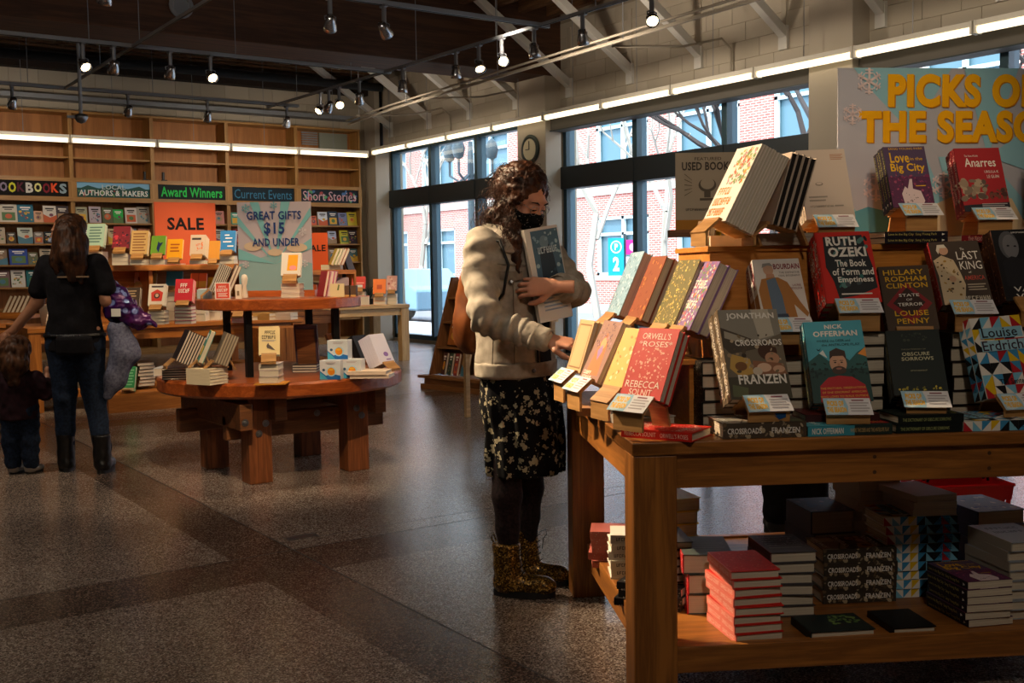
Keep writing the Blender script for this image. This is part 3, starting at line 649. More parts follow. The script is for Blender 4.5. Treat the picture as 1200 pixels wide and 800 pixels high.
# red shopping basket on the floor behind the big table
bk = thing('shopping_basket', 'red plastic shopping basket standing behind the big table', 'basket', (4.62, 2.98, 0), TH)
RED = plain('red_plastic', '#c3121c', .35)
def basket():
    mb = MB(); L, D, H_ = .42, .28, .26
    def P(u_, z): # perimeter point
        s = 1 - .14 * (1 - z / H_); per = [(-L / 2, -D / 2), (L / 2, -D / 2), (L / 2, D / 2), (-L / 2, D / 2), (-L / 2, -D / 2)]; k = int(u_) % 4; f = u_ - int(u_)
        x = per[k][0] + (per[k + 1][0] - per[k][0]) * f; y = per[k][1] + (per[k + 1][1] - per[k][1]) * f; return (x * s, y * s, z)
    for z0, z1 in ((0, .03), (.10, .125), (.19, H_)):
        for k in range(4): mb.add([P(k, z0), P(k + .9999, z0), P(k + .9999, z1), P(k, z1)], [(0, 1, 2, 3)])
    for k in range(4):
        n = 16 if k % 2 == 0 else 11
        for j in range(n):
            a, b_ = k + (j + .15) / n, k + (j + .7) / n
            mb.add([P(a, .03), P(b_, .03), P(b_, .2), P(a, .2)], [(0, 1, 2, 3)])
    mb.box(-L / 2 * .86, L / 2 * .86, -D / 2 * .86, D / 2 * .86, 0, .006)
    mb.tube([P(k * .25, H_) for k in range(17)], .008, 6); return mb
bb = basket().build('basket_body', RED, bk); so = bb.modifiers.new('thick', 'SOLIDIFY'); so.thickness = .003
for s in (-1, 1): MB().tube([(-.15, s * .02, .26), (-.13, s * .03, .36), (0, s * .03, .385), (.13, s * .03, .36), (.15, s * .02, .26)], .007, 8).build('handle', BLACKM, bk, smooth=True)
# ------------------------------------------------------------------ outside: street, brick building, trees, signs
BRK, nt, b = new_mat('brick_facade')
tc = nt.nodes.new('ShaderNodeTexCoord'); sp = nt.nodes.new('ShaderNodeSeparateXYZ'); cbn = nt.nodes.new('ShaderNodeCombineXYZ')
nt.links.new(tc.outputs['Object'], sp.inputs[0]); nt.links.new(sp.outputs['Y'], cbn.inputs['X']); nt.links.new(sp.outputs['Z'], cbn.inputs['Y'])
br = nt.nodes.new('ShaderNodeTexBrick'); br.inputs['Scale'].default_value = 1; br.inputs['Brick Width'].default_value = .22; br.inputs['Row Height'].default_value = .075; br.inputs['Mortar Size'].default_value = .012
br.inputs['Color1'].default_value = (*lin('#b9655a'), 1); br.inputs['Color2'].default_value = (*lin('#a85048'), 1); br.inputs['Mortar'].default_value = (*lin('#b9a69a'), 1)
nt.links.new(cbn.outputs[0], br.inputs['Vector']); nt.links.new(br.outputs['Color'], b.inputs['Base Color']); b.inputs['Roughness'].default_value = .9
STONE = plain('pale_stone', '#b7aea4', .8); ASPH = plain('asphalt', '#77787c', .9); PAVE = plain('sidewalk_concrete', '#a9a6a2', .9)
WGL = plain('far_window_glass', '#4c6a76', .35, .0); FRW = plain('far_frame', '#c3d3d6', .6)
struct(MB().box(9.8, 80, -20, 80, -.25, -.15).build('ground_street', ASPH)); struct(MB().box(9.8, 13.6, -20, 80, -.15, -.03).build('ground_sidewalk', PAVE)); struct(MB().box(21, 24, -20, 80, -.15, -.03).build('ground_far_sidewalk', PAVE))
def building(label, x, y0, y1, h, floors, pitch):
    t = thing('brick_building', label, 'building', (x, 0, -.03))
    fz = [(1.0 + k * 3.6, 3.0 + k * 3.6) for k in range(floors)]; n = int((y1 - y0) / pitch)
    w = MB(); ce_ = [y0 + (k + .5) * (y1 - y0) / n for k in range(n)]; hw = pitch * .34
    cols = [y0] + [q for c in ce_ for q in (c - hw, c + hw)] + [y1]
    for i in range(0, len(cols), 2): w.box(0, .5, cols[i], cols[i + 1], 0, h)
    zz = [0] + [q for f in fz for q in f] + [h]
    for c in ce_:
        for i in range(0, len(zz), 2): w.box(0, .5, c - hw, c + hw, zz[i], zz[i + 1])
    w.box(.5, 8, y0, y1, 0, h - .2); w.build('brick_wall', BRK, t)
    for c in ce_:
        for z0, z1 in fz:
            f = MB()
            for a in (c - hw, c - .06, c + hw - .12): f.box(.05, .16, a, a + .12, z0, z1)
            for z in (z0, z0 + (z1 - z0) * .68, z1 - .1): f.box(.05, .16, c - hw, c + hw, z, z + .1)
            fo = f.build('window_frame', FRW, t); MB().box(.2, .22, c - hw, c + hw, z0, z1).build('pane', WGL, fo)
            MB().box(-.06, .1, c - hw - .1, c + hw + .1, z0 - .16, z0).build('window_sill', STONE, t)
    MB().box(-.25, .6, y0 - .1, y1 + .1, h, h + .35).build('cornice', STONE, t); MB().box(-.08, .1, y0, y1, 3.75, 4.0).build('stone_band', STONE, t)
building('red brick building with pale window frames across the street', 24, 18, 46, 8.2, 2, 4.0)
building('lower red brick building across the street behind the middle window', 24.5, 7, 17.5, 7.0, 2, 3.4)
building('brick building across the street at the far right', 25, -12, 6, 9.5, 2, 4.5)
building('distant brick building at the end of the street', 30, 47, 75, 8, 2, 4.5)
BARK = plain('bark_dark', '#3a3230', .9); BARKP = plain('bark_pale', '#a29a8e', .9)
def tree(label, x, y, h, m_, seed, spread=.5, gen=5, r0=.13):
    rg = random.Random(seed); t = thing('bare_tree', label, 'tree', (x, y, -.05)); tr = MB(); bm3 = MB()
    def grow(mb, p, d, L, r, g):
        q = p + d * L * .5 + Vector((rg.gauss(0, .06), rg.gauss(0, .06), 0)) * L; e = p + d * L
        mb.tube([p, q, e], [r, r * .85, r * .7], 5, cap=False)
        if g == 0: return
        for k in range(3 if g > 1 else 2):
            a = rg.uniform(0, 2 * PI); s = rg.uniform(.3, .75) * spread * 1.6
            nd = (d + Vector((math.cos(a) * s, math.sin(a) * s, rg.uniform(-.05, .35)))).normalized()
            grow(bm3, e if k else p + d * L * .75, nd, L * rg.uniform(.6, .8), r * .58, g - 1)
    grow(tr, Vector((0, 0, 0)), Vector((0, 0, 1)), h * .32, r0, gen)
    tr.build('trunk', m_, t); br_ = bm3.build('branches', m_, t); br_['kind'] = 'stuff'
tree('dark bare street tree outside the right pane of the middle window', 14, 12.3, 7.5, BARK, 3, .8, 5, .16)
tree('pale bare tree outside the left pane of the middle window', 18, 22, 8.5, BARKP, 11, .6, 5, .12)
tree('pale bare tree outside the centre pane of the middle window', 17, 18.3, 8, BARKP, 21, .6, 5, .1)
tree('bare tree outside the first window, left', 19, 32.5, 9, BARKP, 8, .6, 5, .12)
tree('bare tree outside the third window', 16, 8.5, 7, BARK, 15, .7, 4, .12)
# street lamp with globes outside the first window
lp = thing('street_lamp', 'dark street lamp with several hanging heads outside the first window', 'lamp', (13.5, 21.0, -.03))
IRON = plain('lamp_iron', '#2c3a40', .6)
MB().lathe([(.16, 0), (.16, .3), (.09, .5), (.075, 3.6), (.05, 4.2)], 12).build('post', IRON, lp, smooth=True)
for k in range(4):
    a = PI / 2 * k + .5; d = Vector((math.cos(a), math.sin(a), 0)); MB().tube([Vector((0, 0, 3.5)), d * .3 + Vector((0, 0, 3.3)), d * .55 + Vector((0, 0, 3.45)), d * .55 + Vector((0, 0, 3.75))], .03, 6).build('arm', IRON, lp)
    MB().lathe([(.02, -.0), (.11, .06), (.15, .25), (.1, .4), (.03, .48)], 12, M=Matrix.Translation(d * .55 + Vector((0, 0, 3.75)))).build('lantern', IRON, lp, smooth=True)
# parking banner outside the middle window
pp = at_x(713, 323, 13.4)
sp_ = thing('parking_sign', 'cyan parking sign with a P and a 2 beside a magenta panel on a post', 'sign', (pp.x, pp.y, 0), R(-35))
cy = MB().box(0, .3, 0, .03, pp.z, pp.z + .72, '#1f9fc4'); art(cy, [('e', .5, .76, .36, .17, '#e8f4f6'), ('e', .5, .76, .29, .135, '#1f9fc4'), ('t', 'P', .4, .68, .62, .85, '#ffffff', .04), ('t', '2', .3, .12, .7, .5, '#ffffff', .04)], .3, .72, Matrix.Translation((0, 0, pp.z)), .002, .001)
cy.build('sign_panel', MATTE, sp_)
mg = MB().box(.34, .64, 0, .03, pp.z + .4, pp.z + .68, '#c22f8a').box(.34, .64, 0, .03, pp.z, pp.z + .36, '#c9c6d8'); art(mg, [('e', .5, .5, .3, .3, '#e7a5cf'), ], .3, .28, Matrix.Translation((.34, 0, pp.z + .4)), .002, .001); art(mg, [('l', .15, .2, .85, .9, 4, '#c22f8a')], .3, .36, Matrix.Translation((.34, 0, pp.z)), .002, .001)
mg.build('sign_panel', MATTE, sp_); MB().tube([(.32, .05, 0), (.32, .05, pp.z + .8)], .03, 8).build('post', IRON, sp_)
# parked cars
def car(label, x, y, c):
    t = thing('parked_car', label, 'car', (x, y, -.15)); body = plain('car_paint_' + c.strip('#'), c, .25, .3)
    prof = [(-2.1, .35), (2.1, .35), (2.15, .75), (1.9, .9), (1.1, .98), (.5, 1.42), (-1.0, 1.45), (-1.7, 1.0), (-2.1, .9)]
    Mr = Matrix.Rotation(R(90), 4, 'Z'); MB().prism(prof, -.85, .85, M=Mr).build('car_body', body, t, bevel=.06)
    MB().prism([(1.0, 1.0), (.45, 1.36), (-.95, 1.38), (-1.55, 1.02)], -.87, .87, M=Mr).build('side_windows', WGL, t)
    for xx in (-1.3, 1.3):
        for s in (-.8, .8): MB().lathe([(0, -.1), (.32, -.1), (.33, 0), (.32, .1), (0, .1)], 16, M=Mr @ Matrix.Translation((xx, s, .33)) @ Matrix.Rotation(R(90), 4, 'X')).build('wheel', BLACKM, t)
car('blue grey car parked at the curb outside the first window', 14.8, 26.5, '#6f8fa3')
car('pale car parked outside the middle window', 19.6, 19.5, '#b9c4ca')
# ------------------------------------------------------------------ books
def book(name, label, w, h, t, cov, spine, art_, spine_art=(), hard=True, M=None, group=None, back=None, page=None, cat='book'):
    """origin = bottom left corner of the front cover; x right, z up the cover, y into the thickness"""
    r = thing(name, label, cat, M=M or Matrix.Identity(4), group=group); k = .0028 if hard else .0012; o = .004 if hard else .0003
    c = MB(); c.box(0, w, 0, k, 0, h, cov); c.box(0, w, t - k, t, 0, h, back or cov); c.box(-.0015 if hard else 0, k, 0, t, 0, h, spine); c.build('cover', COLR, r)
    MB().box(k, w - o, k, t - k, o, h - o, page or '#d8ccb8').build('pages', PAGES if page is None else COLR, r)
    if art_ or spine_art:
        a = MB(); art(a, art_, w, h)
        if spine_art:
            Ms = Matrix(((0, -1, 0, -.0016), (0, 0, 0, 0), (0, 0, 0, 0), (0, 0, 0, 1)))
            # unit u runs down the spine, v runs towards the front cover; print plane faces -x
            Ms = Matrix(((0, 1, 0, -.0016), (0, 0, -1, t), (-1, 0, 0, h), (0, 0, 0, 1)))
            art(a, spine_art, h, t, Ms)
        a.build('cover_print', COLR, r)
    return r
def cover_M(o, rx, up, n): return Matrix(((rx.x, -n.x, up.x, o.x), (rx.y, -n.y, up.y, o.y), (rx.z, -n.z, up.z, o.z), (0, 0, 0, 1)))
def lean(a, b, z, yaw, ln, roll=0, frame_=None):
    u_, v_ = frame_ or (TU, TV); yaw, ln, roll = R(yaw), R(ln), R(roll); o = W(a, b, z) if frame_ is None else Vector((a, b, z))
    n0 = -v_ * math.cos(yaw) - u_ * math.sin(yaw); r0 = u_ * math.cos(yaw) - v_ * math.sin(yaw)
    n = n0 * math.cos(ln) + TK * math.sin(ln); y = TK * math.cos(ln) - n0 * math.sin(ln)
    rr = r0 * math.cos(roll) + y * math.sin(roll); y2 = y * math.cos(roll) - r0 * math.sin(roll)
    return cover_M(o, rr, y2, n)
def flat(a, b, ztop, rot, w, h, frame_=None):
    """book lying face up, centred on a, b; rot 0 = read from the front, 90 = spine to the front"""
    u_, v_ = frame_ or (TU, TV); c, s = math.cos(R(rot)), math.sin(R(rot)); x = u_ * c + v_ * s; zz = -u_ * s + v_ * c
    o = (W(a, b, ztop) if frame_ is None else Vector((a, b, ztop))) - x * w / 2 - zz * h / 2
    return cover_M(o, x, zz, TK)
ORD = ['front', 'second', 'third', 'fourth', 'fifth', 'sixth', 'seventh', 'eighth', 'ninth', 'tenth', 'eleventh', 'twelfth', 'thirteenth']
TOPO = ['topmost', 'second from top', 'third from top', 'fourth from top', 'fifth from top', 'sixth from top', 'seventh from top', 'eighth from top', 'ninth from top', 'tenth from top', 'eleventh from top']
def copies_behind(proto, n, t, desc, group, jit=.002, seed=1):
    rg = random.Random(seed); M0 = proto.matrix_world.copy(); d = M0.to_3x3() @ Vector((0, 1, 0))
    proto['group'] = group
    for k in range(1, n + 1):
        M_ = M0.copy(); s = d * (t + .0009) * k; M_.translation = M0.translation + s + (M0.to_3x3() @ Vector((rg.uniform(-jit, jit) - .0 * k, 0, rg.uniform(0, jit))))
        dup(proto, M_, '%s, %s copy back' % (desc, ORD[k]), group)
bpy.context.view_layer.update()
STAND = plain('x', '#a87c4a', .5) if False else PLY
def stand(M, T, w, ztab, label, card=True, cards=None, front=.06):
    """wooden easel under a leaning book: M is the book pose, T thickness of the books on it"""
    rx = M.to_3x3() @ Vector((1, 0, 0)); up = M.to_3x3() @ Vector((0, 0, 1)); n = M.to_3x3() @ Vector((0, -1, 0)); o = M.translation
    fh = Vector((n.x, n.y, 0)).normalized(); rh = Vector((rx.x, rx.y, 0)).normalized(); c0 = o + rx * w / 2
    base = Vector((c0.x, c0.y, ztab)); MM = Matrix(((rh.x, -fh.x, 0, base.x), (rh.y, -fh.y, 0, base.y), (0, 0, 1, ztab), (0, 0, 0, 1)))
    t = thing('book_stand', label, 'stand', M=MM, group='wooden book stands'); H0 = c0.z - ztab; La = math.asin(max(-1, min(1, n.z)))
    hw = min(w * .36, .062); cs, sn = math.cos(La), math.sin(La)
    def P(alongn, alongup): return (-(alongn * cs - alongup * sn) if False else (-(alongn * cs) + alongup * sn), H0 + alongn * sn + alongup * cs)   # (y back, z)
    def slab(p, q, th, hw_, nm):
        d = Vector((q[0] - p[0], q[1] - p[1])).normalized(); nn = Vector((-d.y, d.x)) * th
        pts = [p, q, (q[0] + nn.x, q[1] + nn.y), (p[0] + nn.x, p[1] + nn.y)]
        vs = [(-hw_, y, z) for y, z in pts] + [(hw_, y, z) for y, z in pts]
        MB().add(vs, [(0, 1, 2, 3), (7, 6, 5, 4), (0, 4, 5, 1), (1, 5, 6, 2), (2, 6, 7, 3), (3, 7, 4, 0)]).build(nm, STAND, t)
    slab(P(-T - .002, 0), P(-T - .002, .15), .007, hw * .9, 'back_panel')
    slab(P(.012, -.001), P(-T - .010, -.001), .009, hw, 'ledge') if La > 0 else None
    p1 = P(.012, -.001); fz = max(.006, H0 * .35); p2 = (p1[0] - front * .75, max(.012, p1[1] - front * .62))
    slab(p2, p1, -.008, hw, 'front_flap')
    slab((p2[0] + .004, 0.0), (p2[0] + .004, p2[1]), -.008, hw, 'front_foot')
    slab((P(-T - .004, 0)[0] + .055, 0.0), P(-T - .006, .05), .008, hw * .6, 'rear_leg')
    if card:
        Mc = MM @ Matrix.Translation((-.062 + .004, 0, 0)); d = Vector((0, p1[0] - p2[0], p1[1] - p2[1])).normalized(); lo = Vector((0, p2[0], p2[1])) - d * .006; nn = Vector((0, -d.z, d.y)); lo += nn * .0105
        Mk = MM @ cover_M(Vector((-.066, lo.y, lo.z)), Vector((1, 0, 0)), d, nn)
        return t, card_on(Mk, cards)
    return t, None
def card_on(Mk, label):
    m = MB().box(0, .135, 0, .0006, 0, .066, '#dcdade')
    art(m, [('p', [(0, 0), (.46, 0), (.5, .5), (.46, 1), (0, 1)], '#9cc3d8'), ('p', [(.04, .1), (.16, .0), (.30, .1), (.44, .3), (.38, .9), (.1, .95)], '#c4d6de'), ('t', 'PICKS OF', .07, .52, .42, .84, '#e8b010', .06), ('t', 'THE SEASON', .04, .14, .45, .46, '#e8b010', .06),
            ('l', .54, .15, .95, .78, 4, '#a9a4a8'), ('r', .6, .82, .86, .9, '#8d5a63')], .135, .066, off=.0003)
    o = m.build('shelf_card', COLR); o.matrix_world = Mk; return tag(o, label, 'card', 'picks of the season shelf cards')

WH, YL, RD = '#e9e4dc', '#e8b520', '#c8281e'
A_CROSS = [('r', 0, 0, 1, 1, '#6f6455'), ('p', [(0, 1), (1, 1), (1, .72), (.6, .62), (0, .8)], '#8d877c'), ('p', [(.55, 1), (.85, 1), (.88, .7), (.62, .66)], '#b9b0a0'), ('p', [(0, .8), (.5, .66), (.55, .55), (.1, .5), (0, .58)], '#4c4238'), ('p', [(.05, .76), (.45, .66), (.4, .6), (.04, .68)], '#a39a8a'),
   ('e', .72, .52, .16, .1, '#4a2f22'), ('e', .78, .44, .12, .07, '#b98a6c'), ('p', [(.1, .5), (.4, .44), (.45, .28), (.2, .24), (.05, .34)], '#c19a50'), ('e', .24, .36, .1, .05, '#7a5230'), ('p', [(.45, .42), (.95, .38), (.98, .26), (.6, .24), (.42, .32)], '#8f6148'), ('e', .62, .34, .12, .05, '#d9b49a'), ('e', .86, .32, .1, .04, '#caa084'),
   ('p', [(0, .24), (1, .26), (1, 0), (0, 0)], '#4a4538'), ('p', [(.05, .16), (.3, .12), (.28, .02), (.03, .03)], '#5f6448'), ('e', .5, .3, .08, .045, '#c9b9a6'), ('s', 5, 34, .05, .28, .95, .72, .035, ['#9a8468', '#584a3a', '#b7a286', '#3c3128', '#7d6a50']),
   ('t', 'JONATHAN', .12, .875, .93, .96, WH, .03), ('t', 'CROSSROADS', .2, .585, .98, .655, WH, .02), ('t', 'FRANZEN', .16, .16, .95, .265, WH, .03)]
A_ORW = [('t', "ORWELL'S", .14, .84, .84, .93, '#f3d9c8', .0), ('t', '*ROSES*', .1, .735, .92, .815, '#f3d9c8', .0), ('s', 12, 95, .06, .28, .94, .72, .026, ['#eba38c', '#e8927a', '#f0b5a0']), ('s', 13, 70, .08, .29, .92, .7, .014, [RD]), ('t', 'REBECCA', .06, .155, .9, .25, '#f3d9c8', .0), ('t', 'SOLNIT', .2, .05, .76, .135, '#f3d9c8', .0), ('l', .14, .012, .86, .03, 1, '#e9a08c')]
A_NICK = [('r', 0, .45, 1, 1, '#4fa6ba'), ('r', 0, 0, 1, .5, '#22413f'), ('p', [(0, .5), (.2, .6), (.35, .5), (.5, .62), (.7, .5), (.85, .6), (1, .66), (1, .4), (0, .4)], '#2b5a5a'), ('p', [(.86, .58), (1, .66), (1, .54)], '#e0903c'), ('p', [(.2, .6), (.27, .64), (.33, .54)], '#dfe6e4'),
   ('s', 4, 20, .02, .3, .3, .48, .03, ['#17302e']), ('s', 6, 20, .7, .3, .98, .48, .03, ['#17302e']), ('p', [(.12, 0), (.14, .2), (.3, .3), (.48, .32), (.7, .3), (.9, .2), (.95, 0)], '#b3222a'), ('e', .5, .47, .145, .125, '#c99a7e'), ('p', [(.36, .52), (.38, .62), (.5, .66), (.64, .62), (.65, .5), (.6, .56), (.42, .56)], '#3c2c26'), ('e', .5, .385, .12, .05, '#4a372e'), ('e', .5, .405, .05, .012, '#a06a5a'), ('e', .45, .48, .02, .008, '#1c1614'), ('e', .56, .48, .02, .008, '#1c1614'), ('r', .42, .5, .48, .507, '#2c201c'), ('r', .53, .5, .59, .507, '#2c201c'), ('p', [(.49, .47), (.52, .47), (.53, .435), (.48, .435)], '#b98468'),
   ('t', 'NICK', .35, .9, .66, .955, WH, .03), ('t', 'OFFERMAN', .14, .805, .9, .875, WH, .03), ('t', 'WHERE the DEER and', .18, .735, .76, .765, '#1c2b30'), ('t', 'the ANTELOPE PLAY', .26, .685, .92, .715, '#1c2b30'), ('p', [(.16, .66), (.2, .64), (.24, .665), (.21, .63), (.18, .63)], '#16323a'),
   ('t', 'THE PASTORAL OBSERVATIONS', .14, .155, .9, .18, '#e9b44c'), ('t', 'OF ONE IGNORANT AMERICAN', .16, .105, .9, .13, '#e9b44c'), ('t', 'WHO LOVES TO WALK OUTSIDE', .12, .055, .92, .08, '#e9b44c')]
A_OBS = [('r', .0, 0, 1, 1, '#16211e'), ('s', 3, 22, .25, .84, .75, .95, .03, ['#27342c', '#3a4234']), ('t', 'THE DICTIONARY OF', .24, .69, .7, .71, '#8d8a70'), ('t', 'OBSCURE', .24, .6, .76, .655, '#c9c4a0', .01), ('t', 'SORROWS', .22, .525, .82, .58, '#c9c4a0', .01), ('w', .36, .36, .68, .38, 10, '#8d8a70'), ('s', 7, 26, .1, .07, .9, .12, .03, ['#9a8f2c', '#5f6020', '#c2ae3c'])]
def quilt(seed, nx=5, ny=7):
    rg = random.Random(seed); cs = ['#3f8fc0', '#e9e4dc', '#b3242e', '#1b1b1d', '#e3b91e', '#7cbcd8']; L = []
    for i in range(nx):
        for j in range(ny):
            x0, x1, y0, y1 = i / nx, (i + 1) / nx, j / ny, (j + 1) / ny; c = rg.sample(cs, 2); L.append(('r', x0, y0, x1, y1, c[0]))
            L.append(('p', [(x0, y0), (x1, y0), (x1, y1)] if rg.random() < .5 else [(x0, y0), (x1, y0), (x0, y1)], c[1]))
    return L
A_ERD = quilt(5) + [('r', .12, .73, .98, .86, '#8fc0d6'), ('t', 'Louise', .16, .74, .88, .86, '#23222a', .01), ('r', .1, .57, .98, .7, '#9cc7d8'), ('t', 'Erdrich', .12, .575, .94, .7, '#3a2a3a', .01), ('t', 'The Sentence', .3, .15, .95, .22, '#23222a', .01)]
A_OZ = [('p', [(.13, .93), (.85, .95), (.9, .7), (.95, .5), (.97, .2), (.6, .1), (.25, .06), (.2, .3), (.1, .5)], '#26282c'), ('s', 31, 34, .3, .15, .92, .9, .06, ['#2f6a68', '#3f4a50', '#1b1c20', '#57807c']), ('t', 'RUTH', .17, .8, .73, .93, WH, .04), ('t', 'OZEKI', .18, .64, .88, .78, WH, .04), ('t', 'The Book', .28, .5, .84, .6, WH, .02), ('t', 'of Form and', .2, .38, .95, .48, WH, .02), ('t', 'Emptiness', .28, .26, .92, .36, WH, .02), ('l', .3, .1, .85, .14, 1, WH)]
A_HIL = [('r', 0, 0, 1, 1, '#4c3a2c'), ('p', [(.5, .74), (.95, .4), (.5, .08), (.05, .4)], '#8e2228'), ('p', [(.5, .66), (.82, .42), (.5, .2), (.18, .42)], '#3a2420'), ('t', 'HILLARY', .08, .86, .88, .94, YL, .01), ('t', 'RODHAM', .1, .755, .92, .835, YL, .01), ('t', 'CLINTON', .1, .65, .92, .73, YL, .01), ('t', 'STATE', .32, .515, .72, .56, WH, .01), ('t', 'OF', .45, .45, .57, .485, WH), ('t', 'TERROR', .27, .37, .76, .42, WH, .01), ('t', 'LOUISE', .18, .22, .84, .3, YL, .01), ('t', 'PENNY', .2, .1, .84, .18, YL, .01)]
A_KING = [('r', 0, 0, 1, 1, '#40342c'), ('p', [(.04, 0), (.06, .45), (.02, .7), (.2, .78), (.42, .7), (.5, .5), (.55, .3), (.45, 0)], '#c9b494'), ('e', .26, .86, .1, .075, '#c79b80'), ('p', [(.12, .86), (.16, .95), (.3, .955), (.34, .9), (.2, .9), (.15, .8)], '#d8d0c0'), ('s', 41, 30, .06, .1, .5, .7, .03, ['#2b211c', '#8a6a30', '#a8823c', '#5b4630']), ('e', .32, .4, .07, .05, '#c49a7c'),
   ('t', 'The', .6, .85, .68, .89, WH), ('t', 'LAST', .5, .7, .94, .83, WH), ('t', 'KING', .52, .54, .96, .67, WH), ('t', 'of', .66, .48, .72, .51, WH), ('t', 'AMERICA', .55, .37, .96, .44, '#b0483c', .01), ('l', .58, .2, .94, .32, 3, '#a09484'), ('w', .45, .06, .98, .12, 7, '#c9bfae')]
A_BEL = [('r', 0, 0, 1, 1, '#1c1b1f'), ('e', .3, .78, .2, .2, '#5a5a5e'), ('e', .33, .76, .16, .17, '#77767a'), ('e', .28, .77, .03, .012, '#1c1b1f'), ('e', .42, .76, .03, .012, '#1c1b1f'), ('p', [(.1, .55), (.3, .62), (.6, .56), (.75, .2), (.1, .2)], '#242328'), ('w', .4, .945, .95, .965, 14, WH), ('t', 'BENE', .5, .36, .98, .44, '#c4562c', .03), ('l', .6, .31, .95, .34, 1, WH), ('t', 'VANI', .2, .12, .8, .19, WH, .01), ('t', 'VALL', .22, .02, .8, .09, WH, .01)]
A_BOU = [('r', 0, 0, 1, 1, '#d6cfca'), ('e', .3, .83, .11, .095, '#c49a80'), ('p', [(.17, .86), (.2, .93), (.36, .94), (.42, .88), (.3, .9)], '#8f8a86'), ('p', [(.24, .76), (.4, .76), (.42, .68), (.22, .68)], '#b98a70'), ('p', [(.06, 0), (.02, .5), (.12, .68), (.3, .7), (.48, .7), (.66, .62), (.86, .3), (1, .12), (.95, .06), (.72, .26), (.75, 0)], '#a9733c'), ('p', [(.25, .0), (.22, .66), (.42, .7), (.5, .4), (.52, 0)], '#62748a'), ('p', [(.3, 0), (.33, .12), (.55, .12), (.58, 0)], '#3a4458'),
   ('t', 'BOURDAIN', .42, .83, .98, .92, '#7c1f2c', .03), ('t', 'THE DEFINITIVE', .52, .76, .96, .79, '#3c3a3c'), ('t', 'ORAL BIOGRAPHY', .5, .71, .96, .74, '#3c3a3c'), ('t', 'LAURIE', .76, .55, .94, .585, '#7c1f2c'), ('t', 'WOOLEVER', .7, .5, .96, .535, '#7c1f2c')]
A_WHI = [('l', .68, .84, .94, .93, 4, '#b9866a'), ('e', .37, .5, .08, .025, '#8a7f74'), ('e', .37, .505, .06, .015, '#cdbcae'), ('l', .12, .24, .5, .34, 2, '#9a8f84'), ('w', .12, .17, .6, .195, 14, '#9a8f84'), ('r', .62, .17, .8, .19, '#9a8f84')]
A_LOV = [('r', 0, 0, 1, 1, '#5a2c4e'), ('r', 0, .5, 1, 1, '#52405e'), ('s', 51, 120, .02, .02, .98, .6, .03, ['#7a2a58', '#8c3a60', '#4a2340', '#a04a6a']), ('t', 'SANG YOUNG PARK', .12, .945, .95, .98, YL), ('t', 'Love', .12, .73, .58, .9, YL, .02), ('t', 'in the', .6, .77, .9, .82, YL), ('t', 'Big City', .1, .55, .92, .72, YL, .02), ('p', [(.3, 0), (.26, .22), (.36, .34), (.42, .3), (.5, .46), (.56, .46), (.54, .3), (.72, .26), (.78, .1), (.7, 0)], '#ddc8cc'), ('s', 55, 14, .34, .03, .68, .24, .015, ['#3a2030']), ('l', .62, .33, .86, .36, 1, YL)]
A_ANA = [('r', 0, 0, 1, 1, '#a3232a'), ('s', 61, 40, .05, .2, .55, .5, .09, ['#7a6a5c', '#93806c', '#5c4c44', '#a8957e']), ('s', 62, 24, .62, .2, .95, .34, .06, ['#4a2a24', '#6e4034']), ('p', [(0, 0), (1, 0), (1, .14), (0, .1)], '#23242e'), ('t', 'The Next World:', .2, .86, .5, .89, WH), ('t', 'Anarres', .18, .7, .86, .84, WH, .01), ('t', 'URSULA K.', .58, .6, .9, .64, WH), ('t', 'LE GUIN', .62, .52, .88, .57, WH), ('l', .4, .05, .95, .13, 3, '#b9b4b8')]
A_FLO = [('s', 71, 130, .25, .5, .95, .96, .045, ['#d0662c', '#8fa060', '#c98a9a', '#b3502c', '#d8b04a', '#6f8a5a']), ('w', .12, .36, .62, .46, 5, '#e08a3c', 2), ('w', .1, .22, .8, .32, 7, '#e08a3c', 3), ('w', .08, .08, .74, .18, 7, '#e08a3c', 4)]
A_GOLD = [('s', 81, 260, .02, .02, .98, .98, .03, ['#b99a3c', '#d6bc5c', '#8a7a34', '#5e5a34', '#a08a5a', '#c9ae6a'])]
A_COLR = [('s', 91, 240, .02, .02, .98, .98, .04, ['#c23c6e', '#e0a03c', '#6a9a4c', '#7a5aa0', '#e8e0d4', '#d8604c', '#d0d8e0']), ('w', .15, .6, .85, .72, 6, '#f4ece4', 5), ('w', .2, .3, .8, .42, 5, '#f4ece4', 6)]
A_PINK = [('p', [(.2, .1), (.3, .6), (.5, .8), (.7, .6), (.85, .1)], '#d8764c'), ('e', .5, .62, .14, .1, '#e09a6c'), ('s', 95, 50, .1, .55, .95, .98, .035, ['#7a5a5c', '#a88088', '#5e4650']), ('p', [(.35, .5), (.5, .34), (.6, .5), (.5, .6)], '#9a7aa8'), ('w', .1, .1, .5, .16, 5, WH, 7), ('w', .1, .02, .6, .08, 6, WH, 8)]
A_BLU = [('s', 97, 200, .02, .02, .98, .98, .035, ['#a8c4d6', '#7fa4bc', '#cfdde4', '#5f8098'])]
A_CRM = [('r', .1, .08, .92, .92, '#8a6a4a'), ('r', .14, .11, .88, .89, '#c4a67c')]

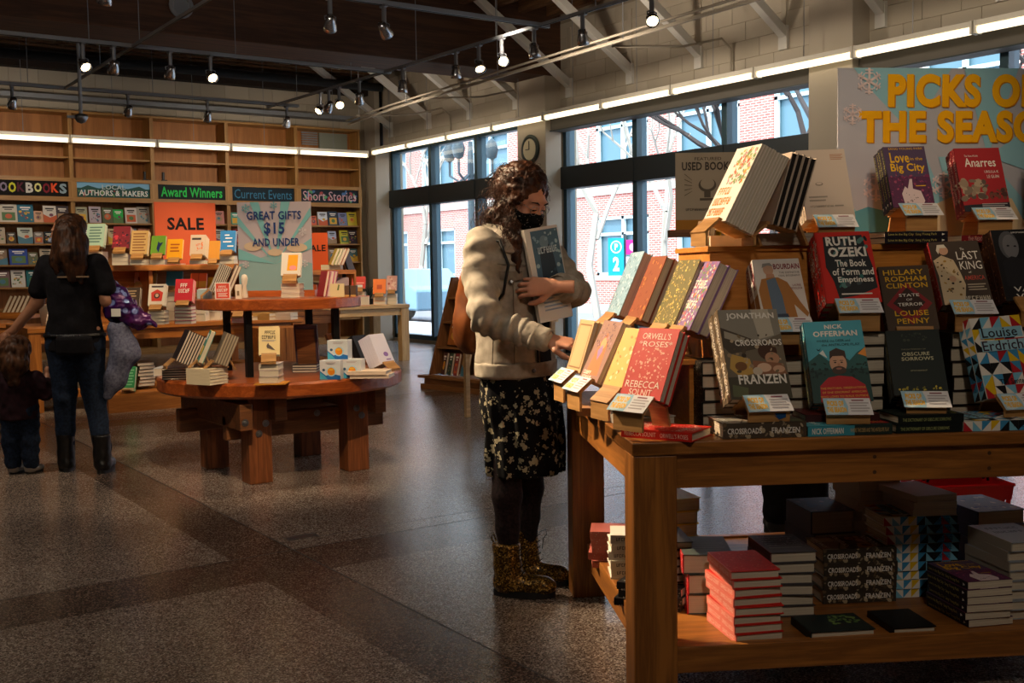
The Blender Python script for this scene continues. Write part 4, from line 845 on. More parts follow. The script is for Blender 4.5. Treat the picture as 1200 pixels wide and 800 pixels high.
# front row, mid row and top row: (pose a,b,z,yaw,lean,roll), size, covers
def show(key, pose, w, h, t, cov, spine, A, SA, n, label, ztab, cardlab, standlab, hard=True, seed=1, back=None, page=None):
    M_ = lean(*pose); bk_ = book('book', label + ', front copy' if n else label, w, h, t, cov, spine, A, SA, hard, M_, back=back, page=page)
    bpy.context.view_layer.update()
    if n: copies_behind(bk_, n, t, label, key + ' on one stand', seed=seed)
    if standlab: stand(M_, (n + 1) * (t + .001), w, ztab, standlab, cardlab is not None, cardlab)
    return bk_
S_CROSS = [('s', 101, 40, 0, 0, 1, 1, .03, ['#8a7a62', '#4c4034', '#a8967a', '#6a5640', '#b9a88c']), ('t', 'CROSSROADS', .05, .3, .46, .68, WH, .02), ('t', 'FRANZEN', .58, .3, .92, .68, WH, .02)]
S_ORW = [('t', 'REBECCA SOLNIT', .05, .25, .5, .75, '#f0c8b8'), ('t', "ORWELL'S ROSES", .56, .25, .95, .75, '#f0c8b8')]
S_NICK = [('r', 0, 0, .55, 1, '#3d93a8'), ('t', 'NICK OFFERMAN', .05, .2, .42, .8, WH, .02), ('t', 'WHERE THE DEER AND THE ANTELOPE PLAY', .5, .3, .96, .7, '#c9a86a')]
S_OBS = [('t', 'THE DICTIONARY OF OBSCURE SORROWS', .06, .3, .8, .65, '#a8b070')]
S_ERD = quilt(8, 9, 1) + [('t', 'THE SENTENCE', .6, .3, .9, .7, '#23222a')]
S_LOV = [('t', 'Love in the Big City  Sang Young Park', .05, .25, .82, .75, '#c4b868'), ('p', [(.9, .3), (.95, .5), (.9, .7)], WH)]
S_ANA = [('t', 'THE NEXT WORLD: ANARRES', .1, .25, .8, .75, '#d8a8a0'), ('s', 63, 14, 0, 0, 1, 1, .02, ['#7a1a20', '#c9805c'])]
S_BOU = [('t', 'BOURDAIN', .04, .2, .45, .8, '#7c1f2c', .03), ('r', .55, 0, 1, 1, '#a9733c')]
S_OZ = [('s', 33, 60, 0, 0, 1, 1, .018, ['#26282c', '#e0d8d0', '#57807c']), ('t', 'RUTH OZEKI', .1, .2, .45, .8, WH)]
S_DOT = [('s', 34, 60, 0, 0, 1, 1, .012, ['#c9c0b0', '#8a7f74'])]
p_cross = show('jonathan crossroads hardcovers', (.307, .06, .908, -3, 26, 0), .185, .283, .042, '#6f6455', '#6a5a48', A_CROSS, S_CROSS, 1, 'brown photo-collage hardcover leaning at the front left of the big table', .847, 'picks card under the brown collage hardcover, blue arrow below', 'wooden book stand with blue arrow under the brown collage hardcover')
_sa = [o for o in COL.objects if o.name.startswith('front_foot')][-1]
_p = _sa.parent; _q = [Vector(v.co) for v in _sa.data.vertices]; _y = min(v.y for v in _q) - .001; _z = max(v.z for v in _q)
MB().add([(.012, _y, _z), (.05, _y, _z), (.05, _y, .012), (.03, _y, .006), (.012, _y, .02), (.024, _y, _z * .5)], [(0, 1, 2, 3, 4, 5)], '#1c4c84').build('arrow_sticker', COLR, _p)
p_orw = show('orwell hardcovers', (-.012, .12, .917, 52, 26, 0), .149, .221, .026, RD, RD, A_ORW, S_ORW, 1, 'bright red rose-patterned hardcover leaning at the table corner', .83, 'white card below the bright red rose hardcover', 'wooden book stand under the bright red rose hardcover')
p_nick = show('nick hardcovers', (.565, .09, .887, 9, 27, 2), .173, .261, .03, '#4fa6ba', '#23302e', A_NICK, S_NICK, 1, 'teal hardcover with a bearded man in a red sweater', .832, 'picks card under the bearded man hardcover', 'wooden book stand under the bearded man hardcover')
p_obs = show('obscure hardcovers', (.822, .11, .900, 12, 27, 1.9), .156, .211, .024, '#141b1a', '#141b1a', A_OBS, S_OBS, 2, 'small black hardcover with pale lettering in the front row', .85, 'picks card under the small black hardcover', 'wooden book stand under the small black hardcover')
p_erd = show('quilt hardcovers', (1.113, .11, .883, -4, 19, 3), .167, .252, .03, WH, WH, A_ERD, S_ERD, 1, 'white hardcover with a multicoloured triangle quilt pattern', .83, 'picks card under the triangle quilt hardcover', 'wooden book stand under the triangle quilt hardcover', back=WH)
p_oz = show('ozeki hardcovers', (.665, .25, 1.174, 6, 29, 1), .172, .253, .034, RD, RD, A_OZ, S_OZ, 2, 'red hardcover with white lettering on a torn dark shape', 1.09, 'picks card under the red torn-shape hardcover', 'wooden book stand under the red torn-shape hardcover')
p_hil = show('terror hardcovers', (.874, .27, 1.083, 11, 29, 2), .156, .229, .035, '#4c3a2c', '#3a2a22', A_HIL, S_DOT, 0, 'dark brown hardcover with yellow lettering and a red diamond', 1.02, None, 'wooden book stand under the dark brown red-diamond hardcover')
p_king = show('king hardcovers', (1.053, .275, 1.161, 8, 31, 2), .158, .232, .045, '#40342c', '#8e1c22', A_KING, S_DOT, 0, 'dark hardcover with a robed man in a white wig', 1.08, 'picks card under the robed man hardcover', 'wooden book stand under the robed man hardcover')
p_bel = show('face hardcovers', (1.272, .29, 1.170, 1, 22, 1.6), .165, .244, .035, '#1c1b1f', '#4a2c20', A_BEL, [('s', 35, 50, 0, 0, 1, 1, .014, ['#a8764c', '#2a1c18'])], 2, 'black hardcover with a grey face in the middle row at right', 1.09, None, 'wooden book stand under the black grey-face hardcover')
p_bou = show('bourdain hardcovers', (.482, .30, 1.117, 2, 29, 1.3), .151, .223, .04, '#d6cfca', '#d6cfca', A_BOU, S_BOU, 1, 'pale hardcover with a grey-haired man in a tan jacket', 1.05, 'picks card under the tan jacket hardcover', 'wooden book stand under the tan jacket hardcover')
p_whi = show('blank paperbacks', (.695, .50, 1.442, 2, 20, 2), .166, .250, .013, '#cdbcae', '#bfae9f', A_WHI, S_DOT, 6, 'plain cream paperback on the top row left of the sign', ZT, 'picks card under the plain cream paperbacks', 'wooden book stand under the plain cream paperbacks', hard=False)
p_lov = show('city paperbacks', (.998, .51, 1.479, -1, 20, 1), .148, .222, .018, '#52405e', '#1b1724', A_LOV, S_LOV, 3, 'purple paperback with yellow lettering and a white hand', 1.40, 'picks card under the purple white-hand paperbacks', 'wooden book stand under the purple white-hand paperbacks', hard=False)
p_ana = show('anarres paperbacks', (1.243, .50, 1.462, 3, 22, .5), .158, .237, .022, '#a3232a', '#7c1a22', A_ANA, S_ANA, 2, 'crimson paperback with brown rock shapes before the sign', 1.385, 'picks card under the crimson paperbacks', 'wooden book stand under the crimson paperbacks', hard=False)
p_edge = show('edge paperbacks', (1.50, .50, 1.46, 14, 20, 0), .16, .235, .02, '#6a5a4c', '#4a3c34', [('s', 36, 40, .05, .05, .95, .95, .06, ['#8a7a66', '#3a3029'])], S_DOT, 2, 'brown mottled paperback on the top row at the right picture edge', 1.38, None, 'wooden book stand at the right picture edge of the top row', hard=False)
p_flo = show('flowery white paperbacks', (.345, .51, 1.437, 83, 27, -1), .19, .268, .0095, '#e6dcd2', '#d8cfc8', A_FLO, [], 9, 'white paperback with orange flowers and lettering, highest at left', ZT, None, 'wooden book stand under the white flowery paperbacks', hard=False)
p_drk = show('dark striped paperbacks', (.52, .50, 1.425, 88, 16, -1), .156, .235, .02, '#b9a898', '#2a211e', [], [], 3, 'dark paperback with pale edges left of the cream paperbacks', ZT, None, 'wooden book stand under the dark striped paperbacks', hard=True, back='#b9a898', page='#1d1816')
p_gold = show('gold hardcovers', (.197, .60, 1.096, 79, 25, .6), .160, .242, .035, '#6a6236', '#3c3c28', A_GOLD, [], 0, 'olive hardcover covered in gold leaf pattern', 1.005, None, 'wooden book stand under the gold leaf pattern hardcover')
p_col = show('bright patterned hardcovers', (.235, .48, 1.096, 84, 26, 0), .156, .237, .034, '#8a6a9a', '#5a4a3a', A_COLR, [], 1, 'hardcover with bright multicoloured floral cover and white lettering', 1.005, None, 'wooden book stand under the bright floral hardcovers')
p_blu = show('pale blue hardcovers', (.11, .98, 1.118, 85, 24, 2), .16, .25, .035, '#8fb0c6', '#5a4a40', A_BLU, [], 0, 'pale blue patterned hardcover, farthest of the left upper row', 1.005, None, 'wooden book stand under the pale blue hardcover')
p_rdp = show('dark red edged hardcovers', (.15, .80, 1.11, 84, 24, 1), .16, .24, .03, '#8a4a30', '#9a2a20', [('s', 38, 40, .05, .05, .95, .95, .05, ['#c9803c', '#7a3a28'])], [], 1, 'rust coloured hardcover between the pale blue and gold ones', 1.005, None, 'wooden book stand under the rust coloured hardcovers')
p_pnk = show('pink mauve paperbacks', (-.053, .60, .925, 76, 26, -1), .146, .215, .016, '#9a7468', '#8a6a4c', A_PINK, [], 4, 'mauve paperback with an orange figure near the reaching hand', .83, 'white shelf card below the mauve orange-figure paperback', 'wooden book stand under the mauve paperbacks', hard=False)
p_crm = show('cream framed hardcovers', (-.064, .83, .931, 79, 18, 0), .141, .190, .018, '#c4a67c', '#3a2a20', A_CRM, [], 3, 'cream hardcover with dark frame touched by the reaching hand', .83, 'yellow and white picks card at the left end of the table', 'wooden book stand under the cream dark-framed hardcovers')
# spiral bound/yellow fore-edges between the mauve and the red ones
p_yel = show('yellow edged paperbacks', (-.02, .36, .92, 70, 26, 0), .146, .205, .018, '#d8b060', '#c99a3c', [('s', 39, 30, .1, .1, .9, .9, .05, ['#b9863c', '#e8d0a0'])], [], 3, 'honey yellow paperback between the mauve and red books', .83, None, 'wooden book stand under the honey yellow paperbacks', hard=False)

# books lying flat on the table edge
def lie(label, a, b, z0, rot, w, h, t, cov, spine, A=(), SA=(), hard=True, group=None, frame_=None, back=None):
    return book('book', label, w, h, t, cov, spine, list(A), list(SA), hard, flat(a, b, z0 + t, rot, w, h, frame_), group, back)
lie('bright red hardcover lying flat at the table corner, spine outward', .125, .105, .801, 52, .149, .221, .026, RD, RD, A_ORW, S_ORW)
lie('white and grey hardcover lying flat under the white card', .10, .40, .801, 20, .155, .21, .028, '#c9c4bc', '#b9b2a8', [('s', 42, 14, .1, .1, .9, .9, .1, ['#3a3a3c', '#8a857c'])])
lie('brown hardcover lying flat by the table end', .06, .62, .801, 70, .15, .21, .025, '#a8764c', '#8a5a34')
lie('brown collage hardcover lying flat at the front edge, spine outward', .39, .10, .801, 90, .17, .245, .044, '#6f6455', '#4c4034', A_CROSS, S_CROSS)
lie('teal and dark hardcover lying flat at the front edge, spine outward', .642, .095, .801, 91, .16, .255, .029, '#4fa6ba', '#23302e', A_NICK, S_NICK)
lie('black and crimson hardcover lying on the teal flat one', .655, .16, .8305, 86, .15, .22, .022, '#5a1c20', '#3a1a1c')
for k in (0, 1): lie('black hardcover lying flat, spine outward, %s of two' % ('lower', 'upper')[k], .885 + .004 * k, .09, .801 + k * .0265, 90 + k, .14, .2, .026, '#141b1a', '#141b1a', A_OBS, S_OBS, group='small black hardcovers lying flat')
lie('triangle quilt hardcover lying flat at the front edge', 1.115, .10, .801, 89, .165, .25, .03, WH, '#e0d8cc', A_ERD, S_ERD)
0 and lie('triangle quilt hardcover lying flat beyond the right picture edge', 1.40, .10, .801, 90, .165, .25, .03, WH, '#e0d8cc', A_ERD, S_ERD)
for k in (0, 1): lie('black paperback with yellow script lying flat on the riser, %s of two' % ('lower', 'upper')[k], 1.04, .50, ZT + .0005 + k * .0195, 90, .14, .215, .019, '#1b1724', '#1b1724', A_LOV, S_LOV, False, 'black script paperbacks under the purple ones')
lie('crimson paperback lying flat on the riser under the crimson stand', 1.30, .50, ZT + .0005, 90, .14, .21, .024, '#7c1a22', '#7c1a22', A_ANA, S_ANA, False)
for k in (0, 1, 2): lie('pale paperback lying flat beneath the cream paperbacks, %s' % TOPO[2 - k], .60, .50, ZT + .0005 + k * .013, 90, .12, .19, .0125, '#b9ab9c', '#a89a8c', (), (), False, 'pale paperbacks flat on the riser')
# stacks of thick hardcovers that carry the middle row
def stack(n, a, b, z0, rot, w, h, t, cov, spine, A, SA, hard, desc, group, seed=1, jr=2.5, ja=.004, frame_=None, name='book', order=None):
    rg = random.Random(seed); first_ = None
    for k in range(n):
        lab = '%s, %s' % (desc, TOPO[n - 1 - k] if n > 1 else 'alone'); M_ = flat(a + rg.uniform(-ja, ja), b + rg.uniform(-ja, ja), z0 + (k + 1) * t + .0006 * (k + 1), rot + rg.uniform(-jr, jr), w, h, frame_)
        if first_ is None: first_ = book(name, lab, w, h, t, cov, spine, list(A), list(SA), hard, M_, group)
        else: dup(first_, M_, lab, group)
DK = '#191512'
stack(5, .345, .31, .8005, 0, .155, .17, .04, '#23201e', DK, [], S_DOT, True, 'thick black hardcover in the stack behind the red roses', 'thick hardcovers left of the collage book', 4, 1.2)
stack(5, .56, .32, .8005, 0, .15, .17, .04, '#2a1c16', '#3a2016', [], S_DOT, True, 'thick dark hardcover in the stack behind the collage book', 'thick hardcovers behind the collage book', 5, 1.2)
stack(7, .76, .30, .8005, 0, .15, .18, .04, '#23201e', DK, [], [], True, 'thick dark hardcover in the stack behind the bearded man', 'thick hardcovers behind the bearded man', 6, 1.2)
stack(5, .97, .34, .8005, 0, .15, .17, .042, '#2a2320', DK, [], [], True, 'thick hardcover in the stack behind the small black book', 'thick hardcovers behind the black book', 7, 1)
stack(6, 1.15, .34, .8005, 0, .15, .17, .045, '#2a2320', DK, [], [], True, 'thick hardcover in the stack beside the quilt book', 'thick hardcovers beside the quilt book', 8, 1)
stack(6, 1.36, .33, .8005, 0, .15, .17, .046, '#2a2320', DK, [], [], True, 'thick hardcover in the rightmost tall stack', 'thick hardcovers at the right edge', 9, 1)

# lower shelf stacks
ZS = .1925
stack(8, .375, .155, ZS, 4, .15, .22, .0262, RD, '#e0786a', [('s', 12, 160, .06, .06, .94, .94, .03, ['#d8604c', '#b3241c'])], S_ORW, True, 'red patterned hardcover in the front stack on the lower shelf', 'red stack on the lower shelf', 11, 3, .005)
lie('very thick dark grey-green hardcover on top of the red-spined pair', .325, .43, ZS + .13, -8, .16, .235, .062, '#4a5450', '#c22a30', [('l', .1, .2, .9, .9, 6, '#59635f')], [('s', 44, 90, 0, 0, 1, 1, .012, ['#e8e0d8'])])
for k in (0, 1): lie('very thick red-spined hardcover below the grey-green one, %s' % ('lower', 'upper')[k], .335, .43, ZS + .0645 * k, -6 + k, .16, .235, .063, '#4a5450', '#c22a30', [], [('s', 45, 90, 0, 0, 1, 1, .012, ['#e8e0d8'])], group='red-spined thick hardcovers')
stack(8, .215, .50, ZS, 3, .14, .2, .026, '#2a2522', '#1c1816', [], S_DOT, True, 'dark hardcover behind the near table leg', 'dark stack behind the table leg', 12, 4)
stack(6, .17, .72, ZS, 82, .14, .2, .029, '#d8d0c4', '#c9c0b4', [('l', .2, .4, .8, .7, 4, '#5a5450')], [('w', .1, .3, .8, .7, 16, '#4a4440')], True, 'white hardcover in the stack inside the table end', 'white stack inside the table end', 13, 5, .006)
stack(3, .17, .46, ZS, 60, .15, .22, .024, '#1c1a1c', '#1c1a1c', [('s', 46, 60, .05, .05, .95, .95, .03, ['#a8a49c', '#5a5650'])], [('s', 47, 40, 0, 0, 1, 1, .015, ['#b9b4ac', '#6a655e'])], False, 'black and white speckled paperback inside the table end', 'speckled paperbacks inside the table end', 14, 8, .01)
stack(5, .14, .95, ZS, 80, .14, .2, .026, '#a85a50', '#b96a5c', [], S_DOT, True, 'dull pink hardcover by the far left table leg', 'pink stack by the far leg', 15, 4)
stack(5, .36, 1.0, ZS, 10, .14, .2, .048, '#d8b84c', '#c9a43c', [], [], True, 'yellow hardcover in the far stack behind the near leg', 'yellow stack at the back', 16, 3)
stack(6, .56, .36, ZS, -3, .15, .22, .034, '#4a4648', '#6a3a3c', [('l', .1, .2, .9, .9, 6, '#75706c'), ('s', 48, 60, .1, .4, .9, .9, .02, ['#a8a4a0'])], [], True, 'grey hardcover with pale scribbles behind the red stack', 'grey stack behind the red one', 17, 3)
stack(4, .83, .44, ZS, 90, .165, .245, .044, '#5a5248', '#3a322a', A_CROSS, S_CROSS, True, 'collage hardcover, spine outward, in the lower shelf stack', 'collage stack on the lower shelf', 18, 2, .006)
stack(3, .84, .74, ZS, 4, .16, .22, .08, '#5a5668', '#3c4a6a', [('s', 49, 40, .05, .05, .95, .95, .06, ['#8a6a7a', '#4c5c7c'])], [], True, 'large picture hardcover behind the collage stack', 'large picture books behind the collage stack', 19, 3)
stack(9, 1.05, .47, ZS, 90, .165, .25, .0295, WH, '#e0d8cc', A_ERD, S_ERD, True, 'quilt hardcover, spine outward, in the lower shelf stack', 'quilt stack on the lower shelf', 20, 1.5, .005)
stack(10, 1.00, .72, ZS, 0, .15, .22, .034, '#b9b0a4', '#b0a698', [], [], False, 'plain pale paperback in the tall pile behind the quilt stack', 'pale pile behind the quilt stack', 21, 4, .01)
stack(3, 1.08, .50, ZS + .272, 5, .15, .22, .022, '#c4bcb0', '#b9b0a4', [], [], False, 'plain pale paperback lying on the quilt stack', 'pale paperbacks on the quilt stack', 22, 5, .01)
lie('dark green hardcover lying alone at the front of the lower shelf', .635, .115, ZS, 2, .2, .15, .024, '#1f2a2a', '#1f2a2a', [('s', 50, 40, .5, .4, .95, .9, .04, ['#6f8a4a', '#4a6a3c'])])
lie('small black notebook lying alone at the front of the lower shelf', .86, .135, ZS, 2, .135, .17, .02, '#0f0f10', '#0f0f10')
stack(6, 1.105, .19, ZS, 4, .15, .22, .023, '#4a2238', '#1b1724', A_LOV, S_LOV, False, 'purple white-hand paperback in the lower shelf front stack', 'purple stack on the lower shelf', 23, 2, .005)
stack(8, 1.27, .24, ZS, 2, .16, .23, .03, '#8f949c', '#9a9488', [('w', .15, .7, .85, .8, 7, '#3a4048', 2), ('w', .15, .5, .8, .6, 6, '#3a4048', 3)], [], True, 'grey hardcover with dark script in the right lower stack', 'grey script stack at right', 24, 3)
stack(5, 1.38, .62, ZS, 3, .18, .25, .05, '#8a9ab4', '#2c3a6a', [('s', 52, 20, .1, .1, .9, .9, .07, ['#5c74a8', '#d8d4d0'])], [], True, 'blue-bordered hardcover in the far right stack', 'blue bordered stack far right', 25, 3)
0 and stack(6, 1.62, .42, ZS, 3, .16, .23, .04, '#6a3a34', '#4a2a28', [], [], True, 'maroon hardcover in the stack beyond the right edge', 'maroon stack beyond the edge', 26, 3)
# loose books standing on the riser behind the flowery ones
for k, (x, c, l) in enumerate(((.44, '#d8b81e', 'bright yellow'), (.475, '#4a5a6a', 'slate blue'), (.51, '#c9b49a', 'tan'), (.40, '#8a6a4c', 'brown'))):
    book('book', '%s book standing on the riser behind the flowery paperbacks' % l, .1, .085 + .01 * (k % 2), .025, c, c, [], [], True, lean(x, .80, ZT + .001, 80, 8))
lie('pale book lying on the riser behind the stands, near the window', .52, .74, ZT + .0005, 90, .13, .2, .04, '#c9b49a', '#d8c8ae')
for k, (b_, c, l) in enumerate(((.95, '#8a5a34', 'brown leather'), (1.0, '#c9a878', 'tan cloth'), (.9, '#6a4a38', 'dark brown'))):
    book('book', '%s book at the back of the left riser near the window' % l, .15, .22, .035, c, c, [], [], True, lean(.20 + .045 * k, b_, 1.09, 84, 24))

# ------------------------------------------------------------------ big picks sign
sgt = thing('picks_sign', 'large pale blue picks of the season sign with yellow letters', 'sign', W(.895, .73, ZT), TH)
m = MB().box(0, .92, 0, .008, 0.005, .62, '#b4b6c2')
LB, PB, DB = '#8fc2d4', '#b9bccb', '#5b9fb4'
art(m, [('p', [(0, 0), (0, .55), (.22, 0)], LB), ('p', [(.06, 1), (.28, .6), (.45, 1)], LB), ('p', [(.22, 0), (.34, .55), (.3, .62), (.06, .98), (0, 1), (0, .3)], PB), ('p', [(.14, .0), (.35, .5), (.5, 0)], LB), ('p', [(.5, 1), (.72, 1), (.6, .5)], LB), ('p', [(.5, 0), (.4, .5), (.6, .5), (.9, 0)], LB), ('p', [(.6, .5), (1, .9), (1, .3)], LB), ('p', [(.3, .0), (.34, .2), (.5, .3), (.7, .26), (.8, 0)], '#d8c4a0'), ('p', [(0, 0), (0, .16), (.12, .22), (.28, .16), (.4, 0)], DB),
  ('t', 'PICKS OF', .20, .775, .80, .962, '#c47c10', .05), ('t', 'PICKS OF', .195, .78, .795, .967, '#f6b40c', .05), ('t', 'THE SEASON', .085, .575, .925, .757, '#c47c10', .05), ('t', 'THE SEASON', .08, .58, .92, .762, '#f6b40c', .05),
  ('f', .12, .925, .05, '#e4d4d8'), ('f', .055, .74, .04, '#e4d4d8'), ('f', .15, .33, .055, '#e4d4d8'), ('f', .42, .34, .05, '#e4d4d8'), ('f', .9, .9, .04, '#e4d4d8'), ('f', .88, .2, .05, '#e4d4d8')], .92, .62, off=.001, step=.0003)
m.build('sign_board', MATTE, sgt)
MB().box(.1, .8, .01, .05, 0, .03).build('sign_foot', PINE, sgt)
# ------------------------------------------------------------------ figures: signed-distance bodies turned into meshes
def noise3(P, s, seed=0):
    P = P * s + seed * 17.3; i = np.floor(P).astype(np.int64); f = P - i; f = f * f * (3 - 2 * f)
    def hsh(x, y, z):
        n = (x * 374761393 + y * 668265263 + z * 2147483647 + seed * 1013) & 0x7fffffff; n = ((n ^ (n >> 13)) * 1274126177) & 0x7fffffff; return ((n ^ (n >> 16)) & 0xffff) / 65535.0
    r = 0
    for dx in (0, 1):
        for dy in (0, 1):
            for dz in (0, 1):
                w = (f[..., 0] if dx else 1 - f[..., 0]) * (f[..., 1] if dy else 1 - f[..., 1]) * (f[..., 2] if dz else 1 - f[..., 2])
                r = r + w * hsh(i[..., 0] + dx, i[..., 1] + dy, i[..., 2] + dz)
    return r * 2 - 1
class SDF:
    def __init__(s, lo, hi, vox):
        s.lo = np.array(lo, float); s.vox = vox; s.n = np.ceil((np.array(hi) - s.lo) / vox).astype(int) + 1; s.D = np.full(s.n, .2, np.float32)
    def region(s, lo, hi):
        a = np.clip(np.floor((np.array(lo) - s.lo) / s.vox).astype(int), 0, s.n); b = np.clip(np.ceil((np.array(hi) - s.lo) / s.vox).astype(int) + 1, 0, s.n)
        if np.any(b <= a): return None, None
        ax = [s.lo[i] + np.arange(a[i], b[i]) * s.vox for i in range(3)]
        return (slice(a[0], b[0]), slice(a[1], b[1]), slice(a[2], b[2])), np.stack(np.meshgrid(*ax, indexing='ij'), -1)
    def put(s, fn, lo, hi, k=.02, op='u'):
        m = .05; sl, P = s.region(np.array(lo) - m, np.array(hi) + m)
        if sl is None: return s
        d = fn(P).astype(np.float32); D = s.D[sl]
        if op == 'u': h = np.maximum(k - np.abs(D - d), 0) / k; s.D[sl] = np.minimum(D, d) - h * h * k * .25
        elif op == 's': h = np.maximum(k - np.abs(D + d), 0) / k; s.D[sl] = np.maximum(D, -d) + h * h * k * .25
        return s
    def cone(s, a, b, ra, rb, k=.02, op='u', flat_=None):
        a = np.array(a, float); b = np.array(b, float); ba = b - a; L = max(ba @ ba, 1e-9); r = max(ra, rb)
        def fn(P):
            q = P - a; h = np.clip((q @ ba) / L, 0, 1); d = q - h[..., None] * ba
            if flat_ is not None:
                n, f = flat_; n = np.array(n, float); n = n / np.linalg.norm(n); d = d + (d @ n)[..., None] * n * (1 / f - 1)
            return np.sqrt((d * d).sum(-1)) - (ra + (rb - ra) * h)
        return s.put(fn, np.minimum(a, b) - r, np.maximum(a, b) + r, k, op)
    def chain(s, pts, rs, k=.02, **kw):
        for i in range(len(pts) - 1): s.cone(pts[i], pts[i + 1], rs[i], rs[i + 1], k, **kw)
        return s
    def ell(s, c, r, k=.02, op='u', Rm=None):
        c = np.array(c, float); r = np.array(r, float)
        def fn(P):
            q = P - c
            if Rm is not None: q = q @ Rm
            k0 = np.sqrt(((q / r) ** 2).sum(-1)); k1 = np.sqrt(((q / (r * r)) ** 2).sum(-1)); return k0 * (k0 - 1) / np.maximum(k1, 1e-6)
        return s.put(fn, c - r.max(), c + r.max(), k, op)
    def etube(s, zs, cx, cy, rx, ry, yaw=0, k=.02, op='u', fold=None, shell=0):
        zs = np.array(zs, float); c_, s_ = math.cos(yaw), math.sin(yaw)
        def fn(P):
            z = P[..., 2]; X = P[..., 0] - np.interp(z, zs, cx); Y = P[..., 1] - np.interp(z, zs, cy); x = X * c_ + Y * s_; y = -X * s_ + Y * c_
            a = np.interp(z, zs, rx); b = np.interp(z, zs, ry); q = np.sqrt((x / a) ** 2 + (y / b) ** 2); d = (q - 1) * np.minimum(a, b)
            if fold is not None: d = d + fold(np.arctan2(y / b, x / a), z)
            if shell: d = np.abs(d) - shell
            return np.maximum(d, np.maximum(zs[0] - z, z - zs[-1]))
        m = max(max(rx), max(ry)) + .03
        return s.put(fn, (min(cx) - m, min(cy) - m, zs[0]), (max(cx) + m, max(cy) + m, zs[-1]), k, op)
    def mesh(s):
        D = s.D; n = D.shape; ins = D < 0
        c = [ins[i:n[0] - 1 + i, j:n[1] - 1 + j, k:n[2] - 1 + k] for i in (0, 1) for j in (0, 1) for k in (0, 1)]
        al = np.logical_and.reduce(c); an = np.logical_or.reduce(c); act = an & ~al; idx = np.argwhere(act)
        ids = -np.ones(act.shape, np.int64); ids[act] = np.arange(len(idx)); S_ = np.zeros((len(idx), 3)); W_ = np.zeros(len(idx))
        cor = [(i, j, k) for i in (0, 1) for j in (0, 1) for k in (0, 1)]
        for a in range(8):
            for b in range(a + 1, 8):
                if sum(abs(p - q) for p, q in zip(cor[a], cor[b])) != 1: continue
                pa = idx + cor[a]; pb = idx + cor[b]; da = D[tuple(pa.T)]; db = D[tuple(pb.T)]; m = (da < 0) != (db < 0)
                t = np.where(m, da / np.where(m, da - db, 1), 0); S_ += np.where(m[:, None], pa + (pb - pa) * t[:, None], 0); W_ += m
        V = S_ / np.maximum(W_, 1)[:, None] * s.vox + s.lo; Q = []
        for ax in range(3):
            o = [(0, 0, 0)] * 4; e = [0, 0, 0]; e[ax] = 1; u, w = (ax + 1) % 3, (ax + 2) % 3
            sl0 = [slice(1, -1)] * 3; sl0[ax] = slice(0, -1); A = ins[tuple(sl0)]; sl1 = list(sl0); sl1[ax] = slice(1, None); B_ = ins[tuple(sl1)]
            for flag, rev in ((A & ~B_, False), (~A & B_, True)):
                p = np.argwhere(flag)
                if not len(p): continue
                off = np.array([1, 1, 1]); off[ax] = 0; p = p + off; q = []
                for du, dw in ((-1, -1), (0, -1), (0, 0), (-1, 0)):
                    g = p.copy(); g[:, u] += du; g[:, w] += dw; q.append(ids[tuple(g.T)])
                q = np.stack(q, 1); Q.append(q[:, ::-1] if rev else q)
        return V, np.concatenate(Q)
def np_mesh(name, V, Q, mats, parent, smooth=True, M=None, loops=None):
    me = bpy.data.meshes.new(name)
    if M is not None: M = np.array(M); V = V @ M[:3, :3].T + M[:3, 3]
    me.vertices.add(len(V)); me.vertices.foreach_set('co', V.astype(np.float32).ravel()); me.loops.add(Q.size); me.loops.foreach_set('vertex_index', Q.astype(np.int32).ravel())
    me.polygons.add(len(Q)); me.polygons.foreach_set('loop_start', np.arange(0, Q.size, Q.shape[1], dtype=np.int32)); me.polygons.foreach_set('loop_total', np.full(len(Q), Q.shape[1], np.int32))
    me.materials.append(mats); me.update(calc_edges=True); me.validate()
    me.polygons.foreach_set('use_smooth', [smooth] * len(me.polygons))
    o = bpy.data.objects.new(name, me); COL.objects.link(o); o.parent = parent; return o
def smoothv(V, Q, it=2, lam=.5):
    for _ in range(it):
        A = np.zeros_like(V); n = np.zeros(len(V))
        for i in range(4):
            for j in (Q[:, (i + 1) % 4], Q[:, (i + 3) % 4]): np.add.at(A, Q[:, i], V[j]); np.add.at(n, Q[:, i], 1)
        V = V + lam * (A / np.maximum(n, 1)[:, None] - V)
    return V
def normals(V, Q):
    n = np.cross(V[Q[:, 2]] - V[Q[:, 0]], V[Q[:, 3]] - V[Q[:, 1]]); N = np.zeros_like(V)
    for i in range(4): np.add.at(N, Q[:, i], n)
    return N / np.maximum(np.linalg.norm(N, axis=1), 1e-9)[:, None]
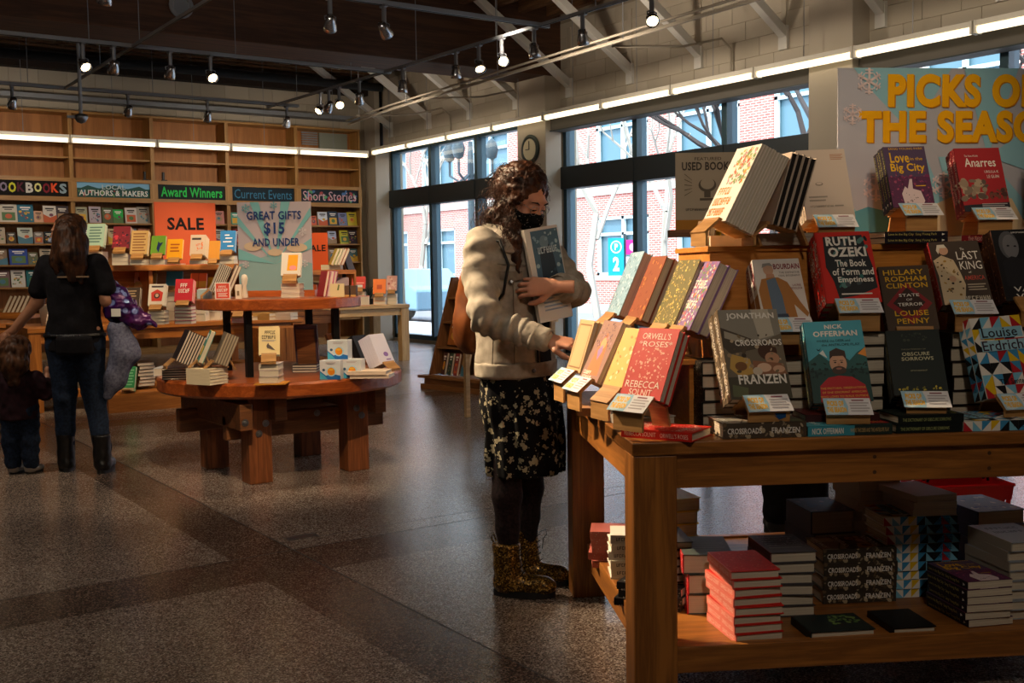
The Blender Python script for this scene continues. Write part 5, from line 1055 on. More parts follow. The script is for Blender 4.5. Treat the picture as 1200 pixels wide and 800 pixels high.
# -- canonical head: x to her left, y forward, z up
def head_sdf(vox=.0035, adult=True):
    s = SDF((-.1, -.13, -.2), (.1, .16, .14), vox)
    s.ell((0, -.012, .035), (.074, .093, .085), .02).ell((0, .03, -.02), (.061, .068, .085), .03).ell((0, .035, -.075), (.044, .048, .036), .03).ell((0, .072, -.098), (.02, .018, .016), .02)
    s.ell((0, .082, .03), (.05, .012, .012), .015); s.cone((0, .09, .005), (0, .113, -.03), .008, .0125, .012); s.ell((.012, .103, -.036), (.008, .009, .007), .006).ell((-.012, .103, -.036), (.008, .009, .007), .006)
    for x in (-1, 1):
        s.ell((x * .031, .1, .008), (.018, .014, .012), .012, 's'); s.ell((x * .031, .083, .007), (.0145, .0125, .0115), .006); s.ell((x * .042, .07, -.035), (.022, .02, .02), .025)
        s.ell((x * .0745, -.008, -.008), (.009, .019, .031), .006)
    s.ell((0, .098, -.062), (.022, .01, .006), .006).ell((0, .097, -.072), (.019, .01, .006), .006)
    s.cone((0, -.02, -.06), (0, -.03, -.2), .05, .052, .03)
    return s
# -- canonical hand: x to the fingertips, y to the thumb side, z the back of the hand
def hand_mesh(curl=(25, 35, 25), thumb=20, spread=1.0, size=1.0, side=1, curls=None):
    s = SDF((-.08, -.06, -.1), (.2, .09, .05), .0024)
    s.cone((-.07, 0, 0), (0, 0, 0), .026, .023, .01, flat_=((0, 0, 1), .82))
    kn = [(.088, .031), (.094, .011), (.09, -.009), (.08, -.027)]
    for (x, y) in kn: s.cone((.005, y * .45, 0), (x, y, .0), .017, .0115, .012, flat_=((0, 0, 1), .85))
    s.ell((.035, .022, -.008), (.032, .014, .014), .012).ell((.04, -.02, -.008), (.035, .012, .013), .012)
    Ls = [(.038, .024, .019), (.042, .027, .02), (.039, .025, .019), (.031, .019, .017)]
    for i, ((x, y), L) in enumerate(zip(kn, Ls)):
        c = curls[i] if curls else curl; p = np.array([x, y, 0.]); az = math.radians((1.5 - i) * 4 * spread); pitch = 0; r = .0093 if i < 3 else .008
        for j in range(3):
            pitch += math.radians(c[j]); d = np.array([math.cos(az) * math.cos(pitch), math.sin(az) * math.cos(pitch), -math.sin(pitch)]); q = p + d * L[j]
            s.cone(p, q, r, r - .0009, .0022); r -= .0009; p = q
    t = math.radians(thumb); s.chain([(.015, .02, -.006), (.045, .048, -.014), (.045 + .034 * math.cos(t), .048 + .034 * math.sin(t) * .6, -.018 - .012), (.045 + .06 * math.cos(t), .048 + .05 * math.sin(t) * .5, -.036)], [.015, .0118, .0105, .0085], .006)
    V, Q = s.mesh(); V = smoothv(V, Q, 1) * size
    if side < 0: V = V * np.array([1, -1, 1]); Q = Q[:, ::-1]
    return V, Q
def frame3(x, up):     # matrix whose x axis is x and whose z axis is close to up
    x = np.array(x, float); x /= np.linalg.norm(x); up = np.array(up, float); y = np.cross(up, x); y /= np.linalg.norm(y); z = np.cross(x, y); return np.stack([x, y, z], 1)
def M4(Rm, t):
    M = np.eye(4); M[:3, :3] = Rm; M[:3, 3] = t; return M
def merge(parts):
    V = []; Q = []; o = 0
    for v, q in parts: V.append(v); Q.append(q + o); o += len(v)
    return np.concatenate(V), np.concatenate(Q)
def skin_mat(name, c):
    m, nt, b = new_mat(name); vec = nt.nodes.new('ShaderNodeTexCoord').outputs['Object']; n = tex(nt, 'ShaderNodeTexNoise', 18, vec, Detail=3)
    c = C3(c); nt.links.new(ramp(nt, n.outputs['Fac'], [(.3, tuple(q * .86 for q in c)), (.7, c)]), b.inputs['Base Color']); b.inputs['Roughness'].default_value = .5
    b.inputs['Subsurface Weight'].default_value = .08; b.inputs['Subsurface Radius'].default_value = (.02, .008, .004); return m
SKIN = skin_mat('skin_fair', '#c98f74'); SKIN2 = skin_mat('skin_tan', '#b07c5e')
def cloth(name, c1, c2, scale=60, rough=.85, bump=.3, bs=400):
    m, nt, b = new_mat(name); vec = nt.nodes.new('ShaderNodeTexCoord').outputs['Object']; n = tex(nt, 'ShaderNodeTexNoise', scale, vec, Detail=4)
    nt.links.new(ramp(nt, n.outputs['Fac'], [(.35, c1), (.65, c2)]), b.inputs['Base Color']); b.inputs['Roughness'].default_value = rough; b.inputs['Specular IOR Level'].default_value = .2
    if bump: add_bump(nt, b, bs, bump, dist=.001, vec=vec)
    return m
DENIM = cloth('grey_beige_denim', '#8f877b', '#aba295', 25, .85, .4, 500); DENIM_D = cloth('denim_seam', '#6a6258', '#857b6f', 30, .9)
def floral(name, base, petals, scale, thr=.3):
    m, nt, b = new_mat(name); vec = nt.nodes.new('ShaderNodeTexCoord').outputs['Object']
    n = tex(nt, 'ShaderNodeTexNoise', scale * .35, vec, Detail=2); mixv = nt.nodes.new('ShaderNodeVectorMath'); mixv.operation = 'MULTIPLY_ADD'; mixv.inputs[1].default_value = (.03, .03, .03)
    nt.links.new(n.outputs['Color'], mixv.inputs[0]); nt.links.new(vec, mixv.inputs[2])
    v = tex(nt, 'ShaderNodeTexVoronoi', scale, mixv.outputs[0]); v2 = tex(nt, 'ShaderNodeTexVoronoi', scale * 3.2, mixv.outputs[0])
    mx = nt.nodes.new('ShaderNodeMath'); mx.operation = 'MULTIPLY_ADD'; mx.inputs[1].default_value = .55; nt.links.new(v2.outputs['Distance'], mx.inputs[0]); nt.links.new(v.outputs['Distance'], mx.inputs[2])
    nt.links.new(ramp(nt, mx.outputs[0], [(thr, petals), (thr + .05, base)]), b.inputs['Base Color']); b.inputs['Roughness'].default_value = .85; b.inputs['Specular IOR Level'].default_value = .15; return m
SKIRT = floral('black_floral_cloth', '#0d0d10', '#a39a80', 30, .60); MASKM = floral('black_floral_mask', '#0b0b0d', '#b9b4ac', 75, .36)
TIGHTS = cloth('dotted_tights', '#120d10', '#2a1d20', 90, .8, 0); BOOTM, nt, b = new_mat('gold_glitter')
_v = nt.nodes.new('ShaderNodeTexCoord').outputs['Object']; _w = tex(nt, 'ShaderNodeTexVoronoi', 210, _v); _s = nt.nodes.new('ShaderNodeSeparateColor'); nt.links.new(_w.outputs['Color'], _s.inputs[0])
nt.links.new(ramp(nt, _s.outputs[0], [(0, '#1c1408'), (.45, '#4a3410'), (.8, '#8a6420'), (1, '#e0b860')]), b.inputs['Base Color']); b.inputs['Roughness'].default_value = .35; b.inputs['Metallic'].default_value = .5
HAIR = cloth('brown_hair', '#22130c', '#4a2a19', 30, .45, 0); HAIR2 = cloth('dark_blonde_hair', '#1c100a', '#4a2c18', 20, .5, 0); HAIR3 = cloth('child_hair', '#2c1a10', '#5a3a26', 20, .5, 0)
LEATH = cloth('brown_leather', '#5a2f14', '#7c451f', 12, .5, .3, 60); BLK = cloth('black_cloth', '#0a090b', '#131116', 40, .9, .2); JEANS = cloth('dark_jeans', '#121a28', '#1d2a40', 60, .9, .2); RUBBER = plain('black_rubber', '#0c0b0c', .6)
BOOTB = plain('black_leather', '#0d0c0d', .35)
def strands(name, roots, mat_, parent, seed, L, curl, r=.0012, seg=12, drop=1.0, clump=.0):
    """curly strands: roots = [(point, direction)]"""
    rg = random.Random(seed); mb = MB()
    for p, d in roots:
        p = Vector(p); d = Vector(d).normalized(); ph = rg.uniform(0, 6.28); l = L * rg.uniform(.6, 1.25); cr = curl * rg.uniform(.4, 1.3); fr = rg.uniform(2.0, 4.5); pts = []; a = d.orthogonal().normalized(); b_ = d.cross(a); q = p.copy(); v = d.copy()
        for i in range(seg):
            t = i / (seg - 1); v = (v + Vector((0, 0, -drop * .22))).normalized(); q = q + v * l / seg
            pts.append(q + (a * math.cos(ph + fr * 6.28 * t) + b_ * math.sin(ph + fr * 6.28 * t)) * cr * min(1, t * 3))
        mb.tube(pts, [r * (1 - .6 * i / seg) for i in range(seg)], 3, cap=False)
    o = mb.build(name, mat_, parent, smooth=True); return o
def boot(parent, ankle, yaw, mat_, top, sc=1.0, laces=True, name='boot', pitch=0):
    """ankle = point on the ground under the ankle; yaw = toe direction in the parent's frame; x forward"""
    s = SDF((-.12, -.08, -.01), (.23, .08, top + .03), .005)
    s.chain([(-.01, 0, top), (-.005, 0, .12), (.0, 0, .07)], [.058, .053, .053], .02); s.cone((.0, 0, .05), (.13, 0, .042), .047, .04, .03, flat_=((0, 0, 1), 1)); s.ell((.145, 0, .045), (.05, .043, .035), .02); s.ell((-.03, 0, .05), (.035, .037, .04), .02)
    s.put(lambda P: P[..., 2] - .022, (-.2, -.1, -.1), (.3, .1, .03), .002, 's') if False else None
    D = s.D; zz = s.lo[2] + np.arange(s.n[2]) * s.vox; D[:] = np.maximum(D, (.018 - zz)[None, None, :]); D[:] = np.maximum(D, (zz - top)[None, None, :])
    V, Q = s.mesh(); V = smoothv(V, Q, 1); V = V + normals(V, Q) * (noise3(V, 38, 3) * .0015)[:, None]; V = V * sc
    M_ = Matrix.Translation(ankle) @ Matrix.Rotation(yaw, 4, 'Z') @ Matrix.Rotation(pitch, 4, 'Y')
    o = np_mesh(name, V, Q, mat_, parent, True, M_)
    so = []
    for i in range(28):
        a = 2 * PI * i / 28; x = .062 + .128 * math.cos(a); y = .046 * math.sin(a) * (1.05 - .12 * math.cos(a * 2)) * (1 if math.cos(a) > 0 else .9); so.append((x * sc, y * sc))
    sm = MB(); Mz = M_ @ Matrix(((1, 0, 0, 0), (0, 0, 1, 0), (0, 1, 0, 0), (0, 0, 0, 1)))
    n = len(so); vs = [(x, y, 0) for x, y in so] + [(x, y, .026 * sc) for x, y in so]
    sm.add(vs, [tuple(range(n - 1, -1, -1)), tuple(range(n, 2 * n))] + [(i, (i + 1) % n, n + (i + 1) % n, n + i) for i in range(n)], M=M_); sm.build('sole', RUBBER, o)
    if laces:
        lm = MB()
        for k in range(6):
            z = .075 + k * (top - .1) / 5; x = .052 + .02 * max(0, 1 - k / 2.5); lm.tube([M_ @ Vector((x * sc - .004, -.02, z * sc)), M_ @ Vector((x * sc + .004, 0, (z + .006) * sc)), M_ @ Vector((x * sc - .004, .02, z * sc))], .0022, 5)
        lm.tube([M_ @ Vector(q) for q in ((.05, .0, top * .9), (.085, -.02, top * .98), (.09, -.03, top * .9), (.07, -.01, top * .8), (.06, .01, top * .6))], .002, 5)
        lm.build('lace', BLACKM, o)
        MB().tube([M_ @ Vector(q) for q in ((-.055, 0, top - .02), (-.07, 0, top + .015), (-.06, 0, top + .03), (-.05, 0, top))], .004, 5).build('heel_loop', BOOTM, o)
    return o
def sd_obj(name, s, mat_, parent, sm=1, wr=None):
    V, Q = s.mesh(); V = smoothv(V, Q, sm)
    if wr: V = V + normals(V, Q) * wr(V)[:, None]
    return np_mesh(name, V, Q, mat_, parent)

# ================================================================== the woman in the denim jacket
# local frame: x = right in the picture, y = away from the camera, z = up
WO = thing('person', 'woman in grey denim jacket and black floral skirt holding a book at the big table', 'person', (2.478, 3.523, 0), -YAW)
Fd = np.array([.80, -.60, 0]); Ld = np.array([.60, .80, 0])      # chest direction, her left
yw = math.atan2(-.60, .80)
def wrist_arm(s, sh, el, wr_, r, k=.02):
    s.chain([sh, el], [r[0], r[1]], k); s.chain([el, wr_], [r[1], r[2]], k)
SHR, ELR, WRR = np.array([-.135, -.115, 1.385]), np.array([-.115, -.235, 1.10]), np.array([.088, -.315, 1.035])
SHL, ELL_, WRL = np.array([.085, .135, 1.39]), np.array([.225, -.01, 1.20]), np.array([.145, -.185, 1.225])
b0 = SDF((-.28, -.32, .05), (.34, .3, 1.56), .0075)
b0.etube([.86, .98, 1.1, 1.25, 1.36, 1.44], [-.02] * 6, [0] * 6, [.11, .105, .10, .12, .11, .06], [.15, .14, .125, .145, .14, .07], yw, .04)
b0.cone((-.03, .0, 1.40), (-.005, -.0, 1.52), .062, .052, .03)
wrist_arm(b0, SHR, ELR, WRR, (.035, .032, .025)); wrist_arm(b0, SHL, ELL_, WRL, (.035, .032, .025))
b0.chain([(-.04, -.045, .90), (-.05, -.062, .50), (-.055, -.07, .27), (-.05, -.075, .10)], [.08, .05, .038, .03], .03)
b0.chain([(.03, .055, .90), (.035, .07, .50), (.03, .085, .28), (.022, .10, .10)], [.08, .05, .038, .03], .03)
Vb = b0.mesh(); Vb = (smoothv(*Vb, 1), Vb[1])
# head: turned to the right and towards the camera, bent down over the table
hf = np.array([.70, -.60, -.58]); hf /= np.linalg.norm(hf); hl = np.cross(np.array([0, 0, 1.]), hf); hl /= np.linalg.norm(hl); hu = np.cross(hf, hl) if False else np.cross(hl * -1, hf); hu = np.cross(hf, -hl) if False else hu
hl = np.array([-hf[1], hf[0], 0]); hl /= np.linalg.norm(hl); hu = np.cross(-hl, hf) * -1
if hu[2] < 0: hu = -hu
HR = np.stack([-hl if np.linalg.det(np.stack([hl, hf, hu], 1)) < 0 else hl, hf, hu], 1); HC = np.array([.022, -.02, 1.568]); HM = M4(HR, HC)
hs = head_sdf(.003); hV, hQ = hs.mesh(); hV = smoothv(hV, hQ, 1)
rh = hand_mesh(thumb=15, side=-1, size=.98, curls=[(18, 22, 14), (24, 28, 16), (30, 34, 20), (38, 38, 24)])
RHm = M4(frame3((.90, -.30, -.16), (.25, -.45, .85)), WRR + np.array([.02, -.006, -.003]))
lh = hand_mesh(thumb=35, side=1, size=.98, curls=[(22, 38, 25)] * 4)
LHm = M4(frame3((-.93, .10, .02), (.1, -1, .18)), WRL + np.array([-.01, -.022, -.0]))
tr = lambda V, M: V @ M[:3, :3].T + M[:3, 3]
BV, BQ = merge([Vb, (tr(hV, HM), hQ), (tr(rh[0], RHm), rh[1]), (tr(lh[0], LHm), lh[1])])
np_mesh('body', BV, BQ, SKIN, WO)
HMb = Matrix([list(r_) for r_ in HM])
# face details
EYEW = plain('eye_white', '#d8d2cc', .3); IRIS = plain('eye_iris', '#2c1c12', .2); BROW = plain('eyebrow_hair', '#2c180e', .8)
for s in (-1, 1):
    MB().lathe([(0, -.011), (.006, -.009), (.0105, -.003), (.011, .002), (.008, .008), (0, .011)], 12, M=HMb @ Matrix.Translation((s * .031, .0855, .004)) @ Matrix.Rotation(R(-90), 4, 'X')).build('eyeball', EYEW, WO, smooth=True)
    MB().lathe([(0, .0), (.005, .0), (.004, .0016), (0, .002)], 10, M=HMb @ Matrix.Translation((s * .031, .0958, .001)) @ Matrix.Rotation(R(-90), 4, 'X')).build('iris', IRIS, WO)
    cap = MB(); vs = []; fs = []
    for i in range(7):
        for k in range(13):
            th_ = R(-8 + 98 * i / 6); ph_ = PI * k / 12; vs.append((s * .031 + .0128 * math.cos(ph_) * math.cos(th_), .0848 + .0128 * math.sin(ph_) * math.cos(th_), .0035 + .0125 * math.sin(th_)))
    fs = [(i * 13 + k, i * 13 + k + 1, (i + 1) * 13 + k + 1, (i + 1) * 13 + k) for i in range(6) for k in range(12)]
    cap.add(vs, fs, M=HMb).build('eyelid', SKIN, WO, smooth=True)
    MB().tube([HMb @ Vector((s * .016, .0975, .003)), HMb @ Vector((s * .031, .1, .0015)), HMb @ Vector((s * .046, .091, .001))], [.0016, .0026, .0012], 6).build('eyelash', BROW, WO, smooth=True)
    MB().tube([HMb @ Vector((s * .014, .1, .027)), HMb @ Vector((s * .03, .1, .034)), HMb @ Vector((s * .05, .086, .029))], [.002, .0034, .0014], 6).build('eyebrow', BROW, WO, smooth=True)
# thin glasses
gl = MB()
for s in (-1, 1):
    gl.tube([HMb @ Vector((s * .033 + .023 * math.cos(a), .108 - .006 * abs(math.cos(a)), .004 + .02 * math.sin(a))) for a in [2 * PI * i / 18 for i in range(19)]], .0011, 5, cap=False)
    gl.tube([HMb @ Vector((s * .056, .1, .008)), HMb @ Vector((s * .072, .05, .01)), HMb @ Vector((s * .076, -.005, .008))], .0011, 5)
gl.tube([HMb @ Vector((-.01, .112, .006)), HMb @ Vector((0, .116, .01)), HMb @ Vector((.01, .112, .006))], .0011, 5)
gl.build('glasses', METAL, WO, smooth=True)
# mask: the lower face inflated
ms = head_sdf(.003); zz = (ms.lo[2] + np.arange(ms.n[2]) * ms.vox)[None, None, :]; yy = (ms.lo[1] + np.arange(ms.n[1]) * ms.vox)[None, :, None]; xx = (ms.lo[0] + np.arange(ms.n[0]) * ms.vox)[:, None, None]
D0 = ms.D.copy(); topl = -.008 - np.abs(xx) * .25; ms.D[:] = np.maximum(np.maximum(D0 - .006, zz - topl), np.maximum(.0 - yy + np.abs(zz + .05) * .35, -.118 - zz))
ms.ell((0, .105, -.05), (.03, .022, .035), .02); ms.D[:] = np.maximum(ms.D, zz - topl)
V, Q = ms.mesh(); V = smoothv(V, Q, 1); V = V + normals(V, Q) * (np.sin(V[:, 2] * 260) * .0012)[:, None]; np_mesh('face_mask', V, Q, MASKM, WO, M=HM)
ml = MB()
for s in (-1, 1): ml.tube([HMb @ Vector(q) for q in ((s * .064, .03, -.03), (s * .077, 0, .015), (s * .08, -.022, .02), (s * .078, -.025, -.03), (s * .062, .018, -.085))], .0014, 5)
ml.build('mask_strap', BLACKM, WO)
# hair: cap, bun, loose curly mass and long strands on the chest
ha = SDF((-.26, -.2, 1.2), (.16, .2, 1.78), .0055)
tp = lambda q: tr(np.array([q], float), HM)[0]
ha.ell(tp((0, -.026, .046)), (.092, .104, .096), .02, Rm=HR); ha.ell(tp((0, -.07, -.0)), (.075, .06, .075), .03, Rm=HR); ha.ell(tp((0, -.125, .035)), (.045, .04, .045), .015, Rm=HR)
for x in (-1, 1): ha.cone(tp((x * .066, .04, .045)), tp((x * .08, -.0, -.06)), .017, .02, .02)
ha.chain([tp((-.06, -.05, -.03)), np.array([-.085, -.02, 1.50]), np.array([-.07, -.04, 1.45])], [.05, .036, .016], .03)
ha.chain([tp((.075, -.01, -.04)), tp((.085, .01, -.12)), (-.0, -.15, 1.40), (.0, -.165, 1.28)], [.024, .022, .02, .008], .02)
ha.chain([tp((-.075, -.0, -.04)), (-.02, -.11, 1.45), (-.015, -.15, 1.33)], [.024, .022, .008], .02)
ha.ell(tp((0, .085, -.02)), (.062, .045, .075), .008, 's', Rm=HR)
V, Q = ha.mesh(); N = normals(V, Q); V = V + N * (noise3(V, 60, 5) * .006 + noise3(V, 130, 6) * .003)[:, None]
hair_o = np_mesh('hair', V, Q, HAIR, WO)
rg = random.Random(5); roots = []
sel = [i for i in range(len(V)) if V[i, 2] > 1.44]
for _ in range(900):
    i = rg.choice(sel); p = V[i] - N[i] * .004; 
    if (p - tp((0, .1, -.0))) @ hf > -.045: continue
    back = np.array([-.55, .2, -.25]); d = N[i] * .35 + back + np.array([rg.gauss(0, .35), rg.gauss(0, .35), rg.gauss(0, .35)]); roots.append((p, d))
st1 = strands('hair_strand', roots, HAIR, WO, 7, .05, .006, .0011, 12, .5); st1['kind'] = 'stuff'
roots = [((-.03 + rg.gauss(0, .02) , -.12 + rg.gauss(0, .02), 1.50 + rg.gauss(0, .03)), (rg.gauss(.0, .15), -.2, -1)) for _ in range(110)]
roots += [((-.1 + rg.gauss(0, .03), -.04 + rg.gauss(0, .03), 1.55 + rg.gauss(0, .03)), (-.4 + rg.gauss(0, .3), -.1, -.8)) for _ in range(70)]
st2 = strands('loose_strand', roots, HAIR, WO, 8, .13, .009, .0013, 16, .8); st2['kind'] = 'stuff'
MB().tube([tp((.045 * math.cos(a), -.1, .035 + .045 * math.sin(a))) for a in [2 * PI * i / 16 for i in range(17)]], .007, 6).build('hair_tie', BLACKM, WO, smooth=True)
# jacket
j = SDF((-.33, -.38, .84), (.40, .34, 1.50), .005)
JX, JY = -.02, .0
j.etube([.885, .905, .95, 1.05, 1.2, 1.33, 1.41, 1.455], [JX + .008, JX + .008, JX + .004, JX - .002, JX - .004, JX, JX, JX], [JY] * 8, [.138, .140, .138, .134, .138, .136, .108, .06], [.186, .189, .184, .172, .184, .19, .155, .085], yw, .03)
j.chain([SHR + (0, 0, .0), SHR + (-.012, -.03, -.12), ELR + (-.01, -.01, .03), ELR + (0, 0, 0)], [.072, .067, .062, .057], .03); j.chain([ELR, (ELR + WRR) / 2, WRR + (-.012, 0, 0)], [.057, .052, .043], .02)
j.chain([SHL, (SHL + ELL_) / 2, ELL_ + (0, 0, .0)], [.07, .066, .06], .03); j.chain([ELL_, (ELL_ + WRL) / 2 + (.01, 0, 0), WRL + (.02, .02, 0)], [.06, .054, .044], .02)
def jw(V):
    d = noise3(V * np.array([1, 1, 1.6]), 9, 2) * .0045 + noise3(V, 30, 3) * .002
    def folds(a, b, rad, amp, fr):
        a = np.array(a); b = np.array(b); t = ((V - a) @ (b - a)) / ((b - a) @ (b - a)); dist = np.linalg.norm(V - (a + np.clip(t, 0, 1)[:, None] * (b - a)), axis=1); ph = noise3(V, 7, 9) * 2.2
        return amp * np.sin(t * fr + ph) * np.exp(-(dist / rad) ** 4)
    d += folds(SHR, ELR, .09, .007, 24) + folds(ELR, WRR, .08, .007, 30) + folds(SHL, ELL_, .11, .005, 24) + folds(ELL_, WRL, .1, .005, 24)
    ang = np.arctan2(V[:, 1], V[:, 0] + .02); d += .003 * np.sin(ang * 9 + V[:, 2] * 6) * (V[:, 2] < 1.3) * (V[:, 2] > .93); return d
jo = sd_obj('jacket', j, DENIM, WO, 2, jw)
hb = SDF((-.28, -.28, .85), (.26, .28, .96), .005); hb.etube([.868, .876, .925, .933], [JX + .008] * 4, [JY] * 4, [.136, .146, .147, .138], [.184, .194, .195, .186], yw, .005)
sd_obj('hem_band', hb, DENIM, jo, 1, lambda V: noise3(V, 40, 4) * .002)
for c, d, rr in ((WRR, (WRR - ELR), .041), (WRL + (.012, .02, 0), (WRL - ELL_), .043)):
    d = d / np.linalg.norm(d); cf = SDF(c - .12, c + .12, .004); cf.cone(c - d * .055, c + d * .004, rr + .009, rr + .004, .004); cf.cone(c - d * .0, c + d * .05, rr - .006, rr - .006, .002, 's'); sd_obj('cuff', cf, DENIM, jo, 1, lambda V: noise3(V, 50, 4) * .0025)
# collar: folded band open at the front
cm = MB(); n = 26; ring = []
NC = Vector((-.03, .0, 1.435))
for i in range(n + 1):
    a = yw + R(38) + (2 * PI - R(76)) * i / n; fr_ = abs(i / n - .5) * 2; dirv = Vector((math.cos(a), math.sin(a), 0))
    ring.append([NC + dirv * (.07 + .012 * fr_) + Vector((0, 0, .005 - .03 * fr_)), NC + dirv * (.084 + .01 * fr_) + Vector((0, 0, .052 - .035 * fr_)), NC + dirv * (.10 + .02 * fr_) + Vector((0, 0, .048 - .04 * fr_)), NC + dirv * (.135 + .03 * fr_) + Vector((0, 0, -.012 - .07 * fr_)), NC + dirv * (.128 + .028 * fr_) + Vector((0, 0, -.02 - .07 * fr_))])
cm.add([p for r_ in ring for p in r_], [(i * 5 + k, (i + 1) * 5 + k, (i + 1) * 5 + k + 1, i * 5 + k + 1) for i in range(n) for k in range(4)]); co = cm.build('collar', DENIM, jo, smooth=True); sdm = co.modifiers.new('t', 'SOLIDIFY'); sdm.thickness = .004
def on_torso(deg, z, out=.0):   # point on the jacket surface at an angle from the chest direction
    zs = [.885, .95, 1.05, 1.2, 1.33, 1.41]; a = np.interp(z, zs, [.14, .138, .134, .138, .136, .108]) + .006 + out; b_ = np.interp(z, zs, [.189, .184, .172, .184, .19, .155]) + .006 + out; t = R(deg)
    x, y = a * math.cos(t), b_ * math.sin(t); return Vector((JX + x * math.cos(yw) - y * math.sin(yw), JY + x * math.sin(yw) + y * math.cos(yw), z))
MB().tube([on_torso(-14 - 6 * math.sin(k), z, .002) for k, z in enumerate([1.38, 1.3, 1.2, 1.1, 1.0, .92])], .0035, 6).build('front_placket', DENIM_D, jo, smooth=True)
MB().tube([on_torso(18, z, .0) for z in (1.36, 1.25, 1.1, 1.0, .92)], .0035, 6).build('front_placket', DENIM_D, jo, smooth=True)
MB().add([on_torso(q, z, .004) for q in (-13, -4, 6, 17) for z in (1.36, 1.2, 1.05, .90)], [(i * 4 + k, (i + 1) * 4 + k, (i + 1) * 4 + k + 1, i * 4 + k + 1) for i in range(3) for k in range(3)]).build('shirt_front', BLK, jo)
for q0, q1, z0, z1 in ((-62, -32, 1.255, 1.285),):
    g = [on_torso(q0 + (q1 - q0) * i / 5, z, .006) for i in range(6) for z in (z1, z0 - .012 * (1 - abs(i - 2.5) / 2.5))]
    f_ = MB().add(g, [(i * 2, i * 2 + 1, i * 2 + 3, i * 2 + 2) for i in range(5)]).build('pocket_flap', DENIM_D, jo); f_.modifiers.new('t', 'SOLIDIFY').thickness = .004
bt = MB()
for q, z in ((-19, 1.26), (-17, 1.16), (-17, 1.06), (-19, .9), (-47, 1.245)): bt.lathe([(0, -.004), (.0085, -.003), (.0085, .002), (.005, .004), (0, .003)], 10, M=Matrix.Translation(on_torso(q, z, .009)) @ Matrix.Rotation(yw + R(q), 4, 'Z') @ Matrix.Rotation(R(90), 4, 'Y'))
bt.build('button', METAL, jo, smooth=True)['kind'] = 'stuff'
MB().tube([on_torso(q, 1.31 + .004 * math.sin(q), .006) for q in range(-170, -25, 12)], .0022, 5).build('seam', DENIM_D, jo); MB().tube([on_torso(-75, z, .006) for z in (1.28, 1.2, 1.1, 1.0, .93)], .0022, 5).build('seam', DENIM_D, jo)
MB().tube([on_torso(-45, z, .006) for z in (1.24, 1.15, 1.05, .93)], .0022, 5).build('seam', DENIM_D, jo)
# skirt
sk = SDF((-.26, -.28, .44), (.30, .28, .98), .005)
def sfold(a, z): return (.010 * np.sin(a * 9 + 1.2 * np.sin(z * 9)) + .005 * np.sin(a * 17 + 2)) * np.clip((.92 - z) / .35, 0, 1)
sk.etube([.478, .49, .6, .75, .9, .96], [.022, .022, .018, .01, -.005, -.01], [0] * 6, [.138, .142, .146, .145, .135, .12], [.165, .168, .175, .18, .175, .16], yw, .01, fold=sfold)
sko = sd_obj('skirt', sk, SKIRT, WO, 1, lambda V: noise3(V, 9, 4) * .006)
tg = SDF((-.18, -.2, .1), (.16, .22, .56), .005)
tg.chain([(-.055, -.062, .54), (-.055, -.07, .40), (-.055, -.07, .27), (-.05, -.075, .13)], [.062, .058, .046, .036], .02); tg.chain([(.035, .07, .54), (.035, .075, .40), (.03, .085, .28), (.022, .10, .13)], [.062, .058, .046, .036], .02)
sd_obj('tights', tg, TIGHTS, WO, 1)
boot(WO, Vector((-.052, -.075, 0)), R(-12), BOOTM, .215, .98); boot(WO, Vector((.026, .105, 0)), R(-18), BOOTM, .235, .94)
MB().tube([(WRR + np.array([.112, -.03, -.018]))[i] if False else tuple(tr(np.array([[.108, .011 + .0102 * math.cos(a), .0102 * math.sin(a) - .004]]), RHm)[0]) for a in [2 * PI * k / 12 for k in range(13)]], .0016, 5).build('ring', plain('gold_ring', '#d8a850', .25, .9), WO) if False else None
MB().tube([tuple(tr(np.array([[.112, .011 + .0108 * math.cos(a), .0108 * math.sin(a) - .012]]), RHm)[0]) for a in [2 * PI * k / 12 for k in range(13)]], .0017, 5).build('ring', plain('gold_ring', '#d8a850', .25, .9), WO)
WM = Matrix.Translation((2.478, 3.523, 0)) @ Matrix.Rotation(-YAW, 4, 'Z')
# book held to her chest (its own thing)
A_HELD = [('r', 0, 0, 1, 1, '#d6d2cc'), ('r', .16, .36, .98, .97, '#4a6a80'), ('p', [(.3, .36), (.34, .7), (.45, .85), (.62, .85), (.74, .7), (.8, .36)], '#2c3c4a'), ('e', .52, .84, .13, .07, '#6f8a9a'), ('s', 77, 30, .2, .4, .95, .95, .05, ['#7fa0b4', '#34505f', '#9ab8c4']), ('w', .3, .72, .9, .79, 7, '#b8ccd6', 4), ('l', .2, .1, .9, .3, 5, '#8fa0b4')]
hx = Vector((.80, -.58, -.06)).normalized(); hup = Vector((-.10, .02, 1)).normalized(); hn = hup.cross(hx).normalized() * -1
hx_ = Vector((.62, .78, 0)).normalized()
HBx = Vector((.86, .50, .14)).normalized(); HBn = Vector((.50, -.86, .05)).normalized(); HBz = HBx.cross(-HBn).normalized()
HB_M = WM @ cover_M(Vector((.084, -.178, 1.085)) + HBn * .0, HBx, Vector((-.19, 0, 1)).normalized(), HBn)
book('book', 'large blue-covered book held upright against the chest of the woman in denim', .15, .36, .022, '#d6d2cc', '#c9c2b8', A_HELD, (), False, HB_M)
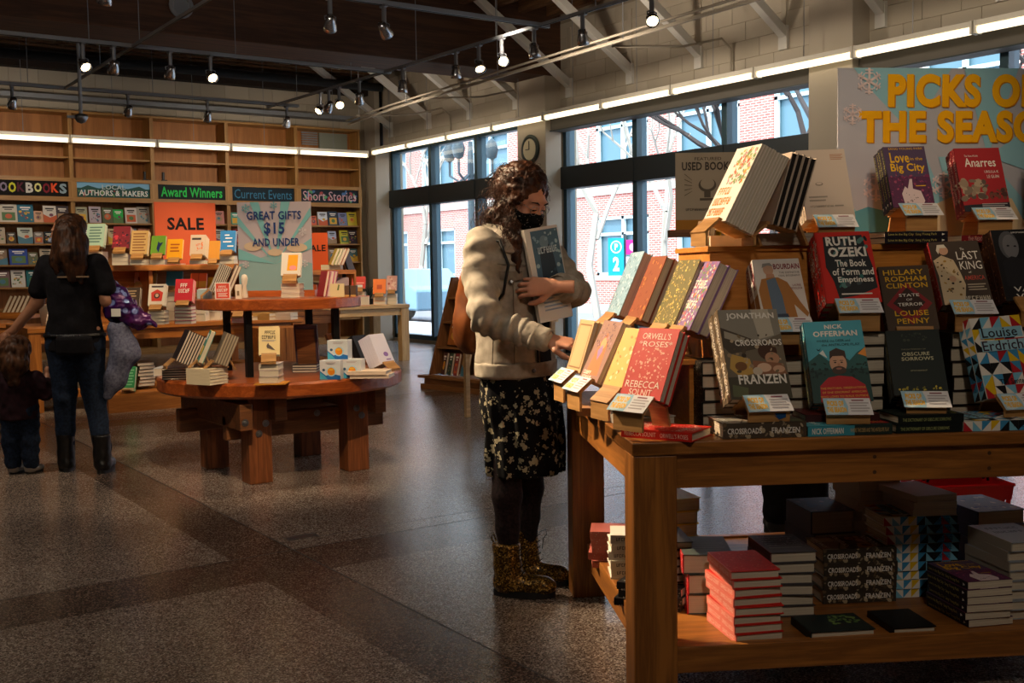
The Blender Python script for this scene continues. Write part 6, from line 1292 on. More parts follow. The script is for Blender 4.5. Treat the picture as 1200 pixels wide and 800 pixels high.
# backpack on her back (its own thing)
bp = thing('backpack', 'brown leather backpack worn by the woman in the denim jacket', 'backpack', (2.478, 3.523, 0), -YAW)
bs = SDF((-.42, -.15, .88), (-.02, .34, 1.40), .006)
bs.ell((-.185, .10, 1.13), (.07, .11, .17), .02); bs.ell((-.19, .10, 1.06), (.075, .115, .11), .03); bs.cone((-.175, .04, 1.25), (-.175, .16, 1.25), .045, .045, .04)
sd_obj('bag', bs, LEATH, bp, 1, lambda V: noise3(V * np.array([1, 1, .5]), 22, 3) * .008)
MB().tube([(-.2, .05, 1.31), (-.21, .09, 1.35), (-.2, .13, 1.31)], .008, 6).build('handle', LEATH, bp, smooth=True)
MB().tube([(-.19, -.02, 1.27), (-.14, -.09, 1.40), on_torso(-62, 1.40, .03), on_torso(-50, 1.31, .012), on_torso(-58, 1.2, .012), on_torso(-85, 1.12, .006), (-.17, .0, 1.06)], .006, 6).build('shoulder_strap', BLACKM, bp, smooth=True)

# ================================================================== woman in black with a child
def simple_arm(s, pts, r): s.chain(pts, r, .02)
MO = thing('person', 'woman in black seen from behind with long hair and a purple bag', 'person', (1.69, 7.45, 0), -YAW)
m = SDF((-.5, -.25, .04), (.42, .25, 1.5), .008)
m.etube([.86, .98, 1.1, 1.25, 1.36, 1.43], [0] * 6, [0] * 6, [.17, .155, .14, .165, .17, .08], [.115, .11, .10, .115, .105, .06], 0, .04); m.cone((0, 0, 1.38), (-.01, 0, 1.5), .055, .05, .03)
m.chain([(-.175, 0, 1.36), (-.245, .02, 1.12), (-.42, .03, .93)], [.05, .041, .028], .02); m.chain([(.175, 0, 1.36), (.225, -.02, 1.12), (.28, .08, 1.02)], [.05, .041, .03], .02)
m.chain([(-.08, 0, .90), (-.085, .0, .50), (-.10, .02, .10)], [.1, .062, .038], .03); m.chain([(.08, 0, .90), (.10, .02, .50), (.17, -.04, .12)], [.1, .062, .038], .03)
mV = m.mesh(); h2 = head_sdf(.005); hV2, hQ2 = h2.mesh(); mf = np.array([-.97, -.08, -.12]); mf /= np.linalg.norm(mf); mlx = np.array([-mf[1], mf[0], 0]); mlx /= np.linalg.norm(mlx); mlx = -mlx; mu = np.cross(mlx, mf); 
if mu[2] < 0: mlx = -mlx; mu = np.cross(mlx, mf)
MHR = np.stack([mlx, mf, mu], 1); MHM = M4(MHR, np.array([-.02, 0, 1.56]))
hd1 = hand_mesh(curl=(20, 30, 20), thumb=30, side=1); hd2 = hand_mesh(curl=(40, 50, 40), thumb=30, side=-1)
V, Q = merge([(smoothv(mV[0], mV[1], 1), mV[1]), (tr(hV2, MHM), hQ2), (tr(hd1[0], M4(frame3((-.75, .05, -.6), (0, -1, .2)), (-.42, .03, .93))), hd1[1]), (tr(hd2[0], M4(frame3((.5, .7, -.3), (.3, -.6, .6)), (.28, .08, 1.02))), hd2[1])])
np_mesh('body', V, Q, SKIN2, MO)
ts = SDF((-.36, -.25, .76), (.36, .25, 1.5), .006)
ts.etube([.80, .9, 1.0, 1.15, 1.3, 1.38, 1.44], [.0] * 7, [0] * 7, [.19, .185, .17, .165, .185, .165, .08], [.135, .13, .12, .12, .13, .115, .065], 0, .03); ts.chain([(-.165, 0, 1.36), (-.225, .01, 1.2)], [.07, .066], .03); ts.chain([(.165, 0, 1.36), (.215, -.01, 1.2)], [.07, .066], .03)
sd_obj('t_shirt', ts, BLK, MO, 1, lambda V: noise3(V, 14, 5) * .008)
jn = SDF((-.3, -.25, .1), (.32, .25, .93), .006); jn.etube([.8, .92], [0, 0], [0, 0], [.17, .165], [.12, .115], 0, .04)
jn.chain([(-.08, 0, .86), (-.085, .0, .50), (-.10, .02, .14)], [.11, .072, .055], .03); jn.chain([(.08, 0, .86), (.10, .02, .50), (.165, -.035, .15)], [.11, .072, .055], .03)
sd_obj('jeans', jn, JEANS, MO, 1, lambda V: noise3(V, 20, 5) * .006)
for x, y, yw_, pt in ((-.10, .02, R(110), 0), (.17, -.06, R(95), R(0))):
    boot(MO, Vector((x, y, 0)), yw_, BOOTB, .25, 1.0, laces=False)
MB().box(-.04, .16, -.145, -.13, 1.275, 1.285).build('shirt_print', plain('beige_print', '#7a6248', .8), MO)
mb_ = MB()
for k in range(16): mb_.tube([(-.1 + k * .012, -.138, .905), (-.1 + k * .012 + .006, -.142, .905)], .005, 6)
MB().tube([(.19 * math.cos(a), .135 * math.sin(a), .90) for a in [2 * PI * k / 30 for k in range(31)]], .014, 6).build('belt', BLACKM, MO); mb_.build('belt_stud', METAL, MO)['kind'] = 'stuff'
MB().box(-.05, .18, -.21, -.14, .78, .90).build('waist_pouch', BLK, MO, bevel=.02)
hm = SDF((-.2, -.22, 1.15), (.2, .2, 1.75), .006); tm = lambda q: tr(np.array([q], float), MHM)[0]
hm.ell(tm((0, -.025, .04)), (.086, .1, .09), .02, Rm=MHR); hm.chain([(.01, -.06, 1.55), (.03, -.10, 1.42), (.05, -.13, 1.27)], [.095, .085, .03], .03); hm.chain([(-.03, -.05, 1.5), (-.05, -.1, 1.38), (-.05, -.12, 1.3)], [.07, .045, .012], .03); hm.chain([(.06, -.05, 1.5), (.09, -.09, 1.36), (.10, -.12, 1.24)], [.07, .04, .012], .03)
hm.ell(tm((0, .09, -.02)), (.058, .045, .075), .008, 's', Rm=MHR)
V, Q = hm.mesh(); V = V + normals(V, Q) * (noise3(V * np.array([1, 1, .12]), 90, 5) * .006)[:, None]; np_mesh('hair', V, Q, HAIR2, MO)
mk = head_sdf(.005); zz = (mk.lo[2] + np.arange(mk.n[2]) * mk.vox)[None, None, :]; yy = (mk.lo[1] + np.arange(mk.n[1]) * mk.vox)[None, :, None]; mk.D[:] = np.maximum(np.maximum(mk.D - .006, zz + .012), np.maximum(.01 - yy, -.118 - zz)); V, Q = mk.mesh(); np_mesh('face_mask', V, Q, cloth('blue_print_mask', '#4a5a7c', '#a8b0c0', 90), MO, M=MHM)
# purple foil bag and grey sweater hanging from her arm: things of their own
MOM = Matrix.Translation((1.69, 7.45, 0)) @ Matrix.Rotation(-YAW, 4, 'Z')
pb = SDF((.1, -.25, .85), (.55, .3, 1.3), .006)
pb.chain([(.23, .05, 1.22), (.28, .05, 1.08), (.40, .05, .98)], [.045, .10, .06], .04); pb.cone((.40, .05, 1.02), (.50, .05, .96), .05, .02, .03)
V, Q = pb.mesh(); V = V + normals(V, Q) * (noise3(V, 24, 5) * .016 + noise3(V, 50, 7) * .006)[:, None]
PURP, nt, b = new_mat('purple_foil'); _v = nt.nodes.new('ShaderNodeTexCoord').outputs['Object']; _n = tex(nt, 'ShaderNodeTexVoronoi', 16, _v); nt.links.new(ramp(nt, _n.outputs['Distance'], [(.25, '#8a9ad8'), (.32, '#2c1a5c'), (.6, '#4a1450')]), b.inputs['Base Color']); b.inputs['Roughness'].default_value = .25; b.inputs['Metallic'].default_value = .3
pbo = np_mesh('shoulder_bag', V, Q, PURP, None); pbo.matrix_world = MOM; tag(pbo, 'shiny purple printed bag tucked under the arm of the woman in black', 'bag')
sw = SDF((.1, -.2, .4), (.5, .25, .98), .007); sw.chain([(.27, .02, .93), (.31, .03, .78), (.24, .02, .6), (.2, .0, .5)], [.07, .085, .065, .03], .05)
V, Q = sw.mesh(); V = V + normals(V, Q) * (noise3(V * np.array([1, 1, .3]), 26, 5) * .012)[:, None]; swo = np_mesh('sweater', V, Q, cloth('grey_knit', '#4a4c60', '#6a6c80', 60), None); swo.matrix_world = MOM; tag(swo, 'grey-blue sweater hanging from the arm of the woman in black', 'sweater')
MB().box(.27, .33, -.075, -.072, 1.02, 1.07, M=Matrix.Identity(4)).build('white_tag', WHITEP, pbo)
# child
CHM = (1.36, 7.6, 0); CH = thing('person', 'small child with wavy hair in a dark jacket at the left picture edge', 'person', CHM, -YAW)
c_ = SDF((-.3, -.2, .02), (.3, .2, .95), .006)
c_.etube([.4, .5, .6, .68], [0] * 4, [0] * 4, [.105, .1, .11, .06], [.08, .075, .08, .05], 0, .03); c_.cone((0, 0, .66), (0, 0, .76), .035, .035, .02); c_.ell((0, -.005, .80), (.072, .085, .095), .02)
c_.chain([(-.05, 0, .42), (-.055, 0, .22), (-.055, 0, .05)], [.06, .045, .03], .02); c_.chain([(.05, 0, .42), (.055, 0, .22), (.055, 0, .05)], [.06, .045, .03], .02)
c_.chain([(.11, 0, .64), (.16, .03, .52), (.15, .09, .63)], [.035, .03, .022], .02); c_.chain([(-.11, 0, .64), (-.12, .03, .78), (-.09, .04, .9)], [.035, .028, .02], .02); c_.ell((.15, .10, .665), (.02, .018, .03), .01)
sd_obj('body', c_, SKIN2, CH, 1)
cj = SDF((-.25, -.2, .3), (.28, .2, .75), .006); cj.etube([.36, .45, .6, .68], [0] * 4, [0] * 4, [.125, .12, .125, .07], [.1, .095, .1, .06], 0, .03); cj.chain([(.115, 0, .63), (.165, .03, .52), (.155, .07, .59)], [.05, .045, .038], .02); cj.chain([(-.11, 0, .63), (-.12, .02, .74)], [.05, .042], .02)
sd_obj('jacket', cj, cloth('maroon_cloth', '#1c0c12', '#2c141c', 30), CH, 1, lambda V: noise3(V, 24, 5) * .008)
cp = SDF((-.18, -.15, .03), (.18, .15, .48), .006); cp.chain([(-.05, 0, .42), (-.058, 0, .22), (-.058, 0, .07)], [.075, .06, .05], .02); cp.chain([(.05, 0, .42), (.058, 0, .22), (.058, 0, .07)], [.075, .06, .05], .02); sd_obj('jeans', cp, JEANS, CH, 1, lambda V: noise3(V, 30, 5) * .006)
for x in (-.055, .055): boot(CH, Vector((x, 0, 0)), R(75), plain('child_shoe', '#8a8078', .6), .085, .62, laces=False, name='shoe')
chh = SDF((-.15, -.18, .55), (.15, .14, .95), .005); chh.ell((0, -.01, .825), (.085, .095, .09), .02); chh.chain([(0, -.04, .8), (.01, -.07, .72), (.01, -.08, .62)], [.085, .08, .04], .03)
V, Q = chh.mesh(); V = V + normals(V, Q) * (noise3(V * np.array([1, 1, .5]), 45, 5) * .01)[:, None]; np_mesh('hair', V, Q, HAIR3, CH)
# person behind the big table (dark trousers are all that shows)
PB = thing('person', 'person in dark clothes behind the big table, only the dark legs visible', 'person', (4.0, 3.42, 0), -YAW)
q_ = SDF((-.3, -.2, .04), (.3, .2, 1.4), .009); q_.etube([.8, .95, 1.1, 1.25, 1.32], [0] * 5, [0] * 5, [.16, .14, .14, .16, .08], [.11, .1, .1, .11, .06], 0, .04); q_.cone((0, 0, 1.3), (0, 0, 1.42), .05, .05, .02)
q_.chain([(-.08, 0, .84), (-.075, 0, .47), (-.075, 0, .1)], [.1, .06, .04], .03); q_.chain([(.08, 0, .84), (.075, 0, .47), (.075, 0, .1)], [.1, .06, .04], .03); q_.chain([(-.16, 0, 1.26), (-.19, .05, 1.0), (-.1, .2, .9)], [.05, .04, .028], .02); q_.chain([(.16, 0, 1.26), (.19, .05, 1.0), (.1, .2, .9)], [.05, .04, .028], .02)
qm = q_.mesh(); hdm = head_sdf(.006).mesh(); V, Q = merge([qm, (tr(hdm[0], M4(np.eye(3), (0, 0, 1.46))), hdm[1])]); np_mesh('body', V, Q, SKIN, PB)
qs = SDF((-.32, -.25, .75), (.32, .28, 1.36), .008); qs.etube([.8, .95, 1.1, 1.25, 1.32], [0] * 5, [0] * 5, [.18, .165, .16, .18, .09], [.13, .12, .12, .13, .07], 0, .04); qs.chain([(-.16, 0, 1.26), (-.19, .05, 1.0), (-.12, .16, .93)], [.065, .055, .04], .02); qs.chain([(.16, 0, 1.26), (.19, .05, 1.0), (.12, .16, .93)], [.065, .055, .04], .02); sd_obj('sweater', qs, BLK, PB)
qt = SDF((-.25, -.2, .06), (.25, .2, .88), .007); qt.chain([(-.08, 0, .82), (-.078, 0, .47), (-.078, 0, .12)], [.11, .085, .075], .03); qt.chain([(.08, 0, .82), (.078, 0, .47), (.078, 0, .12)], [.11, .085, .075], .03); sd_obj('trousers', qt, BLK, PB, 1, lambda V: noise3(V, 20, 5) * .006)
for x in (-.075, .075): boot(PB, Vector((x, 0, 0)), R(90), BOOTB, .15, 1.0, laces=False, name='shoe')
hp = SDF((-.12, -.15, 1.3), (.12, .12, 1.64), .007); hp.ell((0, -.02, 1.50), (.086, .1, .09), .02); hp.cone((0, -.06, 1.48), (0, -.07, 1.38), .07, .05, .03); hp.ell((0, .09, 1.44), (.058, .045, .075), .008, 's'); sd_obj('hair', hp, HAIR2, PB)
# ------------------------------------------------------------------ books on the far displays
FC = (Vector((math.cos(YAW), -math.sin(YAW), 0)), Vector((math.sin(YAW), math.cos(YAW), 0)))
FW = (Vector((1, 0, 0)), Vector((0, 1, 0)))
def at_d(px, py, D): return Vector((0, 0, EYE)) + ray(px, py) * D
STF = MB()
def simple(label, w, h, t, cov, A, M, group=None, spine=None, page='#d8ccb8', stuff=False):
    if stuff:
        q = MB().box(0, w, 0, .003, 0, h, cov).box(0, w, t - .003, t, 0, h, cov).box(0, .003, .003, t - .003, 0, h, spine or cov).box(.003, w - .003, .003, t - .003, .003, h - .003, page)
        o = len(STF.v); STF.v += [tuple(M @ Vector(p)) for p in q.v]; STF.f += [[i + o for i in f] for f in q.f]; STF.c += q.c; STF.m += q.m; return
    k = .003; m_ = MB().box(0, w, 0, k, 0, h, cov).box(0, w, t - k, t, 0, h, cov).box(0, k, k, t - k, 0, h, spine or cov).box(k, w - k, k, t - k, k, h - k, page)
    art(m_, A, w, h, off=.0006, step=.0004); o = m_.build('book', COLR); o.matrix_world = M; return tag(o, label, 'book', group)
def jacket_art(seed, c):
    rg = random.Random(seed); c = C3(c); lum = sum(c) / 3; ink = '#ece6dc' if lum < .25 else '#33302e'; pal = ['#c8623c', '#4c7a8c', '#d8a83c', '#7a4a5c', '#5a7a4c', '#a88a6a']; k = seed % 4; L = []
    if k == 0: L += [('e', .5, .42, .3, .2, rg.choice(pal)), ('e', .46, .45, .14, .1, rg.choice(pal))]
    if k == 1: L += [('s', seed, 14, .12, .12, .88, .6, .1, rg.sample(pal, 3))]
    if k == 2: L += [('r', .12, .1, .88, .55, rg.choice(pal)), ('e', .5, .33, .2, .13, rg.choice(pal))]
    if k == 3: L += [('p', [(0, 0), (1, 0), (1, .45), (.5, .3), (0, .5)], rg.choice(pal)), ('e', .6, .45, .16, .09, rg.choice(pal))]
    return L + [('r', .18, .78, .82, .86, ink), ('r', .28, .68, .72, .73, ink)]
NOM = {'cookbooks': 2, 'authors': 3, 'winners': 4, 'events': 5, 'stories': 6}
ROWN = ['top', 'second', 'third', 'fourth']; OR2 = ['leftmost', 'second from left', 'third from left', 'fourth from left', 'fifth from left', 'sixth from left', 'seventh from left']
SHOWN = {
 ('cookbooks', 0): [(0, 21, '#cfc6b6', 'cream food-photo'), (21, 40, '#2a7088', 'teal'), (40, 51, '#d8a888', 'pink-tan'), (51, 67, '#d8d0c4', 'white orange-circle'), (67, 82, '#4a4044', 'charcoal')],
 ('cookbooks', 1): [(-15, 5, '#b8a890', 'beige'), (7, 18, '#3c3228', 'dark brown'), (20, 38, '#c4c8b8', 'pale green-white'), (39, 50, '#8a8078', 'grey'), (51, 62, '#20282c', 'near-black'), (64, 80, '#a87a5a', 'tan')],
 ('cookbooks', 2): [(-12, 7, '#8a7058', 'light brown'), (9, 31, '#28459a', 'royal blue'), (31, 43, '#6a6a50', 'olive'), (45, 60, '#b8a890', 'buff'), (62, 80, '#3c5a50', 'dark green')],
 ('cookbooks', 3): [(-9, 9, '#7a5c5c', 'dusty rose'), (10, 27, '#d0ccc0', 'off-white'), (28, 45, '#1f6a6c', 'dark teal'), (48, 64, '#8a4a3a', 'rust')],
 ('authors', 0): [(88, 103, '#a8a488', 'grey-green'), (105, 119, '#b8aab0', 'lilac white'), (120, 133, '#5c6448', 'moss'), (133, 145, '#2fae4e', 'bright green'), (147, 161, '#cfc4bc', 'white black-blot'), (164, 179, '#a0988c', 'grey portrait')],
 ('authors', 1): [(90, 108, '#6a5a6a', 'plum grey'), (126, 140, '#c8b088', 'straw'), (146, 160, '#7a8a94', 'steel blue'), (164, 178, '#b0705c', 'terracotta')],
 ('winners', 0): [(254, 266, '#c08078', 'salmon')],
 ('winners', 1): [(250, 264, '#b8b0a8', 'light grey')],
 ('events', 0): [(271, 281, '#4a9a88', 'sea green')],
 ('events', 1): [(273, 286, '#8a2c30', 'dark red')],
 ('stories', 0): [(364, 371, '#d86848', 'orange'), (373, 384, '#d8dce0', 'white and navy'), (385, 396, '#3c4a5c', 'navy'), (397, 407, '#7c84a8', 'lavender and yellow'), (409, 420, '#c8b83c', 'yellow')],
 ('stories', 1): [(384, 394, '#b8c0d0', 'ice blue'), (398, 409, '#c8c040', 'lime yellow'), (411, 422, '#3c3038', 'dark portrait')],
 ('stories', 2): [(384, 395, '#9a7a5a', 'camel'), (411, 421, '#4c6c6c', 'dull teal')]}
sd = 0
OR2[0] = 'leftmost'
for (bay, row), L in SHOWN.items():
    zs = SHZ[row]; ztop = {0: .285, 1: .255, 2: .255, 3: .27}[row]
    for i, (x0, x1, c, nm) in enumerate(L):
        sd += 1; a = at_y(x0, 260, 17.62).x; b_ = at_y(x1, 260, 17.62).x; w = b_ - a - .004; i0 = NOM[bay]
        a = max(a, BX[i0] + .04); a = min(a, BX[i0 + 1] - .04 - w); h = min(ztop - .01, w * random.Random(sd).uniform(1.32, 1.5)); h = max(h, .17)
        simple('%s cover facing out, %s, %s shelf under the %s sign' % (nm, OR2[i], ROWN[row], bay), w, h, .03, c, jacket_art(sd * 7 + 3, c), lean(a, 17.60, zs + .001, 0, 10, 0, FW), group='face-out books in the rear bookcases')
# leaning rows of pale spines at the left edge
for k in range(7):
    p = at_d(2 + k * 5, 356, 12.6); simple('pale book leaning in the row at the left picture edge, %s' % OR2[k], .15, .22, .03, ['#8a7458', '#9a8468', '#7c6650'][k % 3], [], lean(p.x, p.y, .86, 65, 25, 0, FC), stuff=True)
ss_ = thing('slant_shelf', 'slanted wooden rack with pale books at the left picture edge', 'rack', (at_d(18, 370, 12.5).x - .2, at_d(18, 370, 12.5).y, .801), -YAW)
MB().box(-.3, .42, -.05, .3, 0, .04).build('rack_base', HON[0], ss_); MB().box(-.3, .42, -.07, -.05, 0, .07).build('rack_lip', HON[0], ss_)

def fb(x0, x1, yt, yb, D, surf, c, A, label, n=2, under='#cfc4b4', yaw=0, copies=0, t=.03, spine=None, ln=20, ulabel=None, hard=True, stand_=True):
    w = (x1 - x0) * D / F_PX; h = (yb - yt) * D / F_PX / math.cos(R(ln)); p = at_d(x0, yb, D); u0, v0 = FC; 
    M_ = lean(p.x, p.y, p.z, yaw, ln, 0, FC); T = (copies + 1) * t
    simple(label, w, h, t, c, A, M_, spine=spine, group=None)
    d = M_.to_3x3() @ Vector((0, 1, 0))
    for k in range(copies):
        M2 = M_.copy(); M2.translation = M_.translation + d * (t + .001) * (k + 1) + Vector((0, 0, .001 * k))
        simple('%s, %s copy behind' % (label, ORD[k] if k else 'first'), w, h, t, c, [], M2, spine=spine, stuff=True)
    zsup = p.z - .05
    if stand_:
        top = surf if n == 0 else zsup
        stand(M_, T, w, top, 'wooden stand under the ' + ' '.join(label.split()[:12]), False)
    if n:
        hh = (zsup - surf - .001) / n; cx = p + u0 * w * .5 + v0 * .06; first_ = None
        for k in range(n):
            m2 = flat(cx.x, cx.y, surf + .0007 + (k + 1) * hh - .0004, 2 * (k % 2), w * .95, .16, FC)
            simple('%s, %s' % (ulabel or ('book lying below the ' + ' '.join(label.split()[:5])), TOPO[n - 1 - k]), w * .95, .16, hh - .001, under, [], m2, spine=under, page='#d8ccb8', stuff=True)
TZ = .8 + .576
# raised shelf row
fb(100, 121, 262, 289, 10.75, TZ, '#a8c8b4', [('l', .15, .15, .85, .9, 6, '#5a7a74')], 'mint green book with lines of lettering on the raised shelf', 3, copies=1)
fb(131, 151, 265, 291, 10.6, TZ, '#7a2430', [('s', 201, 30, .05, .1, .95, .95, .09, ['#c83848', '#3a2030', '#8a2c3c'])], 'dark red streaked book on the raised shelf', 3, copies=2, spine='#2a1c1c')
fb(152, 172, 270, 298, 10.55, TZ, '#c8a468', [('l', .12, .1, .88, .92, 7, '#8a5c34')], 'tan book with brown lettering on the raised shelf', 2, copies=1)
fb(176, 193, 276, 298, 10.6, TZ, '#6a9a30', [('p', [(.4, .3), (.5, .7), (.6, .6), (.85, .65), (.65, .4), (.55, .1)], '#1c2c5c')], 'green book with a dark blue bird on the raised shelf', 1)
fb(195, 213, 280, 303, 10.6, TZ, '#e8a41c', [('l', .2, .3, .8, .8, 3, '#a8541c')], 'golden yellow book on the raised shelf', 1)
fb(222, 240, 275, 299, 10.75, TZ, '#c8b4a0', [('s', 205, 12, .2, .2, .8, .6, .1, ['#d87848', '#c89888']), ('r', .1, .75, .7, .85, '#3c3434')], 'pale pinkish thick book on the raised shelf', 1, copies=3)
fb(243, 257, 282, 304, 10.9, TZ, '#c88a34', [], 'honey coloured wooden block book on the raised shelf', 1)
fb(257, 275, 270, 294, 10.95, TZ, '#2c78b8', [('r', .3, .75, .6, .8, WH), ('r', .35, .6, .8, .65, WH), ('r', .2, .42, .75, .47, WH), ('r', .5, .2, .9, .26, WH)], 'blue book with white words at the right end of the raised shelf', 2, copies=1, spine='#d8b83c')
# table level row below the raised shelf
fb(142, 162, 337, 366, 10.45, .8, '#3a2c24', [('s', 210, 30, .1, .05, .9, .45, .07, ['#8a6a4c', '#b89a78', '#5c4434']), ('l', .2, .6, .8, .9, 3, '#a89070')], 'dark brown book with a crowd on the long table', 0, copies=1)
fb(173, 193, 333, 358, 10.4, .8, '#d8cec0', [('p', [(.2, .2), (.15, .6), (.5, .75), (.85, .6), (.8, .2)], '#c83c30'), ('e', .5, .45, .18, .13, '#4a3430'), ('e', .5, .47, .1, .08, '#c8a890'), ('r', .15, .84, .85, .92, '#5a5050')], 'cream book with a red framed bearded portrait', 4, under='#d8ccb8', copies=1)
fb(204, 225, 327, 353, 10.4, .8, '#c8303c', [('w', .3, .62, .7, .8, 3, WH, 2), ('w', .2, .38, .85, .56, 5, WH, 3)], 'red book with white lettering on the long table', 5, under='#9a2c48', copies=2, spine='#5c1c24')
fb(222, 241, 320, 344, 11.0, .8, '#e8602c', [('r', .0, .3, 1, .6, '#f0a83c'), ('r', .48, 0, .52, 1, '#c84424')], 'orange and yellow book on the long table', 3)
fb(194, 213, 318, 336, 11.25, .8, '#48a0b8', [('e', .8, .3, .15, .12, '#c86aa0')], 'sky blue book under the raised shelf', 3)
fb(157, 171, 319, 331, 11.2, .8, '#d8a8a0', [('e', .5, .4, .2, .25, '#6a4038')], 'pale pink book under the raised shelf', 3)
fb(173, 183, 320, 332, 11.25, .8, '#c8a45c', [('r', .2, 0, .3, 1, '#5a3c24'), ('r', .5, 0, .6, 1, '#5a3c24')], 'striped tan book under the raised shelf', 3)
fb(140, 150, 324, 341, 11.2, .8, '#d86030', [('r', .1, .5, .9, .9, '#e8d0b8')], 'orange and cream book under the raised shelf', 2)
fb(243, 258, 325, 340, 11.2, .8, '#e8b838', [], 'lemon yellow book under the raised shelf', 3)
fb(271, 288, 352, 366, 10.5, .8, '#c89068', [('r', .2, .5, .8, .7, WH)], 'small tan book above the pink stack', 4, under='#c8606c')
for i, (x, n, c, nm) in enumerate(((292, 1, '#d0c4b0', 'cream'), (318, 2, '#c8a060', 'tan'), (337, 2, '#d8c8b8', 'pale'), (228, 2, '#a8b0a8', 'grey-green'))):
    p = at_d(x, 374, 11.0)
    for k in range(n): simple('%s book lying on the long table under the upper round tier, %s' % (nm, TOPO[n - 1 - k]), .17, .24, .035, c, [], flat(p.x, p.y + .1, .8008 + .036 * (k + 1), 20 * i, .17, .24, FW), stuff=True)
# low shelf of the long table
fb(143, 157, 430, 458, 10.2, .201, '#3f9a60', [('l', .12, .2, .88, .9, 6, '#8ad0a0'), ('r', 0, 0, 1, .12, '#c8b48c')], 'green book leaning on the low shelf behind the sweater', 0, t=.04, spine='#5c1c1c')
p = at_d(168, 452, 10.6)
for k in range(7): simple('dark brown book lying on the low shelf of the long table, %s' % TOPO[6 - k], .16, .22, .032, '#4a3a2c', [], flat(p.x, p.y, .2012 + .033 * (k + 1), 4 * (k % 3), .16, .22, FW), stuff=True)
for k in range(5): p = at_d(62 + k * 3, 452, 10.5); simple('grey slanted magazine at the left of the low shelf, %s' % OR2[k], .2, .3, .012, '#8a8478', [], lean(p.x + .03 * k, p.y, .202, 40, 28, 0, FC), stuff=True)
p = at_d(55, 378, 10.4)
for k in range(5): simple('pale patterned book at the left end of the long table, %s' % TOPO[4 - k], .15, .21, .04, '#d0c4b4', [], flat(2.32, 11.15, .8008 + .041 * (k + 1), 3 * k, .15, .21, FW), stuff=True)
# wooden sale signs
def sign(label, o, w, h, th, base, items, frame_=FC, yaw=0, foot=True, foot_mat=None):
    t = thing('sale_sign' if 'sale' in label else 'table_sign', label, 'sign', o, -YAW if frame_ is FC else 0); m_ = MB().box(0, w, 0, th, 0, h, base)
    art(m_, items, w, h, off=.002, step=.0012); m_.build('sign_board', MATTE, t)
    if foot: MB().box(.05, w - .05, th, th + .08, 0, .03).build('sign_foot', foot_mat or PINE, t)
    return t
p = at_y(181, 312, 11.62); sign('large orange sale sign on the raised shelf under the award winners sign', (p.x, 11.56, TZ), .66, .665, .012, '#c85c3a', [('t', 'SALE', .2, .56, .8, .76, '#1c1416', .03)], FW)
p = at_d(354, 290, 15.2); sign('small orange sale sign near the window corner, partly behind the gifts sign', (p.x, p.y, 1.30 + .001), .36, .52, .012, '#d0582c', [('t', 'SALE', .16, .5, .92, .68, '#2c1c18', .03)], FC)
# round table: upper tier
UT = 1.1265
gsn = thing('gifts_sign', 'blue and mauve great gifts sign standing on the upper round tier', 'sign', at_d(281, 344, 7.4) * 1.0, -YAW); gsn.location.z = UT
gw, gh = 86 * 7.4 / F_PX, .60
gm = MB().box(0, gw, 0, .01, .04, gh + .04, '#a89ea4')
ray_s = [('p', [(.5, .3), (.5 + .8 * math.cos(a), .3 + .8 * math.sin(a)), (.5 + .8 * math.cos(a + .16), .3 + .8 * math.sin(a + .16))], '#6fa4a8') for a in [R(12 + 31 * k) for k in range(6)]]
ray_s = [('p', [(max(0, min(1, x)), max(0, min(1, y))) for x, y in it[1]], it[2]) for it in ray_s]
art(gm, [('p', [(0, 0), (1, 0), (1, .3), (.5, .42), (0, .3)], '#7f9ea0')] + ray_s + [('e', .2, .5, .12, .05, '#b8a48c'), ('e', .8, .48, .14, .05, '#b8a48c'), ('e', .5, .43, .1, .04, '#b8a48c'), ('f', .12, .93, .06, '#5f9aa4'), ('f', .5, .96, .05, '#5f9aa4'), ('f', .88, .66, .06, '#bfb8bc'), ('f', .9, .3, .05, '#bfb8bc'), ('f', .1, .3, .05, '#bfb8bc'), ('f', .08, .12, .05, '#6fa4a8'),
   ('t', 'GREAT GIFTS', .13, .80, .87, .895, '#1c3468', .025), ('t', '$15', .36, .62, .64, .77, '#1c3468', .03), ('t', 'AND UNDER', .2, .50, .84, .59, '#1c3468', .025)], gw, gh, Matrix.Translation((0, 0, .04)), .002, .0006)
gm.build('sign_board', MATTE, gsn); MB().box(.07, gw + .02, -.05, .06, 0.0, .04).build('sign_foot', CHERRY, gsn); MB().box(.07, gw + .02, .015, .045, .04, .075).build('foot_block', CHERRY, gsn)
def fbr(*a, **k): fb(*a, **k)
fb(329, 352, 296, 323, 6.95, UT, '#d8cec0', [('p', [(.3, .22), (.35, .9), (.85, .9), (.82, .22)], '#e8a018'), ('e', .6, .34, .18, .1, '#e89090')], 'white book with a yellow shape before the gifts sign', 3, under='#ddd0c4', yaw=0, t=.035)
def rowleft(x, y, D, z, n, w, h, t, c, spine_, label, group, yaw=70, ln=24, A=(), page='#d8ccb8'):
    p = at_d(x, y, D); M_ = lean(p.x, p.y, z, yaw, ln, 0, FC); d = M_.to_3x3() @ Vector((0, 1, 0))
    for k in range(n):
        M2 = M_.copy(); M2.translation = M_.translation + d * (t + .001) * k; simple('%s, %s' % (label, OR2[k] if k < 7 else 'eighth from left'), w, h, t, c, list(A) if k == 0 else [], M2, group, spine_, page)
    stand(M_, n * (t + .001), w, z - .05, 'wooden stand under the ' + ' '.join(label.split()[:12]), False)
rowleft(244, 335, 7.0, UT + .052, 6, .12, .19, .011, '#cabfae', '#cabfae', 'black and cream striped booklet on the upper tier', 'striped booklets on the upper tier', page='#2c241e')
